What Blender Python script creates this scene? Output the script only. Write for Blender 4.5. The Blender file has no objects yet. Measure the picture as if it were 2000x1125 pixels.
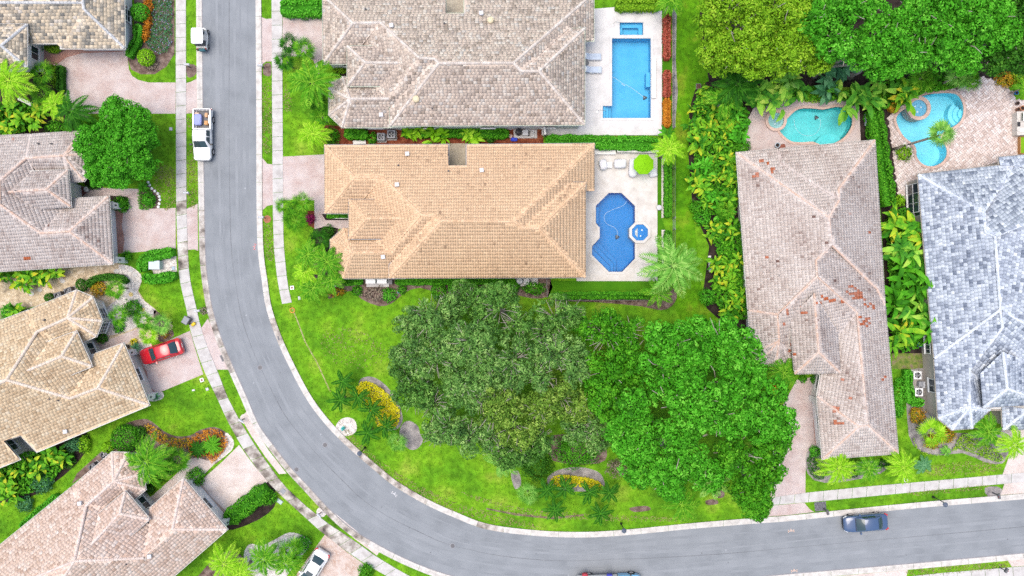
import bpy, bmesh, math, random
import numpy as np
from mathutils import Vector, Matrix, geometry
R = math.radians
S, H = 17.6, 80.0           # photograph pixels per metre on the ground, height of the camera
sc = bpy.context.scene
col = sc.collection

# ------------------------------------------------------------------ camera, sky, sun, exposure
cam_d = bpy.data.cameras.new('camera'); cam = bpy.data.objects.new('camera', cam_d); col.objects.link(cam)
cam.location = (0, 0, H); cam.rotation_euler = (0, 0, 0)
cam_d.sensor_width = 36; cam_d.lens = 36 * H / (2000 / S); cam_d.clip_start = .5; cam_d.clip_end = 2000
sc.camera = cam
SUN_EL, SUN_AZ = R(78), R(-80)       # azimuth measured clockwise from +Y (the top of the photograph)
w = bpy.data.worlds.new('World'); sc.world = w; w.use_nodes = True
nt = w.node_tree; nt.nodes.clear()
sky = nt.nodes.new('ShaderNodeTexSky'); sky.sky_type = 'NISHITA'; sky.sun_disc = False
sky.sun_elevation = SUN_EL; sky.sun_rotation = SUN_AZ; sky.air_density = 1.0; sky.dust_density = 4.0; sky.ozone_density = .6
bg = nt.nodes.new('ShaderNodeBackground'); bg.inputs[1].default_value = .15
wo = nt.nodes.new('ShaderNodeOutputWorld')
nt.links.new(sky.outputs[0], bg.inputs[0]); nt.links.new(bg.outputs[0], wo.inputs[0])
sl = bpy.data.lights.new('sun', 'SUN'); sl.energy = 1.1; sl.angle = R(42); sl.color = (1, .95, .87)
so = bpy.data.objects.new('sun', sl); col.objects.link(so)
sd = Vector((math.sin(SUN_AZ) * math.cos(SUN_EL), math.cos(SUN_AZ) * math.cos(SUN_EL), math.sin(SUN_EL)))
so.rotation_euler = sd.to_track_quat('Z', 'Y').to_euler()
sc.view_settings.view_transform = 'Standard'; sc.view_settings.look = 'None'
sc.view_settings.gamma = 1; sc.view_settings.use_curve_mapping = False
sc.view_settings.exposure = .74
sc.render.engine = 'CYCLES'
sc.cycles.max_bounces = 6; sc.cycles.diffuse_bounces = 3; sc.cycles.transparent_max_bounces = 8
sc.cycles.use_denoising = False

# ------------------------------------------------------------------ points, objects
def P(u, v, z=0.0):
    """Where the pixel (u, v) of the photograph lies at height z."""
    k = (H - z) / H / S
    return Vector(((u - 1000) * k, (562.5 - v) * k, z))
def Ps(pts, z=0.0): return [P(u, v, z) for u, v in pts]
ORG = {}
def empty(name, loc, label=None, cat=None, group=None, rz=0.0, kind=None):
    o = bpy.data.objects.new(name, None); col.objects.link(o)
    o.empty_display_size = .3; o.location = loc; o.rotation_euler.z = rz
    ORG[o.name] = Vector(loc); tag(o, label, cat, group, kind); return o
def tag(o, label=None, cat=None, group=None, kind=None):
    if label: o['label'] = label
    if cat: o['category'] = cat
    if group: o['group'] = group
    if kind: o['kind'] = kind
    return o
def org(p): return ORG.get(p.name, Vector((0, 0, 0))) if p else Vector((0, 0, 0))
def link(name, me, parent=None, local=False):
    o = bpy.data.objects.new(name, me); col.objects.link(o)
    if parent:
        o.parent = parent; ORG[o.name] = org(parent)
    return o
def np_mesh(name, V, F, mats, rnd=None, smooth=False, midx=None):
    """A mesh from arrays; F is one (n, k) array or a list of such arrays; rnd gives each face a value of its own."""
    V = np.asarray(V, dtype=np.float32).reshape(-1, 3)
    Fl = F if isinstance(F, list) else [F]
    Fl = [np.asarray(f, dtype=np.int32) for f in Fl if len(f)]
    me = bpy.data.meshes.new(name)
    loops = np.concatenate([f.ravel() for f in Fl])
    tot = np.concatenate([np.full(len(f), f.shape[1], dtype=np.int32) for f in Fl])
    start = np.concatenate([[0], np.cumsum(tot)[:-1]]).astype(np.int32)
    me.vertices.add(len(V)); me.vertices.foreach_set('co', V.ravel())
    me.loops.add(len(loops)); me.loops.foreach_set('vertex_index', loops)
    me.polygons.add(len(tot)); me.polygons.foreach_set('loop_start', start); me.polygons.foreach_set('loop_total', tot)
    for m in (mats if isinstance(mats, (list, tuple)) else [mats]): me.materials.append(m)
    if midx is not None: me.polygons.foreach_set('material_index', np.asarray(midx, dtype=np.int32))
    if smooth: me.polygons.foreach_set('use_smooth', np.ones(len(tot), dtype=bool))
    if rnd is not None:
        a = me.attributes.new('rnd', 'FLOAT', 'FACE'); a.data.foreach_set('value', np.asarray(rnd, dtype=np.float32))
    me.update(calc_edges=True); return me
class MB:
    """Collects shapes that become ONE mesh object."""
    def __init__(s): s.v = []; s.f = []; s.m = []; s.r = []; s.cm = 0; s.cr = .5
    def add(s, vs, fs):
        o = len(s.v); s.v += [tuple(x) for x in vs]; s.f += [[i + o for i in f] for f in fs]
        s.m += [s.cm] * len(fs); s.r += [s.cr] * len(fs); return s
    def box(s, c, d, rz=0.0, top=1.0, M4=None):
        x, y, z = d[0] / 2, d[1] / 2, d[2] / 2; vs = []
        ca, sa = math.cos(rz), math.sin(rz)
        for k, t in ((-1, 1.0), (1, top)):
            for a, b in ((-1, -1), (1, -1), (1, 1), (-1, 1)):
                px, py = a * x * t, b * y * t
                q = Vector((px * ca - py * sa, px * sa + py * ca, k * z)) + Vector(c)
                vs.append(M4 @ q if M4 else q)
        return s.add(vs, [[3, 2, 1, 0], [4, 5, 6, 7], [0, 1, 5, 4], [1, 2, 6, 5], [2, 3, 7, 6], [3, 0, 4, 7]])
    def tube(s, pts, r, n=8, caps=True):
        pts = [Vector(p) for p in pts]; rs = r if isinstance(r, (list, tuple)) else [r] * len(pts)
        vs, fs = [], []
        for i, p in enumerate(pts):
            t = (pts[min(i + 1, len(pts) - 1)] - pts[max(i - 1, 0)]).normalized()
            a = t.cross(Vector((0, 0, 1)) if abs(t.z) < .95 else Vector((1, 0, 0))).normalized(); b = t.cross(a)
            for k in range(n):
                g = 2 * math.pi * k / n; vs.append(p + (a * math.cos(g) + b * math.sin(g)) * rs[i])
        for i in range(len(pts) - 1):
            for k in range(n): fs.append([i * n + k, i * n + (k + 1) % n, (i + 1) * n + (k + 1) % n, (i + 1) * n + k])
        if caps: fs += [list(range(n))[::-1], [(len(pts) - 1) * n + k for k in range(n)]]
        return s.add(vs, fs)
    def lathe(s, c, prof, n=16, rz=0.0):
        vs, fs = [], []
        for r, z in prof:
            for k in range(n):
                g = 2 * math.pi * k / n + rz; vs.append((c[0] + r * math.cos(g), c[1] + r * math.sin(g), c[2] + z))
        for i in range(len(prof) - 1):
            for k in range(n): fs.append([i * n + k, i * n + (k + 1) % n, (i + 1) * n + (k + 1) % n, (i + 1) * n + k])
        fs += [list(range(n))[::-1], [(len(prof) - 1) * n + k for k in range(n)]]
        return s.add(vs, fs)
    def prism(s, poly, z0, z1):
        n = len(poly); a = sum(poly[i][0] * poly[(i + 1) % n][1] - poly[(i + 1) % n][0] * poly[i][1] for i in range(n))
        q = list(poly) if a > 0 else list(poly)[::-1]
        vs = [(p[0], p[1], z0) for p in q] + [(p[0], p[1], z1) for p in q]
        return s.add(vs, [list(range(n))[::-1], list(range(n, 2 * n))] + [[i, (i + 1) % n, n + (i + 1) % n, n + i] for i in range(n)])
    def mesh(s, name, mats, smooth=False):
        me = bpy.data.meshes.new(name); me.from_pydata(s.v, [], s.f)
        for m in (mats if isinstance(mats, (list, tuple)) else [mats]): me.materials.append(m)
        me.polygons.foreach_set('material_index', s.m)
        if smooth: me.polygons.foreach_set('use_smooth', [True] * len(s.f))
        a = me.attributes.new('rnd', 'FLOAT', 'FACE'); a.data.foreach_set('value', s.r)
        me.update(); return me
    def build(s, name, mats, parent=None, smooth=False, world=True):
        """World coordinates are moved to the parent's origin; local ones (world=False) are kept."""
        o = org(parent)
        if world and o.length > 0: s.v = [(x - o.x, y - o.y, z - o.z) for x, y, z in s.v]
        return link(name, s.mesh(name, mats, smooth), parent)

# ------------------------------------------------------------------ materials
MATS = {}
def mk(name, stops, scale=1.0, attr=False, amp=.25, rough=.85, fine=10.0, famp=.25, spec=.3, trans=0.0, bump=0.0, metal=0.0, coat=0.0, detail=4.0, stretch=None):
    if name in MATS: return MATS[name]
    m = bpy.data.materials.new(name); m.use_nodes = True; t = m.node_tree; N, L = t.nodes, t.links; N.clear()
    out = N.new('ShaderNodeOutputMaterial'); b = N.new('ShaderNodeBsdfPrincipled')
    b.inputs['Roughness'].default_value = rough; b.inputs['Specular IOR Level'].default_value = spec; b.inputs['Metallic'].default_value = metal
    if coat: b.inputs['Coat Weight'].default_value = coat; b.inputs['Coat Roughness'].default_value = .04
    geo = N.new('ShaderNodeNewGeometry'); src = geo.outputs['Position']
    if stretch:
        mp = N.new('ShaderNodeMapping'); mp.inputs['Scale'].default_value = stretch; L.new(src, mp.inputs[0]); src = mp.outputs[0]
    n1 = N.new('ShaderNodeTexNoise'); n1.inputs['Scale'].default_value = scale; n1.inputs['Detail'].default_value = detail; L.new(src, n1.inputs['Vector'])
    ramp = N.new('ShaderNodeValToRGB'); e = ramp.color_ramp.elements
    ps = [s if len(s) == 4 else (s + (1,)) for s in stops]
    lo, hi = (0.0, 1.0) if attr else (.3, .7)
    for i, c in enumerate(ps):
        x = lo + (hi - lo) * (i / max(1, len(ps) - 1))
        el = e[i] if i < 2 else e.new(x)
        el.position = x; el.color = c
    if len(ps) == 1: e[1].color = ps[0]
    fac = n1.outputs['Fac']
    if attr:
        a = N.new('ShaderNodeAttribute'); a.attribute_name = 'rnd'
        m1 = N.new('ShaderNodeMath'); m1.operation = 'MULTIPLY_ADD'; L.new(fac, m1.inputs[0]); m1.inputs[1].default_value = amp * 2; m1.inputs[2].default_value = -amp
        m2 = N.new('ShaderNodeMath'); m2.operation = 'ADD'; m2.use_clamp = True; L.new(a.outputs['Fac'], m2.inputs[0]); L.new(m1.outputs[0], m2.inputs[1]); fac = m2.outputs[0]
    L.new(fac, ramp.inputs[0]); cout = ramp.outputs[0]
    if famp:
        n2 = N.new('ShaderNodeTexNoise'); n2.inputs['Scale'].default_value = fine; n2.inputs['Detail'].default_value = 3; L.new(src, n2.inputs['Vector'])
        mr = N.new('ShaderNodeMapRange'); mr.inputs['From Min'].default_value = .3; mr.inputs['From Max'].default_value = .7
        mr.inputs['To Min'].default_value = 1 - famp; mr.inputs['To Max'].default_value = 1 + famp; L.new(n2.outputs['Fac'], mr.inputs['Value'])
        vm = N.new('ShaderNodeVectorMath'); vm.operation = 'SCALE'; L.new(cout, vm.inputs[0]); L.new(mr.outputs[0], vm.inputs['Scale']); cout = vm.outputs[0]
        if bump:
            bp = N.new('ShaderNodeBump'); bp.inputs['Strength'].default_value = bump; bp.inputs['Distance'].default_value = .03
            L.new(n2.outputs['Fac'], bp.inputs['Height']); L.new(bp.outputs[0], b.inputs['Normal'])
    L.new(cout, b.inputs['Base Color'])
    if trans:
        tr = N.new('ShaderNodeBsdfTranslucent'); L.new(cout, tr.inputs[0]); mx = N.new('ShaderNodeMixShader'); mx.inputs[0].default_value = trans
        L.new(b.outputs[0], mx.inputs[1]); L.new(tr.outputs[0], mx.inputs[2]); L.new(mx.outputs[0], out.inputs[0])
    else: L.new(b.outputs[0], out.inputs[0])
    MATS[name] = m; return m
def plain(name, c, rough=.5, metal=0.0, spec=.5, coat=0.0, famp=.06):
    return mk(name, [c], 1.0, rough=rough, metal=metal, spec=spec, coat=coat, famp=famp, fine=3.0)
def pavers(name, stops, size=(.2, .1), rot=0.0, mortar=(.28, .22, .2), dirt=.35, dscale=.7):
    """Small block paving: brick bond with joints, block to block variation, worn pale patches."""
    if name in MATS: return MATS[name]
    m = bpy.data.materials.new(name); m.use_nodes = True; t = m.node_tree; N, L = t.nodes, t.links; N.clear()
    out = N.new('ShaderNodeOutputMaterial'); b = N.new('ShaderNodeBsdfPrincipled'); b.inputs['Roughness'].default_value = .9; b.inputs['Specular IOR Level'].default_value = .2
    geo = N.new('ShaderNodeNewGeometry'); mp = N.new('ShaderNodeMapping'); mp.inputs['Rotation'].default_value = (0, 0, rot); L.new(geo.outputs['Position'], mp.inputs[0])
    br = N.new('ShaderNodeTexBrick'); L.new(mp.outputs[0], br.inputs['Vector']); br.inputs['Scale'].default_value = 1
    br.inputs['Brick Width'].default_value = size[0]; br.inputs['Row Height'].default_value = size[1]; br.inputs['Mortar Size'].default_value = .007
    br.inputs['Color1'].default_value = stops[0] + (1,); br.inputs['Color2'].default_value = stops[1] + (1,); br.inputs['Mortar'].default_value = mortar + (1,)
    n = N.new('ShaderNodeTexNoise'); n.inputs['Scale'].default_value = dscale; n.inputs['Detail'].default_value = 6; L.new(geo.outputs['Position'], n.inputs['Vector'])
    mr = N.new('ShaderNodeMapRange'); mr.inputs['From Min'].default_value = .35; mr.inputs['From Max'].default_value = .65; mr.inputs['To Max'].default_value = dirt * 2; L.new(n.outputs['Fac'], mr.inputs['Value'])
    mx = N.new('ShaderNodeMix'); mx.data_type = 'RGBA'; L.new(mr.outputs[0], mx.inputs['Factor']); L.new(br.outputs['Color'], mx.inputs[6]); mx.inputs[7].default_value = stops[2] + (1,)
    L.new(mx.outputs[2], b.inputs['Base Color'])
    bp = N.new('ShaderNodeBump'); bp.inputs['Strength'].default_value = .4; bp.inputs['Distance'].default_value = .01; bp.invert = True
    L.new(br.outputs['Fac'], bp.inputs['Height']); L.new(bp.outputs[0], b.inputs['Normal'])
    L.new(b.outputs[0], out.inputs[0]); MATS[name] = m; return m
def water(name, tint, ripple=1.5):
    if name in MATS: return MATS[name]
    m = bpy.data.materials.new(name); m.use_nodes = True; t = m.node_tree; N, L = t.nodes, t.links; N.clear()
    out = N.new('ShaderNodeOutputMaterial'); tr = N.new('ShaderNodeBsdfTransparent'); tr.inputs[0].default_value = tint + (1,)
    gl = N.new('ShaderNodeBsdfGlossy'); gl.inputs['Roughness'].default_value = .22
    fr = N.new('ShaderNodeFresnel'); fr.inputs[0].default_value = 1.26
    geo = N.new('ShaderNodeNewGeometry'); n = N.new('ShaderNodeTexNoise'); n.inputs['Scale'].default_value = ripple; L.new(geo.outputs['Position'], n.inputs['Vector'])
    bp = N.new('ShaderNodeBump'); bp.inputs['Strength'].default_value = .05; bp.inputs['Distance'].default_value = .1; L.new(n.outputs['Fac'], bp.inputs['Height'])
    L.new(bp.outputs[0], gl.inputs['Normal']); L.new(bp.outputs[0], fr.inputs['Normal'])
    mx = N.new('ShaderNodeMixShader'); L.new(fr.outputs[0], mx.inputs[0]); L.new(tr.outputs[0], mx.inputs[1]); L.new(gl.outputs[0], mx.inputs[2]); L.new(mx.outputs[0], out.inputs[0])
    MATS[name] = m; return m
FOL = {
 'bright': [(.03, .16, .008), (.078, .40, .016), (.21, .62, .06)],
 'yellowgreen': [(.07, .19, .006), (.20, .43, .014), (.42, .62, .05)],
 'mid': [(.024, .13, .006), (.066, .31, .010), (.18, .50, .03)],
 'dark': [(.016, .08, .006), (.042, .17, .012), (.10, .29, .03)],
 'olive': [(.045, .125, .03), (.135, .32, .06), (.37, .57, .17)],
 'greyolive': [(.035, .11, .02), (.10, .27, .04), (.28, .51, .11)],
 'oliveyellow': [(.055, .13, .018), (.16, .32, .035), (.40, .56, .11)],
 'bluegreen': [(.025, .10, .045), (.07, .24, .09), (.19, .42, .20)],
 'lime': [(.08, .25, .006), (.22, .52, .010), (.46, .72, .06)],
 'palm': [(.018, .10, .004), (.075, .29, .008), (.28, .56, .04)],
 'darkpalm': [(.007, .05, .003), (.020, .12, .005), (.075, .29, .018)],
 'pale': [(.05, .19, .02), (.15, .41, .05), (.38, .63, .15)],
 'dry': [(.14, .20, .02), (.30, .32, .08), (.40, .34, .18), (.24, .17, .10)],
 'yellow': [(.42, .44, .008), (.74, .68, .012), (.84, .80, .06)],
 'orange': [(.28, .10, .01), (.62, .22, .02), (.72, .42, .04)],
 'red': [(.12, .04, .015), (.48, .09, .06), (.66, .30, .20)],
 'croton': [(.06, .17, .008), (.34, .30, .015), (.68, .34, .03), (.48, .12, .02)],
 'heliconia': [(.015, .10, .006), (.06, .27, .012), (.17, .45, .02), (.46, .56, .03), (.74, .36, .03)],
 'banana': [(.025, .15, .015), (.10, .36, .025), (.30, .58, .06), (.58, .64, .12)],
 'magenta': [(.10, .015, .03), (.35, .02, .12), (.45, .08, .2)],
 'flower': [(.015, .08, .025), (.03, .17, .04), (.08, .24, .08), (.42, .34, .68)],
 'twig': [(.16, .12, .10), (.30, .24, .19), (.40, .36, .24)],
}
def fol(k):
    if k == 'lawn_blades': return mk('foliage_lawn_blades', [(.05, .19, .004), (.13, .34, .006), (.25, .44, .02)], .35, attr=True, amp=.3, rough=.7, famp=0, trans=.2)
    return mk('foliage_' + k, FOL[k], .9, attr=True, amp=.16, rough=.65, famp=0, spec=.12, trans=.18)
M_lawn = mk('lawn', [(.055, .16, .008), (.098, .262, .010), (.14, .315, .012), (.235, .35, .034)], .28, rough=.9, fine=1.6, famp=.3, spec=.1, bump=.8, detail=8)
M_lawnd = mk('dark_lawn', [(.035, .14, .004), (.07, .22, .005), (.10, .27, .006), (.20, .27, .02)], .3, rough=.9, fine=1.8, famp=.28, spec=.1, bump=.8, detail=8)  # grass of a darker green than the main lawn
M_turf = mk('turf', [(.045, .17, .006), (.07, .21, .008)], .6, rough=.95, fine=14, famp=.2, spec=.1, bump=.5)
M_mulch = mk('mulch', [(.07, .045, .035), (.17, .12, .10), (.26, .20, .17)], 1.6, rough=.95, fine=14, famp=.5, spec=.1, bump=1, detail=8)
M_redmulch = mk('red_mulch', [(.10, .022, .012), (.20, .055, .028), (.27, .10, .05)], 1.6, rough=.95, fine=14, famp=.45, spec=.1, bump=1, detail=8)
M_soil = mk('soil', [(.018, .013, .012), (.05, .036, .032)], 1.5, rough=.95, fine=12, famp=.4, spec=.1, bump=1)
M_bed = mk('grey_bed', [(.13, .12, .12), (.27, .25, .24), (.38, .35, .33)], 1.2, rough=.95, fine=12, famp=.35, spec=.1, bump=1)
M_gravel = mk('white_gravel', [(.36, .33, .31), (.58, .54, .50), (.70, .67, .63)], 3, rough=.95, fine=11, famp=.35, spec=.2, bump=1)
M_tangravel = mk('tan_gravel', [(.32, .25, .17), (.50, .40, .27), (.62, .54, .42)], 2, rough=.95, fine=11, famp=.35, spec=.2, bump=1)
M_darkgravel = mk('dark_gravel', [(.06, .06, .07), (.2, .2, .22)], 6, rough=.9, fine=14, famp=.4, bump=1)
M_asphalt = mk('asphalt', [(.192, .208, .224), (.228, .246, .264), (.256, .274, .292)], .45, rough=.9, fine=16, famp=.09, spec=.2, detail=7, bump=.2)
M_conc = mk('concrete', [(.40, .38, .365), (.49, .475, .46), (.54, .53, .515)], 1.3, rough=.9, fine=8, famp=.07, spec=.2)
M_concst = mk('stained_concrete', [(.045, .042, .04), (.22, .19, .165), (.46, .43, .39), (.58, .56, .53)], .8, rough=.9, fine=6, famp=.2, spec=.2, detail=8)
M_kerb = mk('kerb', [(.42, .40, .37), (.54, .515, .48), (.60, .58, .545)], 1.6, rough=.9, fine=8, famp=.08, spec=.2)
M_kerbst = mk('stained_kerb', [(.12, .10, .085), (.40, .36, .32), (.58, .55, .51)], 1.0, rough=.9, fine=8, famp=.15, spec=.2, detail=8)
M_trav = mk('travertine', [(.49, .455, .415), (.57, .54, .50), (.60, .585, .56)], .9, rough=.75, fine=4, famp=.06, spec=.3)
M_travw = mk('white_travertine', [(.52, .51, .50), (.59, .58, .57), (.62, .61, .60)], .9, rough=.75, fine=4, famp=.05, spec=.3)
M_coping = mk('pink_coping', [(.48, .33, .27), (.60, .45, .38)], 2, rough=.8, fine=8, famp=.15)
PINK = [(.45, .34, .315), (.52, .425, .40), (.56, .505, .49)]
M_drive = pavers('pink_pavers', PINK, (.22, .11), 0)
M_driver = pavers('pink_pavers_turned', PINK, (.22, .11), R(20.7))
M_drivef = pavers('cream_pavers', [(.52, .43, .38), (.60, .52, .48), (.66, .61, .58)], (.22, .11), R(36))
M_redpav = pavers('red_pavers', [(.30, .12, .085), (.40, .19, .14), (.46, .29, .25)], (.22, .11), 0)
M_redpavr = pavers('red_pavers_turned', [(.30, .12, .085), (.40, .19, .14), (.46, .29, .25)], (.22, .11), R(20.7))
M_wall = mk('stucco', [(.56, .53, .48), (.62, .59, .545)], .6, rough=.9, fine=14, famp=.06, spec=.2)
M_wallw = mk('white_stucco', [(.68, .67, .66), (.74, .73, .72)], .6, rough=.9, fine=14, famp=.05, spec=.2)
M_wallt = mk('tan_stucco', [(.42, .38, .33), (.48, .44, .39)], .6, rough=.9, fine=14, famp=.05, spec=.2)
M_white = plain('white_paint', (.76, .76, .75), .35)
M_trim = plain('white_trim', (.66, .65, .62), .5)
M_bronze = plain('bronze_trim', (.10, .10, .10), .4)
M_glass = plain('window_glass', (.03, .045, .055), .06, spec=.8)
M_carglass = plain('car_glass', (.02, .05, .06), .05, spec=.8, famp=0)
M_black = plain('black', (.02, .02, .022), .5)
M_darkgrey = plain('dark_grey', (.09, .09, .10), .5)
M_grey = plain('grey_metal', (.26, .27, .29), .6, .0, .3)
M_lightgrey = plain('light_grey', (.5, .51, .53), .5)
M_rubber = plain('rubber', (.025, .025, .027), .8, spec=.2)
M_rim = plain('alloy', (.5, .5, .52), .25, .9)
M_chrome = plain('chrome', (.7, .7, .7), .15, 1)
M_redlamp = plain('red_lens', (.50, .015, .02), .45, spec=.25)
M_headlamp = plain('clear_lens', (.75, .78, .8), .1)
M_bark = mk('bark', [(.13, .10, .08), (.28, .23, .19)], 3, rough=.95, fine=16, famp=.3, bump=.6)
M_palebark = mk('pale_bark', [(.24, .21, .18), (.42, .38, .34)], 3, rough=.95, fine=16, famp=.3, bump=.6)
M_palmtrunk = mk('palm_trunk', [(.20, .16, .12), (.38, .33, .27)], 5, rough=.95, fine=16, famp=.3, bump=.8, stretch=(1, 1, 6))

# ------------------------------------------------------------------ 2D tools
def smooth(pts, n=6, closed=True):
    """Catmull-Rom through pixel points."""
    out = []; m = len(pts); rng = range(m) if closed else range(m - 1)
    for i in rng:
        if closed: p0, p1, p2, p3 = pts[i - 1], pts[i], pts[(i + 1) % m], pts[(i + 2) % m]
        else: p0, p1, p2, p3 = pts[max(i - 1, 0)], pts[i], pts[i + 1], pts[min(i + 2, m - 1)]
        for k in range(n):
            t = k / n
            out.append(tuple(.5 * (2 * p1[j] + (p2[j] - p0[j]) * t + (2 * p0[j] - 5 * p1[j] + 4 * p2[j] - p3[j]) * t * t + (3 * p1[j] - p0[j] - 3 * p2[j] + p3[j]) * t ** 3) for j in (0, 1)))
    if not closed: out.append(tuple(pts[-1]))
    return out
def circle(u, v, r, n=24, sq=1.0): return [(u + r * math.cos(2 * math.pi * k / n), v + sq * r * math.sin(2 * math.pi * k / n)) for k in range(n)]
def inside(Q, poly):
    """Which points of Q (n, 2) lie inside the polygon."""
    Q = np.asarray(Q); x, y = Q[:, 0], Q[:, 1]; c = np.zeros(len(Q), bool); n = len(poly)
    for i in range(n):
        x0, y0 = poly[i][:2]; x1, y1 = poly[(i + 1) % n][:2]
        if y0 == y1: continue
        k = (y0 > y) != (y1 > y)
        c ^= k & (x < (x1 - x0) * (y - y0) / (y1 - y0) + x0)
    return c
def area(poly): return .5 * sum(poly[i][0] * poly[(i + 1) % len(poly)][1] - poly[(i + 1) % len(poly)][0] * poly[i][1] for i in range(len(poly)))
def ccw(poly): return list(poly) if area(poly) > 0 else list(poly)[::-1]
def clip(subj, s0, s1, t0, t1):
    """Polygon clipped to a rectangle."""
    for ax, lim, keep in ((0, s0, 1), (0, s1, -1), (1, t0, 1), (1, t1, -1)):
        out = []; n = len(subj)
        for i in range(n):
            a, b = subj[i], subj[(i + 1) % n]; da, db = (a[ax] - lim) * keep, (b[ax] - lim) * keep
            if da >= 0: out.append(a)
            if (da >= 0) != (db >= 0):
                k = da / (da - db); out.append((a[0] + (b[0] - a[0]) * k, a[1] + (b[1] - a[1]) * k))
        subj = out
        if len(subj) < 3: return []
    return subj
def inset(poly, d):
    q = ccw([(p[0], p[1]) for p in poly]); n = len(q); out = []
    for i in range(n):
        p0, p1, p2 = Vector(q[i - 1]), Vector(q[i]), Vector(q[(i + 1) % n])
        a = (p1 - p0).normalized(); b = (p2 - p1).normalized()
        na, nb = Vector((-a.y, a.x)), Vector((-b.y, b.x)); h = (na + nb)
        h = h.normalized() if h.length > 1e-4 else na
        k = d / max(.35, h.dot(na)); out.append((p1.x + h.x * k, p1.y + h.y * k))
    return out
HARD = []        # paved or planted outlines in pixels, where no lawn grass grows
def patch(name, pts, z, mat, holes=(), curve=0, kind='structure', parent=None, thick=0.0, hard=True):
    """A sheet of ground cut to an outline, with holes where pools are."""
    pts = smooth(pts, curve) if curve else list(pts)
    if hard: HARD.append(pts)
    loops = [[Vector((p.x, p.y, 0)) for p in Ps(pts, z)]] + [[Vector((p.x, p.y, 0)) for p in Ps(h, z)] for h in holes]
    tri = geometry.tessellate_polygon(loops); vs = [v for l in loops for v in l]
    b = MB(); fs = []
    for t in tri:
        a = area([vs[i] for i in t]); fs.append(list(t) if a > 0 else list(t)[::-1])
    b.add([(v.x, v.y, z) for v in vs], fs)
    if thick:
        for l in loops:
            n = len(l); b.add([(v.x, v.y, z) for v in l] + [(v.x, v.y, z - thick) for v in l], [[i, (i + 1) % n, n + (i + 1) % n, n + i] for i in range(n)])
    o = b.build(name, mat, parent)
    if kind and not parent: o['kind'] = kind
    return o
# ------------------------------------------------------------------ road, kerbs, pavements
ROAD_OUT = [(392, -400), (393, -200), (394, 0), (395, 150), (397, 300), (399, 420), (401, 505), (407, 560), (415, 605), (432, 661), (453, 712), (478, 768), (505, 830), (533, 869), (566, 912), (603, 952), (640, 992), (683, 1031), (723, 1056), (769, 1081), (815, 1102), (861, 1119), (930, 1136), (1030, 1149), (1150, 1154), (1300, 1146), (1505, 1125), (1760, 1103), (2000, 1081), (2200, 1062), (2600, 1022)]
ROAD_IN = [(494, -400), (497, -200), (499, 0), (500, 150), (500.5, 260), (501, 411), (504, 496), (511, 547), (519, 600), (537, 655), (560, 707), (598, 779), (638, 832), (682, 876), (733, 920), (769, 949), (830, 985), (890, 1012), (950, 1034), (1039, 1046), (1128, 1050), (1217, 1046), (1350, 1033), (1483, 1022), (1550, 1017), (1775, 994), (2000, 975), (2200, 956), (2600, 916)]
ro = smooth(ROAD_OUT, 5, False); ri = smooth(ROAD_IN, 5, False)
def resample(pts, step):
    out = [pts[0]]; acc = 0
    for a, b in zip(pts, pts[1:]):
        d = math.dist(a, b); t = step - acc
        while t <= d:
            out.append((a[0] + (b[0] - a[0]) * t / d, a[1] + (b[1] - a[1]) * t / d)); t += step
        acc = d - (t - step)
    return out
def offset(pts, d):
    out = []
    for i, p in enumerate(pts):
        a, b = pts[max(i - 1, 0)], pts[min(i + 1, len(pts) - 1)]; l = math.dist(a, b)
        out.append((p[0] - (b[1] - a[1]) / l * d, p[1] + (b[0] - a[0]) / l * d))
    return out
road = patch('road', ro + ri[::-1], .012, M_asphalt)
patch('road_gutter', offset(ro, 1.2) + offset(ro, -2)[::-1], .016, mk('road_edge_dirt', [(.20, .20, .215), (.27, .27, .285)], 1, rough=.9, fine=9, famp=.2), hard=False)
# faint wheel tracks, seams and oil drips along the lanes
tr = [mk('worn_asphalt', [(.205, .222, .239), (.24, .258, .277)], .5, rough=.9, fine=16, famp=.10, spec=.2, detail=7), mk('pale_asphalt', [(.222, .24, .257), (.262, .28, .30)], .5, rough=.9, fine=16, famp=.10, spec=.2, detail=7), mk('crack_filler', [(.12, .13, .14), (.19, .20, .215)], 1.5, rough=.8)]
nr = min(len(ro), len(ri)); cen = [((ro[int(i * (len(ro) - 1) / 159)][0], ro[int(i * (len(ro) - 1) / 159)][1]), (ri[int(i * (len(ri) - 1) / 159)][0], ri[int(i * (len(ri) - 1) / 159)][1])) for i in range(160)]
for k, (f, wd, m_) in enumerate(((.16, .03, 0), (.29, .045, 1), (.38, .02, 0), (.5, .006, 2), (.62, .03, 1), (.71, .022, 0), (.84, .03, 0))):
    a_ = []; b_ = []
    for i, (p, q) in enumerate(cen):
        g = f + .012 * math.sin(i * .21 + k * 2); w2 = wd * (.7 + .3 * math.sin(i * .37 + k))
        a_.append((p[0] + (q[0] - p[0]) * (g - w2), p[1] + (q[1] - p[1]) * (g - w2))); b_.append((p[0] + (q[0] - p[0]) * (g + w2), p[1] + (q[1] - p[1]) * (g + w2)))
    patch('road_wear', a_ + b_[::-1], .0165, tr[m_], hard=False)
rs_ = random.Random(3)
for i in range(46):
    p, q = cen[rs_.randrange(20, 150)]; f = rs_.uniform(.1, .9); u, v = p[0] + (q[0] - p[0]) * f, p[1] + (q[1] - p[1]) * f; r_ = rs_.uniform(.5, 1.7)
    patch('oil_spot' if i % 3 else 'pale_scuff', [(u + r_ * rs_.uniform(.6, 1.2) * math.cos(g * .9), v + r_ * rs_.uniform(.6, 1.2) * math.sin(g * .9)) for g in range(7)], .0205, tr[2] if i % 3 else mk('scuff', [(.34, .36, .385)], 1), hard=False)
kb = empty('kerb', (0, 0, 0), kind='structure')
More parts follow.
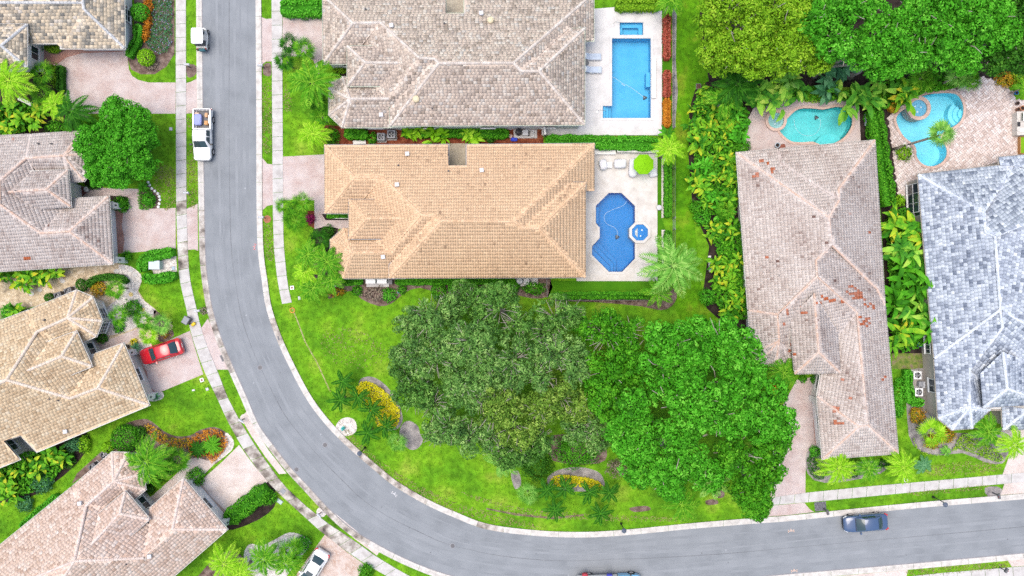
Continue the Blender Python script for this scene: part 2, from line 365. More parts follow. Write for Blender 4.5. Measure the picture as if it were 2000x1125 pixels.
def kerb(line, side, seg, stained):
    q = resample(line, seg / 3)
    for i in range(0, len(q) - 3, 3):
        s = q[i:i + 4]; mid = s[1]
        if not (-60 < mid[0] < 2060 and -60 < mid[1] < 1185): continue
        o1, o2, o3 = offset(s, side * 3.5), offset(s, side * 8), offset(s, side * 11)
        rows = []
        for k in range(4):
            tr = .06 if k == 0 else (-.06 if k == 3 else 0)
            dv = ((s[min(k + 1, 3)][0] - s[max(k - 1, 0)][0]), (s[min(k + 1, 3)][1] - s[max(k - 1, 0)][1])); l = math.hypot(*dv)
            sh = (dv[0] / l * tr, dv[1] / l * tr)
            f = lambda p, z: P(p[0] + sh[0] * 4, p[1] + sh[1] * 4, z)
            rows.append([f(s[k], .005), f(s[k], .03), f(o1[k], .045), f(o2[k], .12), f(o3[k], .12), f(o3[k], .0)])
        b = MB(); b.add([p for r_ in rows for p in r_], [[k * 6 + j, (k + 1) * 6 + j, (k + 1) * 6 + j + 1, k * 6 + j + 1][::(1 if side < 0 else -1)] for k in range(3) for j in range(5)] + [[0, 1, 2, 3, 4, 5], [18, 19, 20, 21, 22, 23]])
        b.build('kerb_stone', M_kerbst if stained(mid) else M_kerb, kb)
RS = random.Random(4)
kerb(ro, 1, 54, lambda p: (420 < p[1] and p[0] < 700 and RS.random() < .75))
kerb(ri, -1, 54, lambda p: (620 < p[1] and p[0] < 1000 and RS.random() < .8))
HARD += [ro + ri[::-1], ro + offset(ro, 12)[::-1], ri + offset(ri, -12)[::-1]]

def pavement(left, right, n, stain):
    root = empty('pavement', (0, 0, 0), kind='structure')
    HARD.append(left + right[::-1])
    def at(l, f):
        d = [0]
        for a, b in zip(l, l[1:]): d.append(d[-1] + math.dist(a, b))
        x = f * d[-1]
        for i in range(len(l) - 1):
            if x <= d[i + 1] or i == len(l) - 2:
                t = (x - d[i]) / max(1e-6, d[i + 1] - d[i]); return (l[i][0] + (l[i + 1][0] - l[i][0]) * t, l[i][1] + (l[i + 1][1] - l[i][1]) * t)
    g = .012
    for i in range(n):
        q = [at(left, (i + g) / n), at(right, (i + g) / n), at(right, (i + 1 - g) / n), at(left, (i + 1 - g) / n)]
        z = .055 + RS.uniform(-.006, .006); b = MB(); b.cr = RS.random()
        t = [P(*p, z) for p in q]; cx = sum(t, Vector()) / 4
        e = [p + (cx - p).normalized() * .02 for p in t]; lo = [P(*p, 0) for p in q]; mid = [Vector((p.x, p.y, z - .012)) for p in t]
        b.add(lo + mid + e, [[8, 9, 10, 11][::-1]] + [[k + 4, (k + 1) % 4 + 4, (k + 1) % 4 + 8, k + 8][::-1] for k in range(4)] + [[k, (k + 1) % 4, (k + 1) % 4 + 4, k + 4][::-1] for k in range(4)])
        c = at(left, (i + .5) / n)
        b.build('slab', M_concst if stain(c) else M_conc, root)
    return root
SWL = [(343, -60), (343, 0), (343.5, 250), (344, 400), (346, 470), (349, 533), (355, 570), (363, 597), (371, 645), (381, 676), (397, 722), (425, 780), (444, 822), (471, 871), (502, 916), (536, 956), (582, 998), (625, 1037), (667, 1070), (711, 1100), (760, 1128), (800, 1148)]
SWR = [(363, -60), (363, 0), (363.5, 250), (364, 400), (366, 470), (369, 533), (374, 562), (381, 590), (392, 640), (406, 680), (425, 726), (446, 780), (468, 821), (494, 864), (524, 907), (553, 947), (597, 988), (640, 1022), (692, 1056), (733, 1086), (781, 1115), (820, 1136)]
def st1(c):
    u, v = c
    return (395 < v < 425) or (470 < v < 530) or (750 < v < 1010 and RS.random() < .75) or (1010 < v < 1130 and RS.random() < .35)
pavement(SWL, SWR, 52, st1)
pavement([(530, -60), (531, 150), (532, 320), (533, 426), (535, 487), (542, 550), (551, 594)], [(551, -60), (551.5, 150), (552.5, 320), (553.5, 471), (559, 532), (563, 562), (570, 591)], 24, lambda c: False)
pavement([(1497, 973), (1573, 962.5), (1695, 950), (1818, 939.5), (2000, 923), (2060, 917)], [(1494, 987.5), (1591, 980), (1695, 970), (1818, 958), (2000, 941.5), (2060, 936)], 20, lambda c: RS.random() < .04)
pavement([(1760, 1128), (1830, 1120), (2000, 1106), (2060, 1101)], [(1766, 1150), (1834, 1142), (2000, 1127), (2060, 1122)], 11, lambda c: False)

M_tancourt = mk('tan_court', [(.34, .29, .22), (.42, .37, .29)], 2, fine=9)
# ------------------------------------------------------------------ drives and paths
patch('driveway', [(55, 99), (118, 95), (244, 95), (249, 112), (252, 136), (258, 148), (270, 156), (290, 161), (343, 161), (343, 222), (160, 222), (138, 212), (124, 180), (123, 129), (95, 127), (70, 118), (55, 112)], .014, M_drive)
patch('driveway_apron', [(363, 162), (372, 160), (384, 154), (385, 214), (378, 221), (363, 222)], .014, M_drive)
patch('fresh_pavers', [(56, 99), (118, 94), (244, 94), (240, 101), (160, 104), (130, 112), (112, 125), (95, 127), (70, 118), (56, 112)], .018, M_redpav)
patch('driveway', [(222, 412), (255, 411), (275, 408), (343, 406), (343, 487), (300, 490), (232, 495)], .014, M_drive)
patch('driveway_apron', [(364, 408), (374, 404), (386, 398), (387, 490), (380, 487), (367, 488)], .014, M_drive)
patch('fresh_pavers', [(222, 412), (241, 412), (238, 440), (243, 470), (240, 494), (222, 496)], .018, M_redpav)
patch('walkway', [(135, 356), (168, 366), (270, 369), (275, 410), (251, 411), (250, 384), (215, 382), (136, 392)], .018, M_drive)
patch('fresh_pavers', [(132, 356), (166, 366), (170, 376), (150, 392), (132, 392)], .022, mk('dark_pavers', [(.10, .04, .035), (.17, .07, .06)], 3, fine=12, famp=.3))
patch('driveway', [(252, 694), (312, 672), (371, 646), (384, 690), (397, 731), (356, 748), (320, 763), (288, 771)], .014, M_driver)
patch('driveway_apron', [(392, 642), (406, 622), (415, 640), (432, 685), (448, 722), (420, 722), (406, 685)], .014, M_driver)
patch('fresh_pavers', [(252, 694), (272, 688), (276, 708), (287, 726), (290, 750), (304, 767), (288, 772)], .018, M_redpavr)
patch('walkway', [(180, 676), (210, 664), (272, 641), (276, 652), (240, 676), (205, 690), (182, 702)], .014, M_driver)
patch('driveway', [(376, 950), (400, 932), (434, 902), (467, 869), (493, 905), (523, 941), (480, 978), (434, 1012), (372, 950)], .014, M_drivef)
patch('fresh_pavers', [(372, 948), (388, 938), (410, 968), (446, 1003), (434, 1013)], .018, pavers('tan_pavers', [(.36, .24, .18), (.42, .30, .23), (.46, .36, .30)], (.22, .11), R(36)))
patch('walkway', [(272, 985), (300, 966), (345, 925), (372, 896), (388, 894), (420, 905), (390, 935), (350, 960), (318, 985), (292, 1004)], .018, M_drivef)
patch('driveway_apron', [(470, 815), (486, 800), (497, 836), (525, 880), (560, 925), (545, 926), (518, 892), (490, 850)], .014, M_drivef)
patch('driveway', [(636, 1042), (668, 1071), (711, 1102), (690, 1150), (560, 1150), (600, 1092)], .014, pavers('cobble_pavers', [(.42, .28, .21), (.54, .44, .38), (.60, .54, .50)], (.26, .16), R(37)))
patch('driveway_apron', [(645, 1008), (655, 1003), (700, 1040), (745, 1072), (736, 1085), (692, 1052)], .014, M_drivef)
patch('driveway', [(552, 34), (640, 32), (640, 110), (620, 122), (626, 158), (690, 149), (690, 164), (650, 164), (628, 160), (612, 118), (600, 110), (552, 110)], .014, M_drive)
patch('driveway_apron', [(510, 33), (520, 37), (531, 36), (531, 120), (520, 120), (510, 128)], .014, M_drive)
patch('driveway', [(552, 306), (660, 300), (660, 416), (690, 416), (690, 447), (614, 447), (614, 391), (552, 391)], .014, M_drive)
patch('driveway_apron', [(512, 308), (522, 320), (532, 321), (533, 400), (522, 402), (512, 411)], .014, M_drive)
patch('driveway', [(1556, 742), (1610, 732), (1612, 872), (1585, 874), (1574, 886), (1573, 963), (1503, 973), (1510, 880), (1530, 790)], .014, M_drive)
patch('driveway_apron', [(1500, 988), (1571, 982), (1581, 994), (1590, 1000), (1540, 1006), (1496, 1009)], .014, M_drive)
patch('fresh_pavers', [(1588, 738), (1612, 732), (1612, 868), (1592, 868), (1588, 820), (1594, 780)], .018, M_redpav)
patch('driveway_apron', [(1505, 1137), (1640, 1125), (1773, 1113), (1766, 1150), (1500, 1170)], .014, M_drivef)
patch('driveway_apron', [(1968, 1094), (2030, 1088), (2030, 1103), (1976, 1107)], .014, M_drivef)
patch('driveway', [(1930, 850), (1945, 838), (2050, 838), (2050, 919), (1958, 927), (1975, 880), (1958, 856)], .014, M_drivef)
patch('driveway_apron', [(1962, 945), (2050, 936), (2050, 960), (1954, 967)], .014, M_drivef)

# ------------------------------------------------------------------ beds
patch('mulch_bed', [(245, 98), (262, 60), (262, -20), (341, -20), (341, 105), (325, 130), (302, 145), (275, 145), (256, 136), (250, 118)], .01, M_mulch, curve=0)
patch('mulch_bed', [(365, 128), (381, 127), (384, 140), (378, 149), (366, 150)], .01, M_mulch, curve=4)
patch('mulch_bed', [(0, 150), (60, 130), (124, 130), (124, 180), (150, 230), (165, 255), (100, 262), (0, 266)], .01, M_soil)
patch('mulch_bed', [(269, 372), (285, 362), (303, 370), (313, 388), (310, 407), (296, 410), (272, 410)], .01, M_mulch, curve=4)
patch('mulch_bed', [(213, 382), (252, 384), (254, 411), (226, 412)], .01, M_soil)
patch('mulch_bed', [(160, 350), (205, 350), (200, 368), (168, 366)], .01, M_soil)
patch('gravel_bed', [(290, 506), (344, 500), (346, 532), (300, 535)], .014, M_gravel)
patch('gravel_bed', [(-40, 540), (60, 540), (120, 520), (221, 512), (256, 520), (275, 535), (277, 550), (270, 568), (283, 588), (304, 604), (316, 622), (338, 636), (330, 655), (295, 668), (276, 672), (250, 684), (200, 700), (180, 668), (140, 585), (60, 600), (-40, 640)], .008, M_tangravel)
patch('gravel_bed', [(232, 518), (256, 521), (274, 535), (276, 550), (269, 569), (282, 588), (303, 605), (300, 615), (265, 640), (215, 655), (200, 640), (210, 600), (240, 575), (236, 545)], .012, M_gravel, curve=3)
patch('gravel_bed', [(246, 690), (275, 668), (298, 672), (290, 684), (262, 700)], .012, M_gravel)
patch('mulch_bed', [(300, 606), (318, 618), (338, 646), (336, 660), (312, 668), (305, 640)], .012, M_mulch, curve=3)
patch('gravel_bed', [(287, 765), (302, 760), (318, 766), (318, 778), (300, 784), (288, 780)], .012, M_gravel, curve=3)
patch('mulch_bed', [(215, 860), (240, 830), (280, 818), (300, 826), (320, 842), (345, 852), (372, 850), (390, 840), (420, 834), (445, 848), (452, 868), (440, 890), (410, 910), (370, 896), (330, 930), (290, 930), (262, 890), (225, 890)], .01, M_mulch, curve=3)
patch('gravel_bed', [(440, 845), (456, 860), (452, 880), (420, 904), (402, 902), (436, 884)], .014, M_gravel, curve=3)
patch('mulch_bed', [(-20, 870), (60, 858), (140, 842), (172, 848), (172, 872), (150, 905), (110, 940), (60, 970), (-20, 975)], .01, M_soil, curve=3)
patch('mulch_bed', [(200, 880), (222, 868), (212, 895), (170, 925), (140, 945), (150, 925)], .01, M_mulch)
patch('mulch_bed', [(433, 1015), (524, 940), (538, 958), (536, 990), (505, 1015), (455, 1035), (440, 1030)], .01, M_soil, curve=2)
patch('gravel_bed', [(478, 1075), (490, 1062), (510, 1066), (540, 1052), (565, 1040), (592, 1046), (608, 1060), (590, 1085), (560, 1125), (545, 1150), (500, 1130), (478, 1100)], .01, M_gravel, curve=3)
patch('mulch_bed', [(390, 1150), (410, 1098), (450, 1075), (490, 1100), (560, 1150)], .008, M_mulch, curve=2)
patch('gravel_disc', circle(478, 818, 9.5), .012, M_gravel)
patch('gravel_disc', circle(628, 1000, 10), .012, M_gravel)
patch('mulch_bed', [(516, 126), (528, 124), (530, 144), (524, 149), (514, 144)], .01, M_mulch, curve=3)
patch('mulch_ring', circle(522, 428, 7.5), .01, mk('orange_mulch', [(.30, .10, .05), (.45, .2, .12)], 5, fine=14, famp=.4))
patch('mulch_bed', [(632, 244), (668, 246), (1060, 244), (1062, 290), (640, 290), (620, 270)], .008, M_redmulch)
patch('mulch_bed', [(560, 120), (640, 120), (655, 270), (600, 280), (600, 200)], .006, M_lawn, hard=False).name = 'lawn_strip'
patch('mulch_bed', [(652, 122), (690, 124), (690, 149), (655, 150)], .016, M_soil)
patch('mulch_bed', [(628, 418), (690, 416), (690, 430), (636, 430)], .019, M_soil)
patch('mulch_bed', [(600, 412), (614, 412), (614, 446), (602, 440)], .018, M_redmulch)
patch('mulch_bed', [(616, 448), (662, 447), (650, 470), (648, 520), (690, 545), (1010, 540), (1075, 545), (1072, 578), (1040, 583), (1000, 574), (930, 566), (870, 574), (820, 562), (790, 572), (766, 592), (740, 598), (706, 584), (688, 568), (665, 574), (642, 584), (636, 566), (612, 540), (605, 500)], .01, M_mulch, curve=2)
patch('mulch_bed', [(612, 448), (660, 446), (648, 470), (640, 530), (618, 500)], .014, M_soil, curve=2)
patch('gravel_bed', [(1292, 308), (1299, 308), (1299, 424), (1292, 426)], .014, M_gravel)
patch('gravel_bed', [(1292, 449), (1299, 449), (1300, 520), (1293, 520)], .014, M_gravel)
patch('mulch_bed', [(1075, 583), (1270, 584), (1300, 560), (1318, 566), (1322, 580), (1312, 598), (1290, 606), (1250, 598), (1160, 590), (1090, 588)], .008, M_mulch, curve=2)
patch('mulch_bed', [(1313, 17), (1322, 17), (1320, 120), (1324, 180), (1318, 250), (1313, 250)], .008, M_bed)
patch('turf', [(1284, 297), (1292, 297), (1292, 426), (1300, 449), (1300, 560), (1270, 568), (1086, 568), (1070, 582), (1075, 548), (1284, 548)], .01, M_turf)
patch('gravel_disc', [(655, 836), (662, 822), (677, 815), (692, 820), (697, 836), (690, 848), (672, 852), (660, 846)], .01, M_gravel, curve=3)
patch('mulch_bed', [(701, 746), (714, 736), (733, 738), (755, 754), (776, 782), (784, 803), (786, 824), (772, 840), (745, 838), (728, 815), (706, 775)], .01, M_bed, curve=3)
patch('mulch_bed', [(786, 828), (800, 822), (816, 832), (820, 846), (826, 862), (812, 878), (794, 874), (780, 850)], .01, M_bed, curve=3)
patch('mulch_bed', [(1069, 934), (1090, 918), (1130, 912), (1165, 920), (1178, 934), (1178, 952), (1140, 960), (1080, 955)], .01, M_bed, curve=3)
patch('mulch_bed', [(998, 925), (1012, 920), (1018, 945), (1006, 955)], .01, M_bed, curve=3)
patch('mulch_bed', [(1080, 850), (1160, 858), (1185, 880), (1170, 905), (1080, 900)], .008, M_mulch, curve=3)
for q in ([(1390, 955), (1412, 958), (1414, 970), (1400, 972)], [(1378, 978), (1398, 975), (1402, 984), (1382, 986)], [(1230, 992), (1262, 988), (1270, 996), (1240, 1000)]):
    patch('bare_earth', q, .006, M_mulch, curve=4)
patch('bare_earth', offset([(570, 600), (583, 632), (596, 668), (618, 706), (645, 765)], 1.2) + offset([(570, 600), (583, 632), (596, 668), (618, 706), (645, 765)], -1.2)[::-1], .006, mk('dry_earth', [(.18, .24, .03), (.42, .36, .22)], 2, fine=8, famp=.3), hard=False)
patch('bare_earth', [(950, 992), (1010, 1003), (1080, 1010), (1140, 1004), (1140, 1007), (1080, 1014), (1008, 1007), (950, 995)], .006, M_mulch, hard=False)
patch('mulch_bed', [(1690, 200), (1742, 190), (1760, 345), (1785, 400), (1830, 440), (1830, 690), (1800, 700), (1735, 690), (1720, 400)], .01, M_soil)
patch('bare_earth', [(1742, 690), (1812, 690), (1812, 718), (1766, 722), (1742, 720)], .012, mk('weedy_earth', [(.06, .13, .015), (.16, .2, .04), (.2, .15, .11)], 2, fine=10, famp=.4))
patch('mulch_bed', [(1762, 700), (1815, 705), (1832, 830), (1860, 845), (1940, 850), (1970, 880), (1958, 905), (1925, 903), (1880, 885), (1830, 890), (1795, 880), (1775, 850), (1770, 780)], .01, M_bed, curve=2)
patch('mulch_bed', [(1570, 880), (1592, 862), (1620, 880), (1640, 905), (1700, 900), (1735, 905), (1720, 925), (1640, 942), (1590, 938), (1572, 910)], .01, M_bed, curve=2)
patch('gravel_square', [(1590, 981), (1613, 979), (1614, 997), (1592, 999)], .012, M_darkgravel)
patch('gravel_bed', [(1923, 953), (1946, 950), (1958, 957), (1955, 967), (1930, 970)], .012, M_bed, curve=2)

# ------------------------------------------------------------------ pools: a basin sunk into the ground, steps, coping, a sheet of water
LAWN_HOLES = []
def pool(name, label, outline, depth, floor, tint, coping, deckz, steps=(), zw=-.12, cw=.28, curve=0, tile=None):
    out = smooth(outline, curve) if curve else list(outline); LAWN_HOLES.append(out); HARD.append(out)
    c = sum((P(*p) for p in out), Vector()) / len(out)
    root = empty(name, (c.x, c.y, 0), label, 'pool')
    q = ccw([(P(*p).x, P(*p).y) for p in out]); n = len(q); b = MB()
    vs = [(x, y, deckz) for x, y in q] + [(x, y, -depth) for x, y in q]
    tri = geometry.tessellate_polygon([[Vector((x, y, 0)) for x, y in q]])
    b.add(vs, [[i, n + i, n + (i + 1) % n, (i + 1) % n][::-1] for i in range(n)])
    b.add([(x, y, -depth) for x, y in q], [list(t) if area([q[i] for i in t]) > 0 else list(t)[::-1] for t in tri])
    b.build('basin', floor, root)
    for st in steps:
        s = MB(); s.prism([(P(*p).x, P(*p).y) for p in st[0]], -depth + .004, st[1]); s.build('step', floor, root)
    ins = q; ou = inset(q, -cw); k = MB(); t = len(ins)
    zt = deckz + .05
    k.add([(x, y, zt) for x, y in ins] + [(x, y, zt) for x, y in ou] + [(x, y, deckz + .004) for x, y in ou] + [(x, y, deckz - .1) for x, y in ins],
          [[i, (i + 1) % t, t + (i + 1) % t, t + i][::-1] for i in range(t)] + [[t + i, t + (i + 1) % t, 2 * t + (i + 1) % t, 2 * t + i][::-1] for i in range(t)] + [[i, (i + 1) % t, 3 * t + (i + 1) % t, 3 * t + i] for i in range(t)])
    k.build('coping', coping, root)
    tm = MB(); q2 = inset(q, .012)
    tm.add([(x, y, deckz - .02) for x, y in q2] + [(x, y, -.34) for x, y in q2], [[i, n + i, n + (i + 1) % n, (i + 1) % n] for i in range(n)]); tm.build('waterline_tile', tile or floor, root)
    wm = MB(); wq = inset(q, .015); wm.add([(x, y, zw) for x, y in wq], [list(t_) if area([wq[i] for i in t_]) > 0 else list(t_)[::-1] for t_ in geometry.tessellate_polygon([[Vector((x, y, 0)) for x, y in wq]])])
    wm.build('water', water('water_' + name + str(len(LAWN_HOLES)), tint), root)
    return root
def spa(name, label, u, v, ro_, ri_, n, h, floor, tint, rim, depth=.8, rot=0.0, bench=True, dv=1.0):
    """A raised tub: rim wall, bench round the inside, water."""
    c = P(u, v, h); k = (H - h) / H / S; a, b_ = ro_ * k, ri_ * k
    root = empty(name, (c.x, c.y, 0), label, 'spa')
    m = MB(); m.lathe((c.x, c.y, 0), [(a * .97, -.9), (a * .97, h - .06), (a, h - .06), (a, h), (b_, h), (b_, h - .5)], n, rot); m.f = m.f[:-2]; m.m = m.m[:-2]; m.r = m.r[:-2]; m.build('rim', rim, root)
    f = MB(); f.lathe((c.x, c.y, 0), [(b_ + .002, h - .04), (b_ + .002, h - .18), (b_ * .62, h - .18), (b_ * .58, h - .255)], n, rot); f.f = f.f[:-2] + [f.f[-1]]; f.m = f.m[:len(f.f)]; f.r = f.r[:len(f.f)]
    f.build('tub', floor, root)
    wm = MB(); wm.add([(c.x + b_ * math.cos(2 * math.pi * i / n + rot), c.y + b_ * math.sin(2 * math.pi * i / n + rot), h - .07) for i in range(n)], [list(range(n))]); wm.build('water', water('water_' + name + label[:9], tint), root)
    for i in range(3):
        g = rot + i * 2.1 + .4; j = MB(); j.lathe((c.x + b_ * .4 * math.cos(g), c.y + b_ * .4 * math.sin(g), h - .254), [(.09, 0), (.09, .03), (.03, .04)], 8); j.build('jet', M_white, root)
    return root
def pl(name, a, b, fine=5): return mk(name, [a, b], .7, rough=.7, fine=fine, famp=.06, spec=.2)
F_blue = pl('blue_plaster', (.014, .185, .48), (.02, .215, .53))
F_sky = pl('sky_plaster', (.07, .39, .62), (.10, .45, .68))
F_teal = pl('teal_plaster', (.10, .58, .58), (.16, .66, .65))
F_aqua = pl('aqua_plaster', (.19, .67, .78), (.26, .73, .84))
F_darkblue = pl('dark_blue_tile', (.02, .09, .26), (.03, .12, .32))
F_darkteal = pl('dark_teal_tile', (.02, .25, .25), (.03, .30, .30))
T1 = (.90, .96, .99)
A_P = [(1189, 377), (1214, 377), (1240, 402), (1240, 505), (1215, 531), (1189, 531), (1156, 498), (1156, 481), (1171, 465), (1171, 445), (1163.5, 436), (1163.5, 402)]
B_P = [(1195, 75), (1271, 75), (1271, 231), (1177, 231), (1177, 207), (1195, 207)]
B_S = [(1210, 44), (1256, 44), (1256, 69), (1210, 69)]
G_P = smooth([(1524, 246), (1538, 231), (1559, 213.5), (1587, 212), (1608, 214), (1632, 209), (1650, 212), (1661, 224), (1664, 240), (1659, 254), (1646, 270), (1625, 281), (1604, 283), (1587, 277), (1566, 278), (1545, 276), (1529, 264), (1522, 254)], 3)
H_P = smooth([(1751, 240), (1752, 226), (1765, 214), (1785, 200), (1804, 185), (1825, 183), (1849, 182), (1868, 185), (1879, 200), (1881, 220), (1874, 238), (1856, 251), (1838, 263), (1838, 274), (1848, 290), (1847, 307), (1835, 320), (1818, 325), (1801, 320), (1790, 306), (1789, 292), (1783, 281), (1764, 266)], 3)
def arcstep(u, v, r, a0, a1): return [(u, v)] + [(u + r * math.cos(R(a)), v + r * math.sin(R(a))) for a in np.linspace(a0, a1, 12)]
pool('swimming_pool', 'deep blue pool of two joined octagons behind the tan tiled house', A_P, 1.35, F_blue, T1, M_trav, .09, [([(1156, 498), (1156, 483), (1192, 520), (1192, 531), (1189, 531)], -.30), ([(1157, 482), (1162, 476), (1199, 514), (1199, 530.5), (1193, 530.5), (1192.6, 519)], -.6), ([(1162.5, 475.5), (1168, 470), (1205, 508), (1205, 530.5), (1199.6, 530.5), (1199.6, 513)], -.9), ([(1163.8, 404), (1170, 404), (1170, 436), (1164, 436)], -.45)], tile=F_darkblue)
spa('spa', 'octagonal blue spa with a white rim on the edge of the deep blue pool', 1250, 454, 22.5, 17, 8, .38, F_blue, T1, M_trav, rot=R(22.5))
pool('swimming_pool', 'long rectangular light blue pool on the white deck', B_P, 1.35, F_sky, (.88, .96, .99), M_travw, .09, [([(1177.3, 207.3), (1183, 207.3), (1183, 230.7), (1177.3, 230.7)], -.25), ([(1183.3, 207.3), (1189, 207.3), (1189, 230.7), (1183.3, 230.7)], -.5), ([(1189.3, 207.3), (1194.8, 207.3), (1194.8, 230.7), (1189.3, 230.7)], -.8), ([(1263, 140), (1270.7, 140), (1270.7, 168), (1263, 168)], -.35)])
pool('spa_pool', 'small square spa pool at the top end of the white deck', B_S, .9, F_sky, (.88, .96, .99), M_travw, .09, [([(1210.4, 44.4), (1255.6, 44.4), (1255.6, 52), (1210.4, 52)], -.4), ([(1210.4, 52.3), (1216, 52.3), (1216, 68.6), (1210.4, 68.6)], -.3), ([(1248, 52.3), (1255.6, 52.3), (1255.6, 68.6), (1248, 68.6)], -.4)], cw=.05)
pool('swimming_pool', 'kidney shaped teal pool beside the weathered pink roof', G_P, 1.3, F_teal, T1, M_coping, .03, [(arcstep(1622, 290, 30, 195, 325), -.35), (arcstep(1622, 290, 22, 200, 320), -.25)], tile=F_darkteal)
spa('spa', 'round pale spa with a pink rim half under banana leaves', 1516, 235, 21, 15.5, 28, .3, pl('pale_plaster', (.25, .48, .46), (.35, .56, .54)), T1, M_coping)
pool('swimming_pool', 'free form turquoise pool with a narrow waist on the pale paver patio', H_P, 1.3, F_aqua, T1, M_coping, .03, [(arcstep(1884, 222, 27, 120, 235), -.55), (arcstep(1884, 222, 19, 118, 238), -.38), (arcstep(1884, 222, 11, 115, 240), -.2)])
spa('spa', 'round blue spa with a pink paved rim in the turquoise pool', 1795, 211, 23.5, 16.5, 28, .32, pl('spa_plaster', (.13, .40, .58), (.2, .48, .64)), T1, M_coping)
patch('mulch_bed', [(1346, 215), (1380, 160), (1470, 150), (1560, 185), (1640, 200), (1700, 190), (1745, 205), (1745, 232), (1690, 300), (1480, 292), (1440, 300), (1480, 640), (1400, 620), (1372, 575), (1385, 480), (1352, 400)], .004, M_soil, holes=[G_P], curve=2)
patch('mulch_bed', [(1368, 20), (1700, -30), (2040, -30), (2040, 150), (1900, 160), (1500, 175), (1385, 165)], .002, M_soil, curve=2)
patch('patio', [(1440, 310), (1462, 230), (1475, 205), (1500, 188), (1560, 192), (1640, 195), (1678, 200), (1682, 300), (1600, 310)], .024, M_drive, holes=[G_P])
patch('pool_deck', [(1130, 380), (1150, 297), (1284, 297), (1284, 549), (1126, 549), (1126, 536)], .09, M_trav, holes=[A_P], thick=.1)
patch('pool_deck', [(1120, 20), (1200, 14), (1200, 21), (1293, 21), (1293, 264), (1058, 264), (1058, 244), (1120, 240)], .09, M_travw, holes=[B_P, B_S], thick=.1)
patch('turf', [(1293, 18), (1312, 18), (1312, 252), (1293, 252)], .01, M_turf)
H_DECK = [(1735, 228), (1752, 212), (1790, 190), (1880, 168), (1915, 150), (1962, 160), (1985, 195), (2060, 195), (2060, 330), (1790, 350), (1775, 395), (1755, 380), (1745, 310)]
patch('patio', H_DECK, .012, mk('patio_bed', [(.34, .28, .25), (.40, .34, .31)], 1), holes=[H_P], hard=True)
# the patio's blocks, laid in pairs turned against each other: the 300 nearest the middle of the picture singly, the rest as one
pat = empty('patio_paving', (0, 0, 0), kind='structure')
def paving():
    rng = np.random.default_rng(5); ang = R(40); ca, sa = math.cos(ang), math.sin(ang); un = .235; big = []
    for i in range(-70, 70):
        for j in range(-70, 70):
            c0 = P(1870, 255); h = (i + j) % 2
            for k in (0, 1):
                lx, ly = i * un * 2 + (un if h else un * (.5 + k)), j * un * 2 + (un * (.5 + k) if h else un)
                big.append((c0.x + lx * ca - ly * sa, c0.y + lx * sa + ly * ca, h))
    A = np.array(big); px = np.stack([A[:, 0] * S + 1000, 562.5 - A[:, 1] * S], 1)
    ok = inside(px, H_DECK)
    for dx, dy in ((5, 0), (-5, 0), (0, 5), (0, -5)): ok &= ~inside(px + (dx * 1.3, dy * 1.3), H_P)
    ok &= (px[:, 0] < 2010)
    A = A[ok]; px = px[ok]; order = np.argsort(np.hypot(px[:, 0] - 1000, px[:, 1] - 562)); A = A[order]
    m = mk('paver_blocks', [(.46, .37, .33), (.60, .51, .47), (.66, .61, .58)], .5, attr=True, amp=.3, rough=.9, fine=12, famp=.12)
    L, W = un * 2 - .022, un - .022
    def ring(l, w_, z): return [(-l / 2, -w_ / 2, z), (l / 2, -w_ / 2, z), (l / 2, w_ / 2, z), (-l / 2, w_ / 2, z)]
    base = np.array(ring(L, W, 0) + ring(L, W, .03) + ring(L - .03, W - .03, .042)); F = [[8, 9, 10, 11]] + [[k, (k + 1) % 4, 4 + (k + 1) % 4, 4 + k] for k in range(4)] + [[4 + k, 4 + (k + 1) % 4, 8 + (k + 1) % 4, 8 + k] for k in range(4)]
    var = [np_mesh('paver', base, np.array(F), m, rnd=np.full(9, r_)) for r_ in np.linspace(.05, .95, 8)]
    VV, FF, RR = [], [], []
    for n_, (x, y, h) in enumerate(A):
        a = ang if h else ang + math.pi / 2
        if n_ < 300:
            o = link('paver', var[int(rng.integers(8))], pat); o.location = (x, y, .013 + rng.uniform(0, .005)); o.rotation_euler.z = a
        else:
            c, s = math.cos(a), math.sin(a); Rm = np.array([[c, s, 0], [-s, c, 0], [0, 0, 1]])
            FF.append(np.array(F) + 12 * len(VV)); VV.append(base @ Rm + (x, y, .013 + rng.uniform(0, .005))); RR += [rng.random()] * 9
    if VV:
        o = link('pavers', np_mesh('pavers', np.concatenate(VV), np.concatenate(FF), m, rnd=RR), pat); o['kind'] = 'stuff'
paving()
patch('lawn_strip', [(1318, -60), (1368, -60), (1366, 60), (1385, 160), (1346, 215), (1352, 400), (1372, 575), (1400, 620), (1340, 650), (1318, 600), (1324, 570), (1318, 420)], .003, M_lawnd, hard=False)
lw = patch('lawn', [(-9000, -9000), (11000, -9000), (11000, 10000), (-9000, 10000)], 0, M_lawn, holes=LAWN_HOLES, hard=False)

for u0, v0, u1, v1 in ((876, 284, 912, 326), (870, -10, 907, 28)): patch('courtyard', [(u0 - 4, v0 - 4), (u1 + 4, v0 - 4), (u1 + 4, v1 + 14), (u0 - 4, v1 + 14)], .02, M_tancourt)
patch('courtyard', [(39, 840), (80, 880), (38, 905), (0, 862)], .02, M_conc)
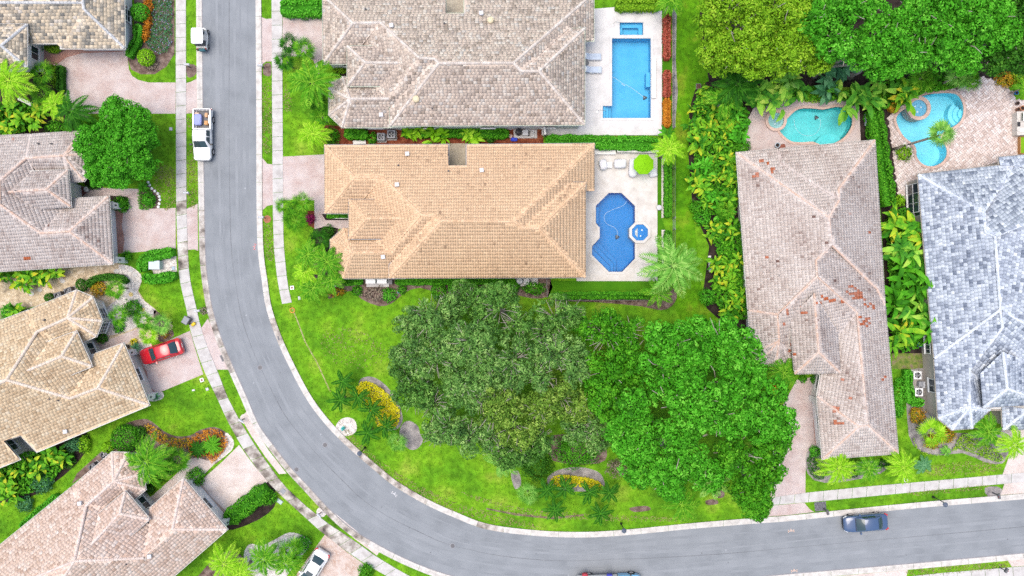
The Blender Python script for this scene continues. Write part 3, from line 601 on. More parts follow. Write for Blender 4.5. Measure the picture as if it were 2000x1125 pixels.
# ------------------------------------------------------------------ houses
def solve(V, F):
    """Heights of a roof's corners: eave corners are given; the others settle so that every slope comes out flat."""
    used = {k for f in F for k in f[0].split()}; Z = {k: (q[2] if len(q) == 3 else 4.5) for k, q in V.items() if k in used}; free = [k for k in Z if len(V[k]) == 2]
    info = []
    for f in F:
        ks = f[0].split(); pitch = f[1] if len(f) > 1 else .4; a, b = ks[0], ks[1]; E = None
        if pitch is not None and a not in free and b not in free and abs(Z[a] - Z[b]) < 1e-3:
            E0, E1 = P(*V[a]), P(*V[b]); c = sum((P(*V[k][:2], 4) for k in ks), Vector()) / len(ks); e = (E1 - E0).normalized(); n = Vector((-e.y, e.x, 0))
            E = (E0, n if n.dot(c - E0) > 0 else -n, pitch)
        info.append((ks, E))
    planes = {}
    for it in range(160):
        acc = {k: [] for k in free}
        for fi, (ks, E) in enumerate(info):
            pts = {k: P(*V[k][:2], Z[k]) for k in ks}
            if E:
                E0, n, p0 = E; num = p0 * 8 * (1 if it < 40 else .25); den = 8 * (1 if it < 40 else .25)
                for k in ks:
                    if k in free: d = (pts[k] - E0).dot(n); num += d * (Z[k] - E0.z) ; den += d * d
                m = num / den if it else p0
                gx, gy, c0 = m * n.x, m * n.y, E0.z - m * E0.dot(n)
            else:
                A = np.array([[p.x, p.y, 1] for p in pts.values()]); z = np.array([p.z for p in pts.values()]); cx = A[:, :2].mean(0)
                A[:, :2] -= cx; g = np.linalg.lstsq(np.vstack([A, [[.5, 0, 0], [0, .5, 0]]]), np.concatenate([z, [0, 0]]), rcond=None)[0]; gx, gy, c0 = g[0], g[1], g[2] - g[0] * cx[0] - g[1] * cx[1]
            planes[fi] = (gx, gy, c0)
            for k in ks:
                if k in acc: bq = P(*V[k][:2], 0); acc[k].append(((gx * bq.x + gy * bq.y + c0) / (1 + (gx * bq.x + gy * bq.y) / H), 1 if E else .6))
        for k in free: Z[k] = sum(z * w_ for z, w_ in acc[k]) / sum(w_ for _, w_ in acc[k])
    D = {k: P(*V[k][:2], Z[k]) for k in Z}
    bad = max((abs(planes[fi][0] * D[k].x + planes[fi][1] * D[k].y + planes[fi][2] - D[k].z), k, fi) for fi, (ks, E) in enumerate(info) for k in ks); print('roof fit', [round(bad[0], 2)] + list(bad[1:]))
    return D, planes
def newell(ps):
    n = Vector((0, 0, 0))
    for a, b in zip(ps, ps[1:] + ps[:1]): n += Vector(((a.y - b.y) * (a.z + b.z), (a.z - b.z) * (a.x + b.x), (a.x - b.x) * (a.y + b.y)))
    return n.normalized()
def unit_tile(kind, W, E, lift, rel=1.0):
    """A tile at the origin: x along the eave, y up the slope, z out of the roof. Flat slab, or a roll beside a pan."""
    g = .005; lap = .03
    if kind == 'flat':
        h1, h0 = .030 + lift * .6, .010
        v = [(g, 0, h1), (W - g, 0, h1), (W - g, E + lap, h0), (g, E + lap, h0), (g, 0, 0), (W - g, 0, 0), (W - g, E + lap, 0), (g, E + lap, 0)]
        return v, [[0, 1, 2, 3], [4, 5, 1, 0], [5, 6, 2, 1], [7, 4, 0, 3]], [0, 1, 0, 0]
    f = [.02, .16, .30, .56, .70, .98]; hh = [.02, .02, .062, .062, .02, .02]
    v = []
    for y, s in ((0, .03), (E + lap, .0)):
        for a, b in zip(f, hh): v.append((a * W, y, (b * 1.1 + s) * rel + lift * .5))
    for a in (f[0], f[-1]): v.append((a * W, 0, 0))
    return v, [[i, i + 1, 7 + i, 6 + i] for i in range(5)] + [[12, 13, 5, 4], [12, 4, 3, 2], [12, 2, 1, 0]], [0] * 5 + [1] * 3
def house(name, label, V, F, walls, spec, caps=(), vents=(), oddtiles=None, extra=None):
    """walls: list of (outline, eave height); spec: tile kind, size, materials."""
    D, planes = solve(V, F); kind = spec['kind']; W, E = spec['w'], spec['e']
    rng = np.random.default_rng(spec.get('seed', 1)); stag = .5 if kind == 'flat' else 0
    c = sum(D.values(), Vector()) / len(D); root = empty(name, (c.x, c.y, 0), label, 'house')
    roof = empty('roof', (0, 0, 0)); roof.parent = root; ORG[roof.name] = Vector((c.x, c.y, 0))
    deck = MB(); cells = []; mt = spec['mats']
    for fi, f in enumerate(F):
        gx, gy, c0 = planes[fi]; ps = [Vector((D[k].x, D[k].y, gx * D[k].x + gy * D[k].y + c0)) for k in f[0].split()]; n = Vector((-gx, -gy, 1)).normalized()
        if area([(p.x, p.y) for p in ps]) < 0: ps = ps[::-1]
        deck.add([p - Vector((0, 0, .02)) for p in ps], [list(range(len(ps)))])
        e = Vector((-n.y, n.x, 0))
        if e.length < .02: e = Vector((1, 0, 0))
        e.normalize(); up = n.cross(e).normalized()
        if up.z < 0: up, e = -up, -e
        o = sum(ps, Vector()) / len(ps)
        q = [((p - o).dot(e), (p - o).dot(up)) for p in ps]; q = ccw(q)
        s0, s1 = min(a for a, _ in q), max(a for a, _ in q); t0, t1 = min(b for _, b in q) - .04, max(b for _, b in q)
        for r_ in range(int((t1 - t0) / E) + 1):
            t = t0 + r_ * E; ns = int((s1 - s0) / W) + 2
            s = s0 - W * (rng.random() if stag else 0) + np.arange(ns) * W
            if spec.get('rag'): s = s + rng.uniform(-.02, .02)
            C = [inside(np.stack([s + dx, np.full(ns, t + dy)], 1), q) for dx in (.01, W - .01) for dy in (.05, E - .01)]
            full = C[0] & C[1] & C[2] & C[3]; part = (C[0] | C[1] | C[2] | C[3]) & ~full
            for i in np.nonzero(full)[0]: cells.append((o + e * float(s[i]) + up * t, e, up, n, None))
            for i in np.nonzero(part)[0]:
                g = clip(q, s[i] + .005, s[i] + W - .005, t, t + E + .02)
                if len(g) >= 3 and abs(area(g)) > .12 * W * E: cells.append((o + e * float(s[i]) + up * t, e, up, n, [(a - s[i], b - t) for a, b in g]))
    deck.build('roof_deck', spec.get('deck') or M_soil, roof)
    # patches of weathering: neighbouring tiles share a tone
    K = np.array([[x[0].x, x[0].y] for x in cells]); ph = rng.uniform(0, 9, 6)
    wv = np.sin(K[:, 0] * .55 + ph[0]) * np.sin(K[:, 1] * .6 + ph[1]) + .6 * np.sin(K[:, 0] * 1.3 + K[:, 1] * .9 + ph[2])
    rnd = np.clip(.45 + spec.get('patch', .08) * wv + rng.normal(0, spec.get('var', .2), len(K)), 0, .94)
    if spec.get('dark'): rnd[rng.random(len(K)) < spec['dark']] = .02
    pxs = np.array([[x[0].x * S * H / (H - x[0].z) + 1000, 562.5 - x[0].y * S * H / (H - x[0].z)] for x in cells])
    if oddtiles:
        for (u, v, ru, rv, pr) in oddtiles:
            h = (np.abs(pxs[:, 0] - u) < ru) & (np.abs(pxs[:, 1] - v) < rv) & (rng.random(len(K)) < pr); rnd[h] = .97 + .03 * rng.random(h.sum())
    infr = (pxs[:, 0] > 2) & (pxs[:, 0] < 1998) & (pxs[:, 1] > 2) & (pxs[:, 1] < 1123)
    d = np.hypot(pxs[:, 0] - 1000, pxs[:, 1] - 562); d[~infr] += 1e5
    isfull = np.array([x[4] is None for x in cells]); d[~isfull] += 1e5
    own = set(np.argsort(d)[:300].tolist())
    lifts = [0, .008, .016]; ut = [unit_tile(kind, W, E, l, spec.get('relief', 1.0)) for l in lifts]; levels = np.linspace(0, 1, 12)
    var = {}
    VV, F4, F3, M4, M3, R4, R3, off = [], [], [], [], [], [], [], 0
    fulls = {0: [], 1: [], 2: []}
    clipped = []
    for i, x in enumerate(cells):
        li = int(rng.integers(3))
        if x[4] is None:
            if i in own:
                lv = int(np.argmin(np.abs(levels - rnd[i]))); key = (li, lv)
                if key not in var:
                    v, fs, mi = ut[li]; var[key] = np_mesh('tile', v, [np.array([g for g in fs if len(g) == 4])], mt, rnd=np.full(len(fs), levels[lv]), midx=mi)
                o = link('tile', var[key], roof); M = Matrix((x[1], x[2], x[3])).transposed().to_4x4(); M.translation = x[0] - Vector((c.x, c.y, 0)); o.matrix_local = M
            else: fulls[li].append(i)
        else: clipped.append(i)
    off = 0; VV = []; FF = []; MM = []; RR = []
    for li, ids in fulls.items():
        if not ids: continue
        v, fs, mi = ut[li]; v = np.array(v); nv = len(v)
        O = np.array([cells[i][0] for i in ids]); A = np.array([cells[i][1] for i in ids]); B = np.array([cells[i][2] for i in ids]); N = np.array([cells[i][3] for i in ids])
        X = O[:, None] + v[None, :, :1] * A[:, None] + v[None, :, 1:2] * B[:, None] + v[None, :, 2:] * N[:, None]
        VV.append(X.reshape(-1, 3)); fa = np.array(fs)
        FF.append((fa[None] + (np.arange(len(ids)) * nv)[:, None, None] + off).reshape(-1, 4)); off += nv * len(ids)
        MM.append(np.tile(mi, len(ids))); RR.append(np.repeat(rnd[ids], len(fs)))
    V1 = np.concatenate(VV) - np.array([c.x, c.y, 0])
    o = link('roof_tiles', np_mesh('roof_tiles', V1, np.concatenate(FF), mt, rnd=np.concatenate(RR), midx=np.concatenate(MM)), roof); o['kind'] = 'stuff'
    b = MB()
    for i in clipped:
        O, A, B, N, g = cells[i]; b.cr = float(rnd[i]); k = len(g); g = ccw(g)
        hh = [(.036 - .025 * t / E) if kind == 'flat' else (.085 - .03 * t / E) for _, t in g]
        v = [O + A * s_ + B * t_ + N * h_ for (s_, t_), h_ in zip(g, hh)] + [O + A * s_ + B * t_ for s_, t_ in g]
        b.add(v, [list(range(k))] + [[j, k + j, k + (j + 1) % k, (j + 1) % k] for j in range(k)])
    if b.v:
        o = b.build('cut_tiles', mt, roof); o['kind'] = 'stuff'
    # hip and ridge caps: a run of short overlapping cover tiles along each convex edge
    edges = {}
    for fi, f in enumerate(F):
        ks = f[0].split()
        for a, b_ in zip(ks, ks[1:] + ks[:1]): edges.setdefault(frozenset((a, b_)), []).append(fi)
    runs = []
    for ek, fs in edges.items():
        if len(fs) == 2:
            a, b_ = tuple(ek); n = [newell([D[k] for k in F[i][0].split()]) for i in fs]; n = [x if x.z > 0 else -x for x in n]
            c1 = sum((D[k] for k in F[fs[1]][0].split()), Vector()) / len(F[fs[1]][0].split())
            if (c1 - D[a]).dot(n[0]) < -.05: runs.append((a, b_))
    for cp in caps:
        a, b_ = cp.split(); runs.append((a, b_))
    for a, b_ in runs:
        pa, pb = D[a], D[b_]
        if pa.z > pb.z: pa, pb = pb, pa
        t = pb - pa; Ln = t.length; t.normalize(); sd_ = Vector((t.y, -t.x, 0)).normalized(); u = sd_.cross(t); u = u if u.z > 0 else -u
        m = MB(); nn = max(1, int(Ln / .40)); st = Ln / nn; w_ = spec.get('capw', .17)
        for k in range(nn):
            m.cr = float(rng.uniform(.1, .9)); y0, y1 = k * st, (k + 1) * st + .05; lift = .0
            prof = [(-1, -.05), (-.55, .055), (0, .085), (.55, .055), (1, -.05)]
            v = [pa + t * y0 + sd_ * (x * w_) + u * (z + .075) for x, z in prof] + [pa + t * y1 + sd_ * (x * w_ * .86) + u * (z + .045) for x, z in prof]
            m.add(v, [[j, j + 1, 6 + j, 5 + j][::-1] for j in range(4)] + [[0, 1, 2, 3, 4]])
        m.build('ridge_cap', spec['cap'], roof)
    # walls, soffit, gutter
    for outl, ze in walls:
        pts = [(P(u, v, ze).x, P(u, v, ze).y) for u, v in outl]; q = ccw(pts); ins = inset(q, spec.get('over', .6))
        m = MB(); m.prism(ins, 0, ze - .12); m.build('wall', spec.get('wall', M_wall), root)
        m = MB(); m.prism(inset(q, .05), ze - .17, ze - .075); m.build('soffit', M_trim, root)
        m = MB(); n = len(q)
        for i in range(n):
            a, b_ = Vector((*q[i], 0)), Vector((*q[(i + 1) % n], 0)); dv = (b_ - a).normalized(); nv = Vector((dv.y, -dv.x, 0))
            prof = [(0, -.13), (.10, -.13), (.115, -.015), (.09, -.015), (.08, -.07), (0, -.07)]
            v = [a + nv * x + Vector((0, 0, ze + z)) - dv * x for x, z in prof] + [b_ + nv * x + Vector((0, 0, ze + z)) + dv * x for x, z in prof]
            m.add(v, [[j, j + 1, 7 + j, 6 + j] for j in range(5)])
        m.build('gutter', spec.get('gutter', M_trim), root)
        for i in range(n):
            a, b_ = Vector((*ins[i], 0)), Vector((*ins[(i + 1) % n], 0)); Ln = (b_ - a).length
            if Ln < 2.4: continue
            for k in range(max(1, int(Ln / 6))):
                mid = a.lerp(b_, (k + .5) / max(1, int(Ln / 6))); window(root, mid, (b_ - a).normalized(), 1.5, 1.3, .95)
    for (u, v, kd) in vents:
        z = 4.8; p = P(u, v, z)
        hit = None
        for f in F:
            ps = [D[k] for k in f[0].split()]
            if inside([(p.x, p.y)], [(q_.x, q_.y) for q_ in ps])[0]:
                n = newell(ps); z = ps[0].z - ((p - ps[0]).x * n.x + (p - ps[0]).y * n.y) / n.z
        p = P(u, v, z); m = MB()
        if kd == 'pipe': m.lathe((p.x, p.y, z - .05), [(.12, 0), (.10, .12), (.05, .14), (.05, .4), (.035, .4)], 8); m.build('vent_pipe', M_darkgrey, roof)
        elif kd == 'dome': m.lathe((p.x, p.y, z - .05), [(.36, 0), (.36, .2), (.33, .3), (.2, .37), (.02, .4)], 14); m.build('roof_fan', plain('cream_metal', (.60, .52, .34), .5), roof)
        else: m.box((p.x, p.y, z + .1), (.34, .34, .34), .1, .85); m.box((p.x, p.y, z + .29), (.42, .42, .05), .1); m.build('roof_vent', M_lightgrey, roof)
    if extra: extra(root, D)
    HARD.extend([o_ for o_, _ in walls])
    return root, D
def window(root, mid, dv, w_, h, sill, nx=2, ny=1, off=.0):
    nv = Vector((dv.y, -dv.x, 0)); fr = MB(); o = mid + nv * (.012 + off)
    M = Matrix((dv, nv, Vector((0, 0, 1)))).transposed().to_4x4(); M.translation = o + Vector((0, 0, sill))
    for x in (-w_ / 2 + .035, w_ / 2 - .035): fr.box((x, .02, h / 2), (.07, .08, h), M4=M)
    for z in (.035, h - .035): fr.box((0, .02, z), (w_ - .14, .08, .07), M4=M)
    for i in range(1, nx): fr.box((-w_ / 2 + w_ * i / nx, .02, h / 2), (.04, .07, h - .14), M4=M)
    for j in range(1, ny): fr.box((0, .02, h * j / ny), (w_ - .14, .06, .035), M4=M)
    fr.box((0, .05, -.04), (w_ + .16, .14, .07), M4=M)
    fo = fr.build('window', M_white, root)
    for i in range(nx):
        g = MB(); x0, x1 = -w_ / 2 + w_ * i / nx + .03, -w_ / 2 + w_ * (i + 1) / nx - .03
        g.box(((x0 + x1) / 2, .008, h / 2), (x1 - x0, .012, h - .1), M4=M); g.build('pane', M_glass, fo)
def side_window(root, u0, v0, u1, v1, z0, z1, nx=2, ny=1):
    """A window that faces the middle of the picture: its sill ends at two pixels."""
    a, b_ = P(u0, v0, z0), P(u1, v1, z0); dv = (b_ - a); Ln = dv.length; dv = Vector((dv.x, dv.y, 0)).normalized(); mid = (a + b_) / 2; mid.z = 0
    nv = Vector((dv.y, -dv.x, 0))
    if nv.dot(mid) > 0: dv = -dv
    window(root, mid, dv, Ln, z1 - z0, z0, nx, ny)
def garage_door(root, mid, dv, w_=4.9, h=2.2):
    nv = Vector((dv.y, -dv.x, 0)); M = Matrix((dv, nv, Vector((0, 0, 1)))).transposed().to_4x4(); M.translation = mid + nv * .01
    b = MB(); b.box((0, .02, h / 2), (w_, .05, h), M4=M); d = b.build('garage_door', M_white, root)
    for k in range(4):
        for i in range(6):
            p = MB(); p.box((-w_ / 2 + w_ * (i + .5) / 6, .05, h * (k + .5) / 4), (w_ / 6 - .12, .02, h / 4 - .1), M4=M); p.build('panel', M_white, d)

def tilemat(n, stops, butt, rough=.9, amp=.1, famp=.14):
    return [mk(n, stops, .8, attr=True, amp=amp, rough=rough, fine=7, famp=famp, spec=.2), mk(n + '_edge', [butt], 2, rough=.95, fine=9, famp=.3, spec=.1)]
ODD = (.48, .12, .05)
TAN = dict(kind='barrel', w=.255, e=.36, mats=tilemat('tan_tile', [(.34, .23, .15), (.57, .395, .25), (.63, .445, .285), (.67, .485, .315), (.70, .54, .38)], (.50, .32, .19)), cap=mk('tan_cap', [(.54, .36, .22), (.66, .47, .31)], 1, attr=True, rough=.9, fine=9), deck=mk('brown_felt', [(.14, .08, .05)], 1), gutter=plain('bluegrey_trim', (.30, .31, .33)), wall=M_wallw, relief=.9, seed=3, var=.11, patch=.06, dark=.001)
TAUPE = dict(kind='flat', w=.41, e=.30, mats=tilemat('taupe_tile', [(.33, .27, .22), (.40, .335, .285), (.52, .43, .36), (.55, .46, .38), (.60, .54, .47), (.46, .43, .40)], (.36, .29, .25)), cap=mk('taupe_cap', [(.46, .40, .35), (.62, .57, .52)], 1, attr=True, rough=.9), deck=mk('grey_felt', [(.26, .22, .19)], 1), gutter=plain('green_white_trim', (.50, .55, .45)), wall=M_wallw, over=.35, seed=7, var=.24, patch=.04)
OCHRE = dict(kind='flat', w=.46, e=.33, mats=tilemat('ochre_tile', [(.20, .19, .17), (.33, .30, .25), (.48, .40, .30), (.62, .51, .37), (.66, .57, .44), (.54, .49, .44)], (.27, .23, .19)), cap=mk('grey_cap', [(.40, .41, .42), (.56, .56, .56)], 1, attr=True, rough=.9), deck=mk('dark_felt', [(.18, .16, .14)], 1), wall=M_wallw, over=.7, seed=11, var=.27, patch=.05)
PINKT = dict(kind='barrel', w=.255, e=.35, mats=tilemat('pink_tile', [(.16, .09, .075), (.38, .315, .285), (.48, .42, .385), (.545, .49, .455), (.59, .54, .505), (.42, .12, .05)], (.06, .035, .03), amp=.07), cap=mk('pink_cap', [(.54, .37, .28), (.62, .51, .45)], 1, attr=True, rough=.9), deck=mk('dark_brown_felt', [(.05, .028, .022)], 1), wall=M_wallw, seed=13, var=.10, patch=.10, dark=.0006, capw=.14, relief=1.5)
BEIGE = dict(kind='flat', w=.40, e=.335, mats=tilemat('beige_tile', [(.47, .34, .21), (.56, .42, .27), (.62, .475, .31), (.65, .52, .355), (.68, .57, .42)], (.34, .23, .14)), cap=mk('beige_cap', [(.56, .47, .38), (.64, .56, .48)], 1, attr=True, rough=.9), deck=mk('umber_felt', [(.24, .17, .11)], 1), wall=M_wall, seed=17, var=.24, patch=.03)
ROSE = dict(kind='flat', w=.42, e=.335, mats=tilemat('rose_tile', [(.46, .33, .26), (.56, .42, .34), (.62, .48, .40), (.65, .53, .455), (.68, .59, .53)], (.34, .22, .165)), cap=mk('rose_cap', [(.57, .46, .40), (.65, .56, .51)], 1, attr=True, rough=.9), deck=mk('russet_felt', [(.25, .16, .12)], 1), wall=M_wallw, seed=19, var=.24, patch=.04)
BLUE = dict(kind='flat', w=.39, e=.35, mats=tilemat('blue_tile', [(.16, .19, .25), (.29, .33, .40), (.44, .49, .56), (.52, .57, .63), (.65, .69, .73)], (.20, .225, .28), famp=.1), cap=mk('blue_cap', [(.48, .53, .59), (.64, .68, .72)], 1, attr=True, rough=.9), deck=mk('slate_felt', [(.16, .17, .19)], 1), wall=M_wallt, gutter=plain('tan_trim', (.40, .36, .31)), seed=23, var=.22, patch=.03)
z0, z1, zd = 3.0, 3.9, 3.9
# the tan house in the middle, and the taupe one above it, share their plan
VA = dict(nw=(635, 284, z0), n1=(875.5, 283, z0), n2=(875.5, 324), n3=(911.5, 324), n4=(911.5, 283, z0), ne=(1160, 281, z0), e1=(1160, 373, z0), e0=(1126, 373), gsw=(635, 416, z0), gse=(712, 416, z0), g1=(693, 346), g2=(747, 346), s1=(824, 420), r0=(848.5, 423), r1=(861, 431.5), r2=(1003.5, 433), r3=(1023, 445), r4=(1053, 446), vs=(762, 517), bk=(761, 493), ba=(686, 493), b0=(671, 446, z0), b1=(646, 469, z0), b2=(646, 520, z0), b3=(670, 543, z0), b4=(762, 543, z0), b5=(712, 446, z0), sw=(761, 542.5, z1), sw2=(761, 517, z1), se=(1143, 541, z1), sn=(1143, 357, z1), sn0=(1116, 357, z1), gv=(712, 388))
FA = [('nw n1 n2 n3 n4 ne r2 r1 r0 s1 g2 g1', .4), ('gsw nw g1', .4), ('gsw gse gv g2 g1', .4), ('ne e1 e0 sn0 r3 r2', .4),
      ('g2 gv b5 bk s1', None), ('b3 b4 vs r0 s1 bk ba', .4), ('b0 b5 bk ba', .4), ('b0 b1 ba', .4), ('b1 b2 ba', .4), ('b2 b3 ba', .4),
      ('sw sw2 r0 r1', .4), ('sw se r4 r3 r2 r1', .4), ('se sn r4', .4), ('sn0 sn r4 r3', .4)]
DA = dict(d1=(682, 390.5, zd), d2=(682, 466, zd), d5=(757, 465, zd), d4=(756, 390.5, zd), d3=(756, 390.5), da=(716, 427), dr=(789, 426))
def house_ab(name, label, V, Dd, spec, walls, vents, odd=None, extra=None):
    V = dict(V); V.update(Dd); V.pop('d3')
    F = FA + [('d1 d2 da', .45), ('d4 d1 da dr', .45), ('d2 d5 dr da', .45)]
    return house(name, label, V, F, walls, spec, vents=vents, oddtiles=odd, extra=extra)
WA = [([(635, 284), (875.5, 283), (875.5, 325), (911.5, 325), (911.5, 283), (1160, 281), (1160, 373), (1100, 373), (1100, 430), (712, 430), (712, 416), (635, 416)], z0),
      ([(671, 446), (646, 469), (646, 520), (670, 543), (790, 543), (790, 446)], z0), ([(682, 390.5), (682, 466), (745, 466), (745, 390.5)], zd),
      ([(761, 542), (1143, 541), (1143, 357), (1112, 357), (1000, 450), (862, 450), (766, 512), (761, 517)], z1)]
WA[0] = ([(635, 284), (875.5, 283), (875.5, 325), (911.5, 325), (911.5, 283), (1160, 281), (1160, 373), (1100, 373), (1100, 430), (712, 430), (712, 416), (635, 416)], z0)
house_ab('house', 'house with a tan barrel tiled roof in the middle, beside the deep blue octagon pool', VA, DA, TAN, WA,
         [(796, 301, 'vent'), (776, 361, 'vent'), (941, 333, 'vent'), (749, 502, 'vent'), (778, 323, 'pipe'), (876, 334, 'pipe')], odd=None)
VB = dict(nw=(631, -9, z0), n1=(870, -10, z0), n2=(870, 26.5), n3=(907, 26.5), n4=(907, -10, z0), ne=(1159, -13, z0), e1=(1159, 79, z0), e0=(1124, 79), gsw=(632, 124, z0), gse=(708, 124, z0), g1=(689, 45), g2=(743, 44), s1=(819, 113), r0=(849, 115), r1=(857, 123.5), r2=(1003, 123), r3=(1018, 139), r4=(1053, 139), vs=(768, 211), bk=(759, 192.5), ba=(684, 193), b0=(669, 151, z0), b1=(643, 173, z0), b2=(643, 224, z0), b3=(668, 248, z0), b4=(761, 248, z0), b5=(708, 151, z0), sw=(762, 245, z1), sw2=(762, 211, z1), se=(1141, 243, z1), sn=(1141, 56, z1), sn0=(1110, 57, z1), gv=(708, 88))
DB = dict(d1=(679, 90.7, zd), d2=(679, 167.5, zd), d5=(745, 167, zd), d4=(742, 90.7, zd), d3=(742, 90.7), da=(713, 122), dr=(785, 123))
WB = [([(631, -9), (870, -10), (870, 26.5), (907, 26.5), (907, -10), (1159, -13), (1159, 79), (1095, 79), (1095, 135), (708, 135), (708, 124), (632, 124)], z0),
      ([(669, 151), (643, 173), (643, 224), (668, 248), (790, 248), (790, 151)], z0), ([(679, 90.7), (679, 167.5), (740, 167.5), (740, 90.7)], zd),
      ([(762, 245), (1141, 243), (1141, 56), (1106, 57), (1000, 150), (862, 150), (768, 206), (762, 211)], z1)]
house_ab('house', 'house with a taupe flat tiled roof at the top, beside the white pool deck', VB, DB, TAUPE, WB,
         [(958, 40, 'dome'), (813, 194, 'dome'), (940, 27, 'vent'), (765, 51, 'vent'), (745, 225, 'vent'), (868, 46, 'pipe'), (714, 18, 'pipe'), (844, 212, 'pipe')])
# top left: only the garage wing and the entrance of the house are in the picture
house('house', 'house with a mottled ochre and grey tiled roof in the top left corner',
      dict(ge=(243, 94, z0), gn=(241, -70, z0), gw=(119, 94, z0), ap=(164, 18), rr=(162, 5), rn=(162, -40), me=(119, 84), mw=(-130, 88, z0), me2=(110, 84.5, z0), rw=(-130, 5), bn=(-130, -70, z0), e1=(52, 48, zd), e2=(52, 132, zd), ea=(2, 89), ew=(-90, 89), e3=(-90, 48, zd), e4=(-90, 132, zd)),
      [('ge gn rn rr ap', .4), ('gw ge ap', .4), ('mw me2 gw ap rr rw', .4), ('gn bn rw rr rn', .4), ('e1 e2 ea', .45), ('e3 e1 ea ew', .45), ('e2 e4 ew ea', .45)],
      [([(243, 94), (241, -70), (-130, -70), (-130, 84), (119, 84), (119, 94)], z0), ([(52, 48), (52, 132), (-90, 132), (-90, 48)], zd)], OCHRE,
      extra=lambda r, D: (side_window(r, 254, 22, 254, 46, .9, 2.2, 2, 2),))
house('house', 'house with a weathered pink barrel tiled roof behind the round clipped tree',
      dict(nw=(-120, 271, z0), na=(61, 263, z0), nb=(160, 256.5, z0), c1=(172, 270, z0), c2=(178, 300, z0), c3=(172, 343, z0), c4=(164, 353, z0), c5=(136, 355, z0), c6=(85, 355, z0), ap=(125, 304), k=(52, 309), k2=(0, 353), kw=(-120, 358), h0=(-60, 353), v=(60, 276), vw=(-20, 353), gq=(80, 455.5), gq2=(0, 399), ga=(136, 452), gn=(149, 388, z0), gne=(212, 384.5, z0), gse=(220, 514.7, z0), gsw=(-120, 537, z0), gv=(130, 402), d1=(132.5, 332.5, zd), d2=(138, 403, zd), d3=(72, 408.5, zd), d4=(61, 336.5, zd), da=(91, 370), dr=(19, 375), rw=(-120, 399)),
      [('na nb ap k v', .4), ('nb c1 ap', .4), ('c1 c2 ap', .4), ('c2 c3 ap', .4), ('c3 c4 ap', .4), ('c4 c5 ap', .4), ('c5 c6 k ap', .4), ('nw na v k k2 kw', .4),
       ('k k2 gq2 gq gv c5 c6', None), ('gn gne ga gq gv', .4), ('gne gse ga', .4), ('gse gsw rw gq2 gq ga', .4), ('k2 kw rw gq2', None), ('d1 d2 da', .45), ('d4 d1 da dr', .45), ('d2 d3 dr da', .45)],
      [([(-120, 271), (61, 263), (160, 256.5), (172, 270), (178, 300), (172, 343), (164, 353), (136, 355), (136, 388), (149, 388), (212, 384.5), (220, 514.7), (-120, 537)], 3.0), ([(132.5, 332.5), (138, 403), (40, 408.5), (40, 336)], zd)], dict(PINKT, over=1.0),
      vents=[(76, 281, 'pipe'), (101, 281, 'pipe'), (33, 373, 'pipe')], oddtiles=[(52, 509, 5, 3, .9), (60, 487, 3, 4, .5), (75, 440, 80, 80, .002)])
house('house', 'house with a clean beige tiled roof behind the red car', 
      dict(nw=(-110, 668, z0), na=(57, 606, z0), nb=(149, 567.5, z0), c1=(181, 581, z0), c2=(199, 627, z0), c3=(188, 656, z0), c4=(162, 667, z0), c5=(140, 675, z0), ap=(132, 621), k=(72, 648), k2=(12.5, 742), kw=(-110, 770), v=(57, 628), s=(137, 778), ga=(191, 758), gn=(184, 692, z0), gne=(241, 671, z0), gse=(291, 791, z0), gv=(176, 720), s1=(72, 882, z0), s2=(40, 850), s3=(7, 861), s4=(38, 897, z0), sw=(-110, 957, z0), rw=(-110, 800), d1=(149, 647.5, zd), d2=(179, 715, zd), d3=(117, 740, zd), d4=(96, 667, zd), da=(120, 696), dr=(53, 724)),
      [('na nb ap k v', .4), ('nb c1 ap', .4), ('c1 c2 ap', .4), ('c2 c3 ap', .4), ('c3 c4 ap', .4), ('c4 c5 k ap', .4), ('nw na v k k2 kw', .4), ('k k2 s gv c5', None), ('gn gne ga s gv', .4), ('gne gse ga', .4), ('gse s1 s2 s3 s4 sw rw k2 s ga', .4), ('d1 d2 da', .45), ('d4 d1 da dr', .45), ('d2 d3 dr da', .45), ('k2 kw rw', None)],
      [([(-110, 668), (57, 606), (149, 567.5), (181, 581), (199, 627), (188, 656), (162, 667), (172, 697), (184, 692), (241, 671), (291, 791), (72, 882), (40, 850), (7, 861), (38, 897), (-110, 957)], z0), ([(149, 647.5), (179, 715), (112, 742), (88, 670)], zd)], BEIGE,
      vents=[(87, 625, 'pipe'), (115, 782, 'pipe'), (97, 779, 'pipe'), (130, 842, 'vent')],
      extra=lambda r, D: (side_window(r, 199, 592, 212, 622, .5, 2.5, 3, 4), side_window(r, 213, 629, 205, 650, .5, 2.5, 3, 4)))
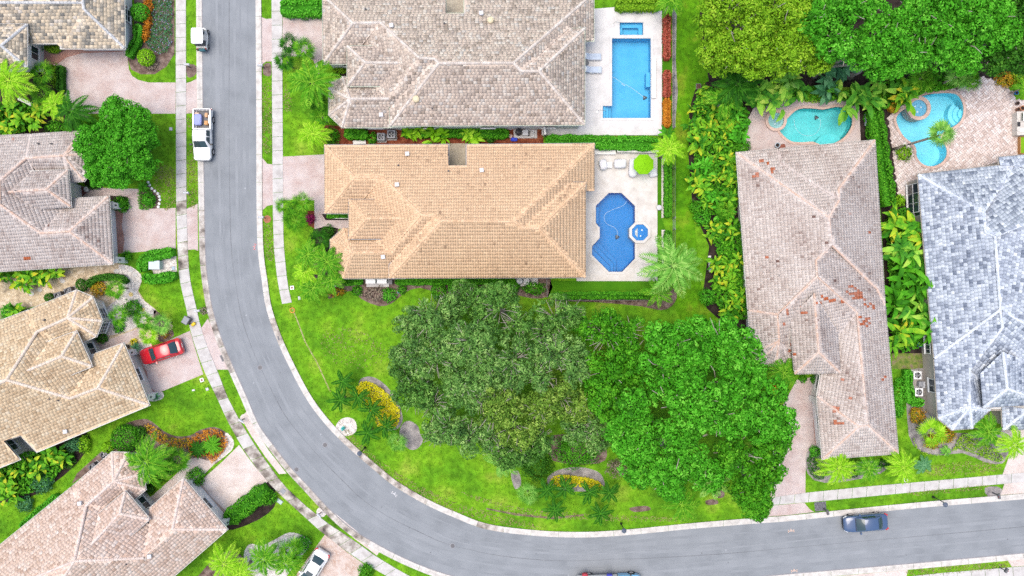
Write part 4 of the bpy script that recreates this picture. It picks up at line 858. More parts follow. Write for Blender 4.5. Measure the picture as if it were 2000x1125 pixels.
house('house', 'house with a pale rose tiled roof in the bottom left corner',
      dict(nw=(-60, 1114, z0), na=(140, 952, z0), nb=(219, 884, z0), c1=(250, 885, z0), c2=(277, 926, z0), c3=(284, 956, z0), c4=(262, 974, z0), c5=(236, 996, z0), ap=(222, 940), k=(168, 988), k2=(145, 1096), kw=(-60, 1180), v=(147, 966), s=(281, 1090), ga=(337, 1034), gn=(291, 995, z0), gne=(358, 935, z0), gse=(443, 1034, z0), gv=(293, 1026), sw=(150, 1290, z0), rw=(60, 1230), d1=(245, 960, zd), d2=(291, 1014, zd), d3=(240, 1060, zd), d4=(192, 1005, zd), da=(234, 1003), dr=(180, 1062)),
      [('na nb ap k v', .4), ('nb c1 ap', .4), ('c1 c2 ap', .4), ('c2 c3 ap', .4), ('c3 c4 ap', .4), ('c4 c5 k ap', .4), ('nw na v k k2 kw', .4), ('k k2 s gv c5', None), ('gn gne ga s gv', .4), ('gne gse ga', .4), ('gse sw rw k2 s ga', .4), ('d1 d2 da', .45), ('d4 d1 da dr', .45), ('d2 d3 dr da', .45), ('k2 kw rw', None)],
      [([(-60, 1114), (140, 952), (219, 884), (250, 885), (277, 926), (284, 956), (262, 974), (274, 1010), (291, 995), (358, 935), (443, 1034), (150, 1290), (-60, 1290)], z0), ([(245, 960), (291, 1014), (234, 1064), (186, 1010)], zd)], ROSE,
      vents=[(158, 982, 'vent'), (294, 1085, 'vent'), (247, 1102, 'pipe')])
house('house', 'long house with a weathered pink barrel tiled roof and orange patches on the right',
      dict(nw=(1439, 299, z0), n1=(1521, 291.5, z0), n2=(1521, 291.5), ne=(1708, 274.6, z0), e1=(1727.6, 595, z0), e2=(1753.5, 885, z0), w1=(1462, 606, z0), w2=(1469, 690, z0), b1=(1484, 707, z0), b2=(1515, 715, z0), b3=(1545, 702, z0), w3=(1552, 690, z0), oa=(1521, 666), wr=(1519, 614), pk=(1596, 539.5), pk2=(1594, 509), m2=(1623.6, 477.6), m1=(1618.6, 425), m0=(1638, 392), a0=(1637.7, 370), vn=(1523, 320), er=(1674, 610), eb=(1693, 829), ec=(1677, 833), g0=(1596, 774, z0), g1=(1607, 896, z0), wx=(1603, 732, z0), wy=(1600, 700), he=(1712, 564), ev=(1700, 604), d1=(1552, 730, zd), d2=(1640, 727, zd), d3=(1634, 646, zd), d4=(1544, 618, zd), da=(1599, 688), dr=(1590, 574)),
      [('nw n1 vn m0 m1', .4), ('n1 ne a0 m0 vn', .4), ('ne e1 he m2 m1 m0 a0', .4), ('w1 nw m1 m2 pk2 pk wr', .4), ('e1 e2 eb er pk pk2 m2 he', .4),
       ('w1 w2 oa wr', .4), ('w2 b1 oa', .4), ('b1 b2 oa', .4), ('b2 b3 oa', .4), ('b3 w3 oa', .4), ('wr oa w3 wy er pk', None), ('g0 wx wy er eb ec', .4), ('g1 g0 ec', .4), ('g1 e2 eb ec', .4),
       ('d1 d2 da', .45), ('d2 d3 dr da', .45), ('d4 d1 da dr', .45)],
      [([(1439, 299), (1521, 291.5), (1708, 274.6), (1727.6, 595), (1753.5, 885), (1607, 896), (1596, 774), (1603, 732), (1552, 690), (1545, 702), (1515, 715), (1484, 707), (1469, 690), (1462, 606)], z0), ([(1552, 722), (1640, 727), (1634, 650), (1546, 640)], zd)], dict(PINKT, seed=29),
      vents=[(1467, 462, 'pipe'), (1520, 538, 'pipe'), (1485, 523, 'pipe')],
      oddtiles=[(1487, 309, 6, 3, .9), (1502, 316, 4, 5, .8), (1514, 329, 6, 6, .5), (1470, 341, 8, 5, .7), (1452, 322, 4, 3, .6), (1495, 499, 4, 3, .8), (1664, 567, 8, 9, .45), (1676, 577, 8, 8, .5), (1690, 584, 6, 6, .5), (1610, 586, 8, 5, .45), (1626, 590, 8, 6, .5), (1600, 594, 6, 3, .6), (1538, 610, 6, 6, .6), (1560, 607, 14, 4, .4), (1642, 592, 5, 4, .5), (1690, 630, 14, 9, .6), (1700, 600, 12, 5, .5), (1695, 455, 8, 4, .4), (1530, 640, 5, 7, .4), (1546, 685, 5, 9, .7), (1655, 775, 4, 4, .6), (1640, 740, 4, 3, .6), (1728, 740, 6, 10, .3), (1625, 800, 8, 8, .25), (1635, 823, 8, 4, .4), (1600, 600, 170, 290, .0005)])
house('house', 'house with a blue grey mottled tiled roof on the right edge',
      dict(nw=(1793, 341, z0), n1=(1952, 323.5, z0), n2=(1950, 307.5, z0), n3=(2120, 294, z0), w1=(1832.5, 817, z0), w0=(1825, 700, z0), wv=(1834, 718), b1=(1859, 839, z0), b2=(1898, 836, z0), b3=(1933, 800, z0), b4=(1920, 745, z0), p1=(1922.5, 417), p2=(1924, 453), p3=(1943.5, 461), p4=(1954, 605), ne0=(1980, 325, z0), far=(2120, 350), far2=(2120, 390, 6.3), far3=(2120, 700, 6.8), ba=(1894, 794), bk=(1891, 724), bj=(1958, 640), d1=(1915, 729, zd), d2=(1921, 796, zd), d3=(2050, 788, zd), d4=(2048, 720, zd), da=(1967, 759.5), dr=(1959, 688), g1=(1957, 792, z0), g2=(1959, 839, z0), g3=(2120, 836, z0), gb=(2010, 800)),
      [('nw n1 ne0 p1', .4), ('w0 nw p1 p2 p3 p4', .4), ('w1 w0 p4 bj bk ba', .4), ('w1 b1 ba', .4), ('b1 b2 ba', .4), ('b2 b3 ba', .4), ('b3 b4 bk ba', .4), ('p1 ne0 far2 p3 p2', None), ('p3 far2 far3 p4', None), ('n2 n3 far ne0 n1', .1), ('ne0 far far2', None), ('p4 far3 d4 b4 bk bj', None), ('d1 d2 da dr', .45), ('d2 d3 da', .45), ('d3 d4 dr da', .45), ('g1 g2 gb', .4), ('g2 g3 gb', .4)],
      [([(1793, 341), (1952, 323.5), (1950, 307.5), (2120, 294), (2120, 836), (1959, 839), (1957, 800), (1933, 800), (1898, 836), (1859, 839), (1832.5, 817), (1825, 700)], z0), ([(1918, 735), (1923, 795), (2050, 788), (2048, 725)], zd)], dict(BLUE, over=.4),
      extra=lambda r, D: (side_window(r, 1772, 362, 1774, 418, .4, 2.6, 3, 2), side_window(r, 1806, 655, 1808, 690, 1.2, 2.2, 4, 1)))
# ------------------------------------------------------------------ foliage
RN = np.random.default_rng(42); rr = random.Random(8)
def leaf_quads(C, N, L, W, rng, fold=.25):
    n = len(C); N = N / np.maximum(1e-6, np.linalg.norm(N, axis=1, keepdims=True))
    a = rng.normal(size=(n, 3)); T = np.cross(N, a); T /= np.maximum(1e-6, np.linalg.norm(T, axis=1, keepdims=True)); B = np.cross(N, T)
    L = np.broadcast_to(L, (n,))[:, None] * rng.uniform(.75, 1.25, (n, 1)); W = np.broadcast_to(W, (n,))[:, None]
    up = N * W * fold
    V = np.stack([C - T * L / 2, C + B * W / 2 + up, C + T * L / 2, C - B * W / 2 + up], 1).reshape(-1, 3)
    return V, np.arange(4 * n).reshape(-1, 4)
def sph(n, rng, zmin=-1.0):
    z = rng.uniform(zmin, 1, n); g = rng.uniform(0, 2 * math.pi, n); r = np.sqrt(1 - z * z)
    return np.stack([r * np.cos(g), r * np.sin(g), z], 1)
def puffs(cs, rs, per, L, W, rng, flat=.85, tone=.18, zmin=-.3):
    """Leaf clumps: each a cap of leaves of about one tone, on a twig end."""
    m = len(cs); d = sph(m * per, rng, zmin); k = np.repeat(np.arange(m), per)
    r = np.asarray(rs)[k][:, None]; s = rng.uniform(.78, 1.06, (m * per, 1))
    C = np.asarray(cs)[k] + d * r * s * np.array([1, 1, flat])
    N = d + rng.normal(0, .32, d.shape) + np.array([0, 0, .2])
    V, F = leaf_quads(C, N, L, W, rng)
    t = rng.normal(.45, tone, m)[k] + rng.normal(0, .14, m * per)
    return V, F, np.clip(t, 0, 1)
def lobe_puffs(lobes, pr, rng, dens=1.0, zmin=-.1, sub=1.15):
    """Each mass carries smaller heads at uneven heights with gaps between them; each head is set with leaf clumps."""
    cs, rs = [], []
    for (x, y, z, R_, fz) in lobes:
        R_ = max(R_ - .55 * sub, .45 * R_); n = max(5, int(dens * 2.5 * R_ * R_ / (sub * sub))); d = sph(n, rng, zmin)
        hc = np.array([x, y, z]) + d * np.array([R_, R_, R_ * fz]) * rng.uniform(.5, 1.12, (n, 1)); hr = sub * rng.uniform(.6, 1.25, n)
        for c, r in zip(hc, hr):
            m = max(5, int(2.9 * r * r / (pr * pr))); e = sph(m, rng, -.15)
            cs.append(c + e * r * np.array([1, 1, .8]) * rng.uniform(.8, 1.05, (m, 1))); rs.append(pr * rng.uniform(.7, 1.25, m))
    return np.concatenate(cs), np.concatenate(rs)
def tree(label, lobes, colr, z=7.0, pr=.75, per=70, L=.30, W=.17, group=None, bark=None, cat='tree', name='tree', dens=1.0, fz=.75, limb_r=.10, seed=0, twigs=0, zmin=-.1, tone=.18, sub=1.15):
    """lobes: (u, v, radius in pixels, height offset) of the crown's masses."""
    rng = np.random.default_rng(seed + 100)
    q = []
    for l in lobes:
        zz = z + (l[3] if len(l) > 3 else 0); p = P(l[0], l[1], zz); q.append((p.x, p.y, zz, l[2] / S * (H - zz) / H, fz))
    wx = sum(a[0] * a[3] for a in q) / sum(a[3] for a in q); wy = sum(a[1] * a[3] for a in q) / sum(a[3] for a in q)
    root = empty(name, (wx, wy, 0), label, cat, group); bark = bark or M_bark
    zt = z * .38; t = MB(); n = 7
    t.tube([(wx + .05 * math.sin(i * 1.7 + seed), wy + .05 * math.cos(i * 2.1 + seed), zt * i / 5) for i in range(6)], [limb_r * 2.6 * (1.5 if i == 0 else 1) * (1 - .07 * i) for i in range(6)], 9); t.build('trunk', bark, root, smooth=True)
    for (x, y, zz, R_, _) in q:
        b = MB(); mid = Vector((wx * .5 + x * .5 + rng.uniform(-.3, .3), wy * .5 + y * .5 + rng.uniform(-.3, .3), (zt + zz) * .5 + .25))
        end = Vector((x, y, zz + R_ * .1)); b.tube([(wx, wy, zt - .15), mid, end], [limb_r * 1.5, limb_r * 1.1, limb_r * .6], 6)
        for k in range(5 + twigs):
            d = sph(1, rng, .1)[0]; e = end + Vector((d[0] * R_ * .95, d[1] * R_ * .95, abs(d[2]) * R_ * fz * (1.12 if twigs else .95))); m_ = end.lerp(e, .5) + Vector(rng.uniform(-.2, .2, 3))
            b.tube([end.lerp(mid, .3 * rng.random()), m_, e], [limb_r * .6, limb_r * .42, limb_r * .22], 5)
        b.build('limb', bark, root, smooth=True)
    cs, rs = lobe_puffs(q, pr, rng, dens, zmin, sub); V, F, T = puffs(cs, rs, per, L, W, rng, tone=tone)
    V = V - np.array([wx, wy, 0]); link('crown', np_mesh('crown', V, F, fol(colr), rnd=T), root)
    return root
def bush(label, u, v, r, h=1.0, colr='mid', name='shrub', cat='shrub', group=None, L=.19, W=.115, dens=1.0, ry=None, rot=0.0, clipped=False, seed=None):
    rng = np.random.default_rng(int(u * 7 + v * 13) if seed is None else seed); z = h * .55; c = P(u, v, z); k = (H - z) / H / S; a, b = r * k, (ry or r) * k; hz = h * .5
    n = int(dens * 2.4 * (a * b * 3.6 + (a + b) * hz * 4) / (L * W)); n = min(n, 9000)
    d = sph(n, rng, -.85); s = rng.uniform(.82, 1.0, (n, 1)) if clipped else rng.uniform(.6, 1.12, (n, 1)) * (1 + .16 * np.sin(d[:, :1] * 5 + seed_(u)) * np.sin(d[:, 1:2] * 6 + v))
    C = d * np.array([a, b, hz]) * s
    if rot: C = C @ np.array([[math.cos(rot), math.sin(rot), 0], [-math.sin(rot), math.cos(rot), 0], [0, 0, 1]])
    C[:, 2] += h * .52; V, F = leaf_quads(C, d + rng.normal(0, .5, d.shape) + (0, 0, .4), L, W, rng)
    T = np.clip(rng.normal(.45, .2, n), 0, 1)
    o = link(name, np_mesh(name, V, F, fol(colr), rnd=T)); o.location = (c.x, c.y, 0); tag(o, label, cat, group); return o
def seed_(u): return (u * 1.37) % 6.28
def hedge(label, path, wpx, h=1.0, colr='bright', L=.21, W=.13, group=None, dens=1.0, name='hedge', curve=0):
    """A clipped run of leaves along a line of pixels."""
    rng = np.random.default_rng(int(path[0][0] + 3 * path[0][1])); pts = [P(u, v, h * .8) for u, v in (smooth(path, curve, False) if curve else path)]
    k = (H - h * .8) / H / S; w_ = wpx * k / 2
    seg = [(b - a).length for a, b in zip(pts, pts[1:])]; tot = sum(seg); n = min(int(dens * 2.2 * tot * (2 * w_ + 2 * h) / (L * W)), 14000)
    t = rng.uniform(0, tot, n); cum = np.concatenate([[0], np.cumsum(seg)]); i = np.clip(np.searchsorted(cum, t) - 1, 0, len(seg) - 1)
    A = np.array(pts); f = ((t - cum[i]) / np.array(seg)[i])[:, None]; base = A[i] * (1 - f) + A[i + 1] * f; dv = A[i + 1] - A[i]; dv /= np.linalg.norm(dv, axis=1, keepdims=True)
    nv = np.stack([-dv[:, 1], dv[:, 0], np.zeros(n)], 1); g = rng.uniform(-.25, math.pi + .25, n)
    sx = np.sign(np.cos(g)) * np.abs(np.cos(g)) ** .45; sz = np.sign(np.sin(g)) * np.abs(np.sin(g)) ** .45
    lump = 1 + .09 * np.sin(t * 3.1) + rng.normal(0, .06, n); ends = np.minimum(1, np.minimum(t, tot - t) / max(.05, w_) * .5 + .55)
    off = nv * (sx * w_ * lump * ends)[:, None]; C = base + off; C[:, 2] = h * (.5 + .5 * sz * lump * (.85 + .15 * ends))
    N = nv * np.cos(g)[:, None] + np.array([0, 0, 1]) * np.sin(g)[:, None] + rng.normal(0, .45, (n, 3)) + (0, 0, .3)
    V, F = leaf_quads(C, N, L, W, rng); c = A.mean(0); c[2] = 0
    T = np.clip(rng.normal(.45, .2, n), 0, 1); b = MB(); b.cr = .12        # a solid core box in the dark end of the leaf colours
    ww = w_ * .72
    for a, e in zip(pts, pts[1:]):
        d = (e - a).normalized(); s = Vector((-d.y, d.x, 0)) * ww; q = [a + s, a - s, e - s, e + s]
        b.add([(p.x, p.y, z) for z in (.02, h * .8) for p in q], [[4, 5, 6, 7], [0, 1, 5, 4], [1, 2, 6, 5], [2, 3, 7, 6], [3, 0, 4, 7]])
    VV = np.concatenate([V, np.array([tuple(x) for x in b.v])]) - c
    o = link(name, np_mesh(name, VV, [np.concatenate([F, np.array(b.f) + len(V)])], fol(colr), rnd=np.concatenate([T, np.full(len(b.f), .15)])))
    o.location = c; tag(o, label, 'hedge', group); return o
def cover(name, pts, h, colr, L=.16, W=.1, dens=1.0, curve=2, thin=None):
    """Ground cover no one could count."""
    poly = smooth(pts, curve) if curve else pts; rng = np.random.default_rng(int(pts[0][0] * 3 + pts[0][1]))
    us = [p[0] for p in poly]; vs = [p[1] for p in poly]; A = abs(area(poly)) / S / S
    n = min(int(dens * 2.2 * A / (L * W) * (max(us) - min(us)) * (max(vs) - min(vs)) / S / S / max(A, .01)), 30000)
    q = np.stack([rng.uniform(min(us), max(us), n), rng.uniform(min(vs), max(vs), n)], 1); q = q[inside(q, poly)]
    z = h * (.55 + .25 * np.sin(q[:, 0] * .35) * np.sin(q[:, 1] * .4)) * rng.uniform(.6, 1.15, len(q)) + .03
    C = np.stack([(q[:, 0] - 1000) / S, (562.5 - q[:, 1]) / S, z], 1)
    V, F = leaf_quads(C, rng.normal(0, .5, C.shape) + (0, 0, 1), L, W, rng); T = np.clip(rng.normal(.5, .24, len(C)), 0, 1)
    o = link(name, np_mesh(name, V, F, fol(colr), rnd=T)); o['kind'] = 'stuff'; return o

# palm leaves, shared between copies
LEAF = {}
def feather(colr, var, L=2.4, n=15, drop=.5, ll=.55, arch=.45):
    key = ('f', colr, var, L, n, drop, ll)
    if key in LEAF: return LEAF[key]
    rng = np.random.default_rng(var + 7); V, F, T = [], [], []
    def at(t): x = L * t * (1 - .12 * drop * t); return np.array([x, .12 * L * (var % 3 - 1) * t * t * .6, L * (arch * t - (arch * .6 + drop) * t * t)])
    for i in range(n):
        t = .14 + .86 * i / (n - 1); p = at(t); q = at(min(1.0, t + .03)); dv = q - p if t < .99 else p - at(t - .03); dv /= np.linalg.norm(dv)
        s = np.cross(np.array([0, 0, 1.0]), dv); s /= np.linalg.norm(s)
        l = ll * math.sin(math.pi * (.18 + .78 * t)) ** .7 * rng.uniform(.85, 1.1)
        for sg in (1, -1):
            fw = .45 + .35 * t; tip = p + s * sg * l * .88 + dv * l * fw + np.array([0, 0, -l * rng.uniform(.12, .5) * (.6 + drop)])
            mid = p + s * sg * l * .5 + dv * l * fw * .42 + np.array([0, 0, .02]); w_ = .085 * L / 2.4 + .03 * (colr == 'darkpalm') + .015
            k = len(V); V += [p - dv * w_ * .8, mid - dv * w_, tip, mid + dv * w_]; F.append([k, k + 1, k + 2, k + 3]); T.append(np.clip(rng.normal(.5 + .15 * t, .16), 0, 1))
    for i in range(7):
        a, b = at(i / 7), at((i + 1) / 7); k = len(V); r = .035 * (1 - i / 8); V += [a + (0, r, .01), a - (0, r, -.01), b - (0, r * .85, -.01), b + (0, r * .85, .01)]; F.append([k, k + 1, k + 2, k + 3]); T.append(.9)
    LEAF[key] = np_mesh('frond', np.array(V), np.array(F), fol(colr), rnd=T); return LEAF[key]
def fan(colr, var, L=1.5, segs=17):
    key = ('n', colr, var, L)
    if key in LEAF: return LEAF[key]
    rng = np.random.default_rng(var + 31); V, F, T = [], [], []; pet = L * .5; h = np.array([pet, 0, pet * .32]); r0 = L * .54
    V += [(0, .02, 0), (0, -.02, 0), tuple(h - (0, .02, 0)), tuple(h + (0, .02, 0))]; F.append([0, 1, 2, 3]); T.append(.8)
    for i in range(segs):
        a0 = R(-150 + 300 * i / segs); a1 = R(-150 + 300 * (i + 1) / segs); am = (a0 + a1) / 2; r = r0 * (1 - .22 * abs(am) / R(150)) * rng.uniform(.9, 1.08)
        f = lambda a, q, z: tuple(h + np.array([math.cos(a) * q, math.sin(a) * q, z]))
        k = len(V); V += [tuple(h), f(am - .12, r * .5, -r * .02), f(am + rng.normal(0, .05), r, -r * rng.uniform(.15, .5)), f(am + .12, r * .5, -r * .10)]; F.append([k, k + 1, k + 2, k + 3]); T.append(np.clip(rng.normal(.5, .2), 0, 1))
    LEAF[key] = np_mesh('frond', np.array(V), np.array(F), fol(colr), rnd=T); return LEAF[key]
def blade(colr, var, L=1.5, wd=.4, drop=.5, edge=True):
    """A broad leaf: stalk, folded blade, arching; older leaves are yellow or brown."""
    key = ('b', colr, var, L, wd, drop)
    if key in LEAF: return LEAF[key]
    rng = np.random.default_rng(var + 77); V, F, T = [], [], []; base = rng.choice([.1, .16, .22, .28, .32, .36, .4, .44, .5, .66]) if edge else .4
    def at(t): return np.array([L * t * (1 - .1 * t), .1 * L * (var % 3 - 1) * t * t, L * (.62 * t - (.3 + drop) * t * t)])
    m = 7; rows = []
    for i in range(m + 1):
        t = .18 + .82 * i / m; p = at(t); hw = wd / 2 * math.sin(math.pi * min(1, .10 + .9 * i / m) ** .8) ** .6 if i < m else .01
        hw *= rng.uniform(.85, 1.12); k = len(V); V += [p + (0, hw, hw * .3), p, p + (0, -hw, hw * .3)]; rows.append(k)
    for i in range(m):
        a, b = rows[i], rows[i + 1]; e = .18 * (i / m) ** 2
        for j in (0, 1): F.append([a + j, a + j + 1, b + j + 1, b + j][::-1]); T.append(np.clip(base + e + rng.normal(0, .06), 0, 1))
    a, b = at(0), at(.19); k = len(V); V += [a + (0, .02, 0), a - (0, .02, 0), b - (0, .02, 0), b + (0, .02, 0)]; F.append([k, k + 1, k + 2, k + 3]); T.append(.3)
    LEAF[key] = np_mesh('leaf', np.array(V), np.array(F), fol(colr), rnd=T, smooth=False); return LEAF[key]
def palm(label, u, v, r, z=3.0, n=14, colr='palm', kind='feather', group=None, name='palm_tree', drop=.55, trunk=True, lean=(0, 0), cat='palm', ll=None, upright=.35, nleaf=15):
    """(u, v) and r: centre and reach of the crown in pixels; z: height of the crown's heart."""
    rng = random.Random(int(u * 11 + v * 3)); c = P(u, v, z); rm = r / S * (H - z) / H
    base = Vector((c.x - lean[0], c.y - lean[1], 0)); root = empty(name, base, label, cat, group); d = c - base
    if trunk:
        t = MB(); tr = .13 if r > 25 else .08; pts = [base + Vector((d.x * s_ ** 1.4, d.y * s_ ** 1.4, z * s_)) for s_ in (0, .25, .5, .75, 1)]
        t.tube(pts, [tr * 1.35, tr * 1.05, tr, tr * .95, tr * .8], 8); t.build('trunk', M_palmtrunk, root, smooth=True)
    L = round(rm * 1.08, 1)
    for i in range(n):
        g = 2 * math.pi * i * .381966 + rng.uniform(-.25, .25); up = upright * (1 - i / n) + rng.uniform(-.12, .12); vr = rng.randrange(4); s_ = rng.uniform(.85, 1.06) * (.75 + .25 * min(1, i / (n * .4)))
        me = feather(colr, vr, L, nleaf, drop, ll or L * .24) if kind == 'feather' else fan(colr, vr, L) if kind == 'fan' else blade(colr, vr + rng.randrange(3) * 4, L, L * .27, drop)
        o = link('frond' if kind != 'blade' else 'leaf', me, root); o.location = d + Vector((0, 0, .02 * i if trunk else 0)); o.rotation_euler = (rng.uniform(-.25, .25), -up, g); o.scale = (s_,) * 3
    return root
def clump(label, u, v, r, h=1.3, n=20, colr='heliconia', group=None, name='leafy_clump', cat='plant', leafl=None, wd=.30):
    """Broad leaves rising from several stems."""
    rng = random.Random(int(u * 5 + v * 17)); c = P(u, v, h * .6); rm = r / S; root = empty(name, (c.x, c.y, 0), label, cat, group); L = round(leafl or max(.8, rm * .95), 1)
    ns = max(3, n // 6); st = [(rng.uniform(-.55, .55) * rm, rng.uniform(-.55, .55) * rm, rng.uniform(.45, .9) * h) for _ in range(ns)]
    b = MB()
    for x, y, z in st: b.tube([(x * .6, y * .6, 0), (x, y, z)], [.04, .025], 5)
    b.build('stems', fol(colr), root, world=False)
    for i in range(n):
        x, y, z = st[i % ns]; g = rng.uniform(0, 6.28); vr = rng.randrange(10); s_ = rng.uniform(.7, 1.15)
        o = link('leaf', blade(colr, vr, L, round(L * wd, 2), .45), root); o.location = (x, y, z * rng.uniform(.8, 1.1)); o.rotation_euler = (rng.uniform(-.5, .5), rng.uniform(-.75, .25), g); o.scale = (s_,) * 3
    return root
# ------------------------------------------------------------------ trees
tree('round clipped bright green tree of several balls beside the weathered pink roof', [(235, 226, 35, .3), (270, 242, 32, .1), (260, 288, 44, .6), (197, 286, 42, .2), (232, 330, 40, .1), (275, 322, 33, -.1), (205, 330, 34, -.3), (282, 280, 30, -.3)], 'bright', 4.2, .30, 34, .19, .13, seed=1, fz=.8, dens=2.2, tone=.12, sub=.6)
G1 = 'grey green trees of the grove on the corner lawn'
gr = [
 ('loose tree at the top left corner of the grove', [(845, 618, 50, 0), (810, 632, 36, -1), (880, 600, 34, -.5)], 'olive', 6.5),
 ('small grey green tree against the shrub bed south of the tan roof', [(922, 592, 34, 0), (900, 575, 24, -.5)], 'greyolive', 5.5),
 ('tall grey green tree with pale bare twigs near the pool pump of the tan house', [(975, 606, 48, .3), (1010, 632, 36, -.5), (955, 588, 26, 0)], 'greyolive', 7),
 ('open twiggy tree on the lawn side of the grove', [(820, 690, 44, 0), (856, 700, 40, .5), (790, 690, 24, -1)], 'olive', 6.5),
 ('twiggy tree at the heart of the grove with bare branches showing', [(920, 668, 50, .5), (950, 702, 38, 0)], 'olive', 7.5),
 ('pale olive tree with a forked bare branch near the middle of the grove', [(1000, 700, 46, .3), (985, 740, 34, 0)], 'olive', 7),
 ('grey green tree leaning over the mulch bed with yellow ground cover', [(815, 765, 46, 0), (850, 790, 38, .2), (800, 730, 30, -.8)], 'greyolive', 6.5),
 ('olive tree behind the two grey mulch mounds', [(878, 830, 44, 0), (915, 850, 40, .2), (850, 845, 30, -.6)], 'olive', 6.5),
 ('yellow green tree on the lower middle edge of the grove', [(965, 800, 48, .4), (1005, 830, 42, 0), (1050, 800, 34, -.4)], 'oliveyellow', 7),
 ('dark tree with a gap of shade below it above the round dark bushes', [(905, 755, 44, .2), (940, 775, 36, .4), (960, 850, 36, -.5)], 'olive', 7),
 ('grey green tree beside the lawn strip below the pool fence', [(1085, 622, 44, 0), (1115, 606, 32, -.4), (1060, 650, 34, .2)], 'greyolive', 6.5),
 ('olive tree between the twiggy grove and the bright green canopy', [(1080, 690, 44, .4), (1120, 712, 42, .2), (1060, 735, 34, 0)], 'olive', 7.5),
 ('yellowish tree under the left side of the bright green canopy', [(1090, 770, 44, 0), (1130, 790, 38, -.2), (1060, 800, 30, .1)], 'oliveyellow', 6.5),
 ('mid green dense tree where the grove meets the bright canopy at the lawn strip', [(1185, 655, 48, .2), (1225, 650, 36, -.3), (1160, 640, 34, -.3)], 'mid', 7),
 ('low shaded tree on the bottom edge of the grove above the round dark bush', [(1010, 868, 40, 0), (1050, 855, 34, -.3), (985, 880, 26, -.6)], 'greyolive', 5.5),
 ('shaded olive tree filling the gap between the grove and the lower bright canopy', [(1130, 835, 36, 0), (1165, 820, 34, .2), (1165, 860, 26, -.6)], 'olive', 5.5)]
for i, (lb, lo, cl, zz) in enumerate(gr):
    tree(lb, lo, cl, zz, .36, 30, .26, .14, G1, M_palebark, seed=20 + i, dens=1.05, limb_r=.075, twigs=12, fz=.8, tone=.2, zmin=-.35, sub=.85)
G2 = 'tall trees with bright green canopy between the grove and the weathered pink roof'
br = [
 ('bright green tree at the top of the canopy touching the long pink roof', [(1400, 668, 60, 0), (1440, 672, 46, .3), (1350, 656, 40, -.6), (1460, 690, 34, 0)], 'bright', 8.5),
 ('bright green tree in the upper middle of the canopy below the long frond palm', [(1310, 680, 52, 0), (1290, 715, 48, .5), (1330, 700, 44, .8), (1285, 652, 30, -.8)], 'bright', 8.5),
 ('deep green tree on the left side of the bright canopy', [(1200, 720, 52, 0), (1235, 700, 44, -.3), (1180, 770, 42, -.2)], 'mid', 7.5),
 ('wide bright green tree in the centre of the canopy with a pale limb showing', [(1360, 775, 68, 1), (1310, 790, 56, .6), (1410, 745, 54, .5), (1400, 810, 52, .6)], 'bright', 9.5),
 ('bright green tree overhanging the pink paved drive of the long house', [(1474, 760, 52, .3), (1500, 800, 40, 0), (1470, 815, 44, .3), (1520, 840, 26, -.6)], 'bright', 8.5),
 ('bright green tree low on the left of the canopy beside the dark round bushes', [(1240, 810, 56, .2), (1265, 855, 50, 0), (1215, 850, 40, -.5), (1240, 900, 38, -.8)], 'bright', 8),
 ('bright green tree at the bottom of the canopy above the two pale palms', [(1330, 870, 58, .3), (1370, 900, 50, 0), (1300, 910, 44, -.5), (1300, 945, 32, -1)], 'bright', 8.5),
 ('deep green tree at the bottom right of the canopy reaching the pavement', [(1440, 880, 54, 0), (1480, 910, 42, -.3), (1460, 955, 36, -.8), (1475, 985, 24, -1.2), (1500, 870, 36, -.2)], 'mid', 8)]
for i, (lb, lo, cl, zz) in enumerate(br):
    tree(lb, lo, cl, zz, .42, 34, .28, .18, G2, M_palebark, seed=50 + i, dens=1.0, limb_r=.11, fz=.95, zmin=-.2, sub=1.2)
G3 = 'tall trees across the top right corner'
tr = [
 ('yellow green tree at the left end of the top right trees, over the grass strip', [(1410, 40, 52, 0), (1395, 90, 44, -.5), (1440, 100, 50, 0), (1420, 0, 40, 0)], 'yellowgreen', 8),
 ('yellow green tree at the top edge second from the grass strip', [(1490, 20, 56, .3), (1530, 55, 48, .4), (1470, 60, 44, .2), (1560, 10, 40, 0)], 'yellowgreen', 8.5),
 ('yellow green tree above the long palm fronds and broad leaves by the teal pool', [(1510, 110, 52, 0), (1560, 105, 46, .2), (1470, 115, 40, -.4), (1585, 125, 30, -.8), (1395, 125, 30, -1)], 'yellowgreen', 8),
 ('bright green tree at the top edge with grey limbs showing through', [(1640, 30, 62, .5), (1690, 10, 52, .2), (1600, 40, 44, .3)], 'bright', 9),
 ('bright green tree above the gap of shade beside the teal pool', [(1650, 90, 50, .4), (1700, 90, 50, .5), (1620, 80, 40, 0), (1690, 122, 38, -.3)], 'bright', 9),
 ('bright green tree over the broad leaves left of the turquoise pool', [(1720, 132, 34, -.4), (1760, 105, 46, .3), (1740, 70, 48, .6)], 'bright', 8.5),
 ('bright green tree at the top edge right of the grey limbs', [(1800, 30, 64, .4), (1850, 20, 52, .2), (1770, 20, 44, .4)], 'bright', 9),
 ('bright green tree over the fan palms above the turquoise pool', [(1840, 85, 52, 0), (1880, 80, 48, .2), (1800, 100, 42, .2), (1880, 112, 32, -.5)], 'bright', 8.5),
 ('bright green tree at the top edge beside the dark tree in the corner', [(1925, 30, 50, 0), (1945, 60, 36, -.3), (1900, 10, 40, 0)], 'bright', 8.5),
 ('dark olive tree in the very top right corner', [(1985, 50, 48, -.5), (1975, 100, 38, -1), (2010, 10, 50, 0), (1940, 110, 34, -1.4)], 'dark', 8)]
for i, (lb, lo, cl, zz) in enumerate(tr):
    tree(lb, lo, cl, zz, .40, 33, .27, .17, G3, M_palebark, seed=80 + i, dens=1.05, limb_r=.11, fz=.95, zmin=-.2, sub=1.15)

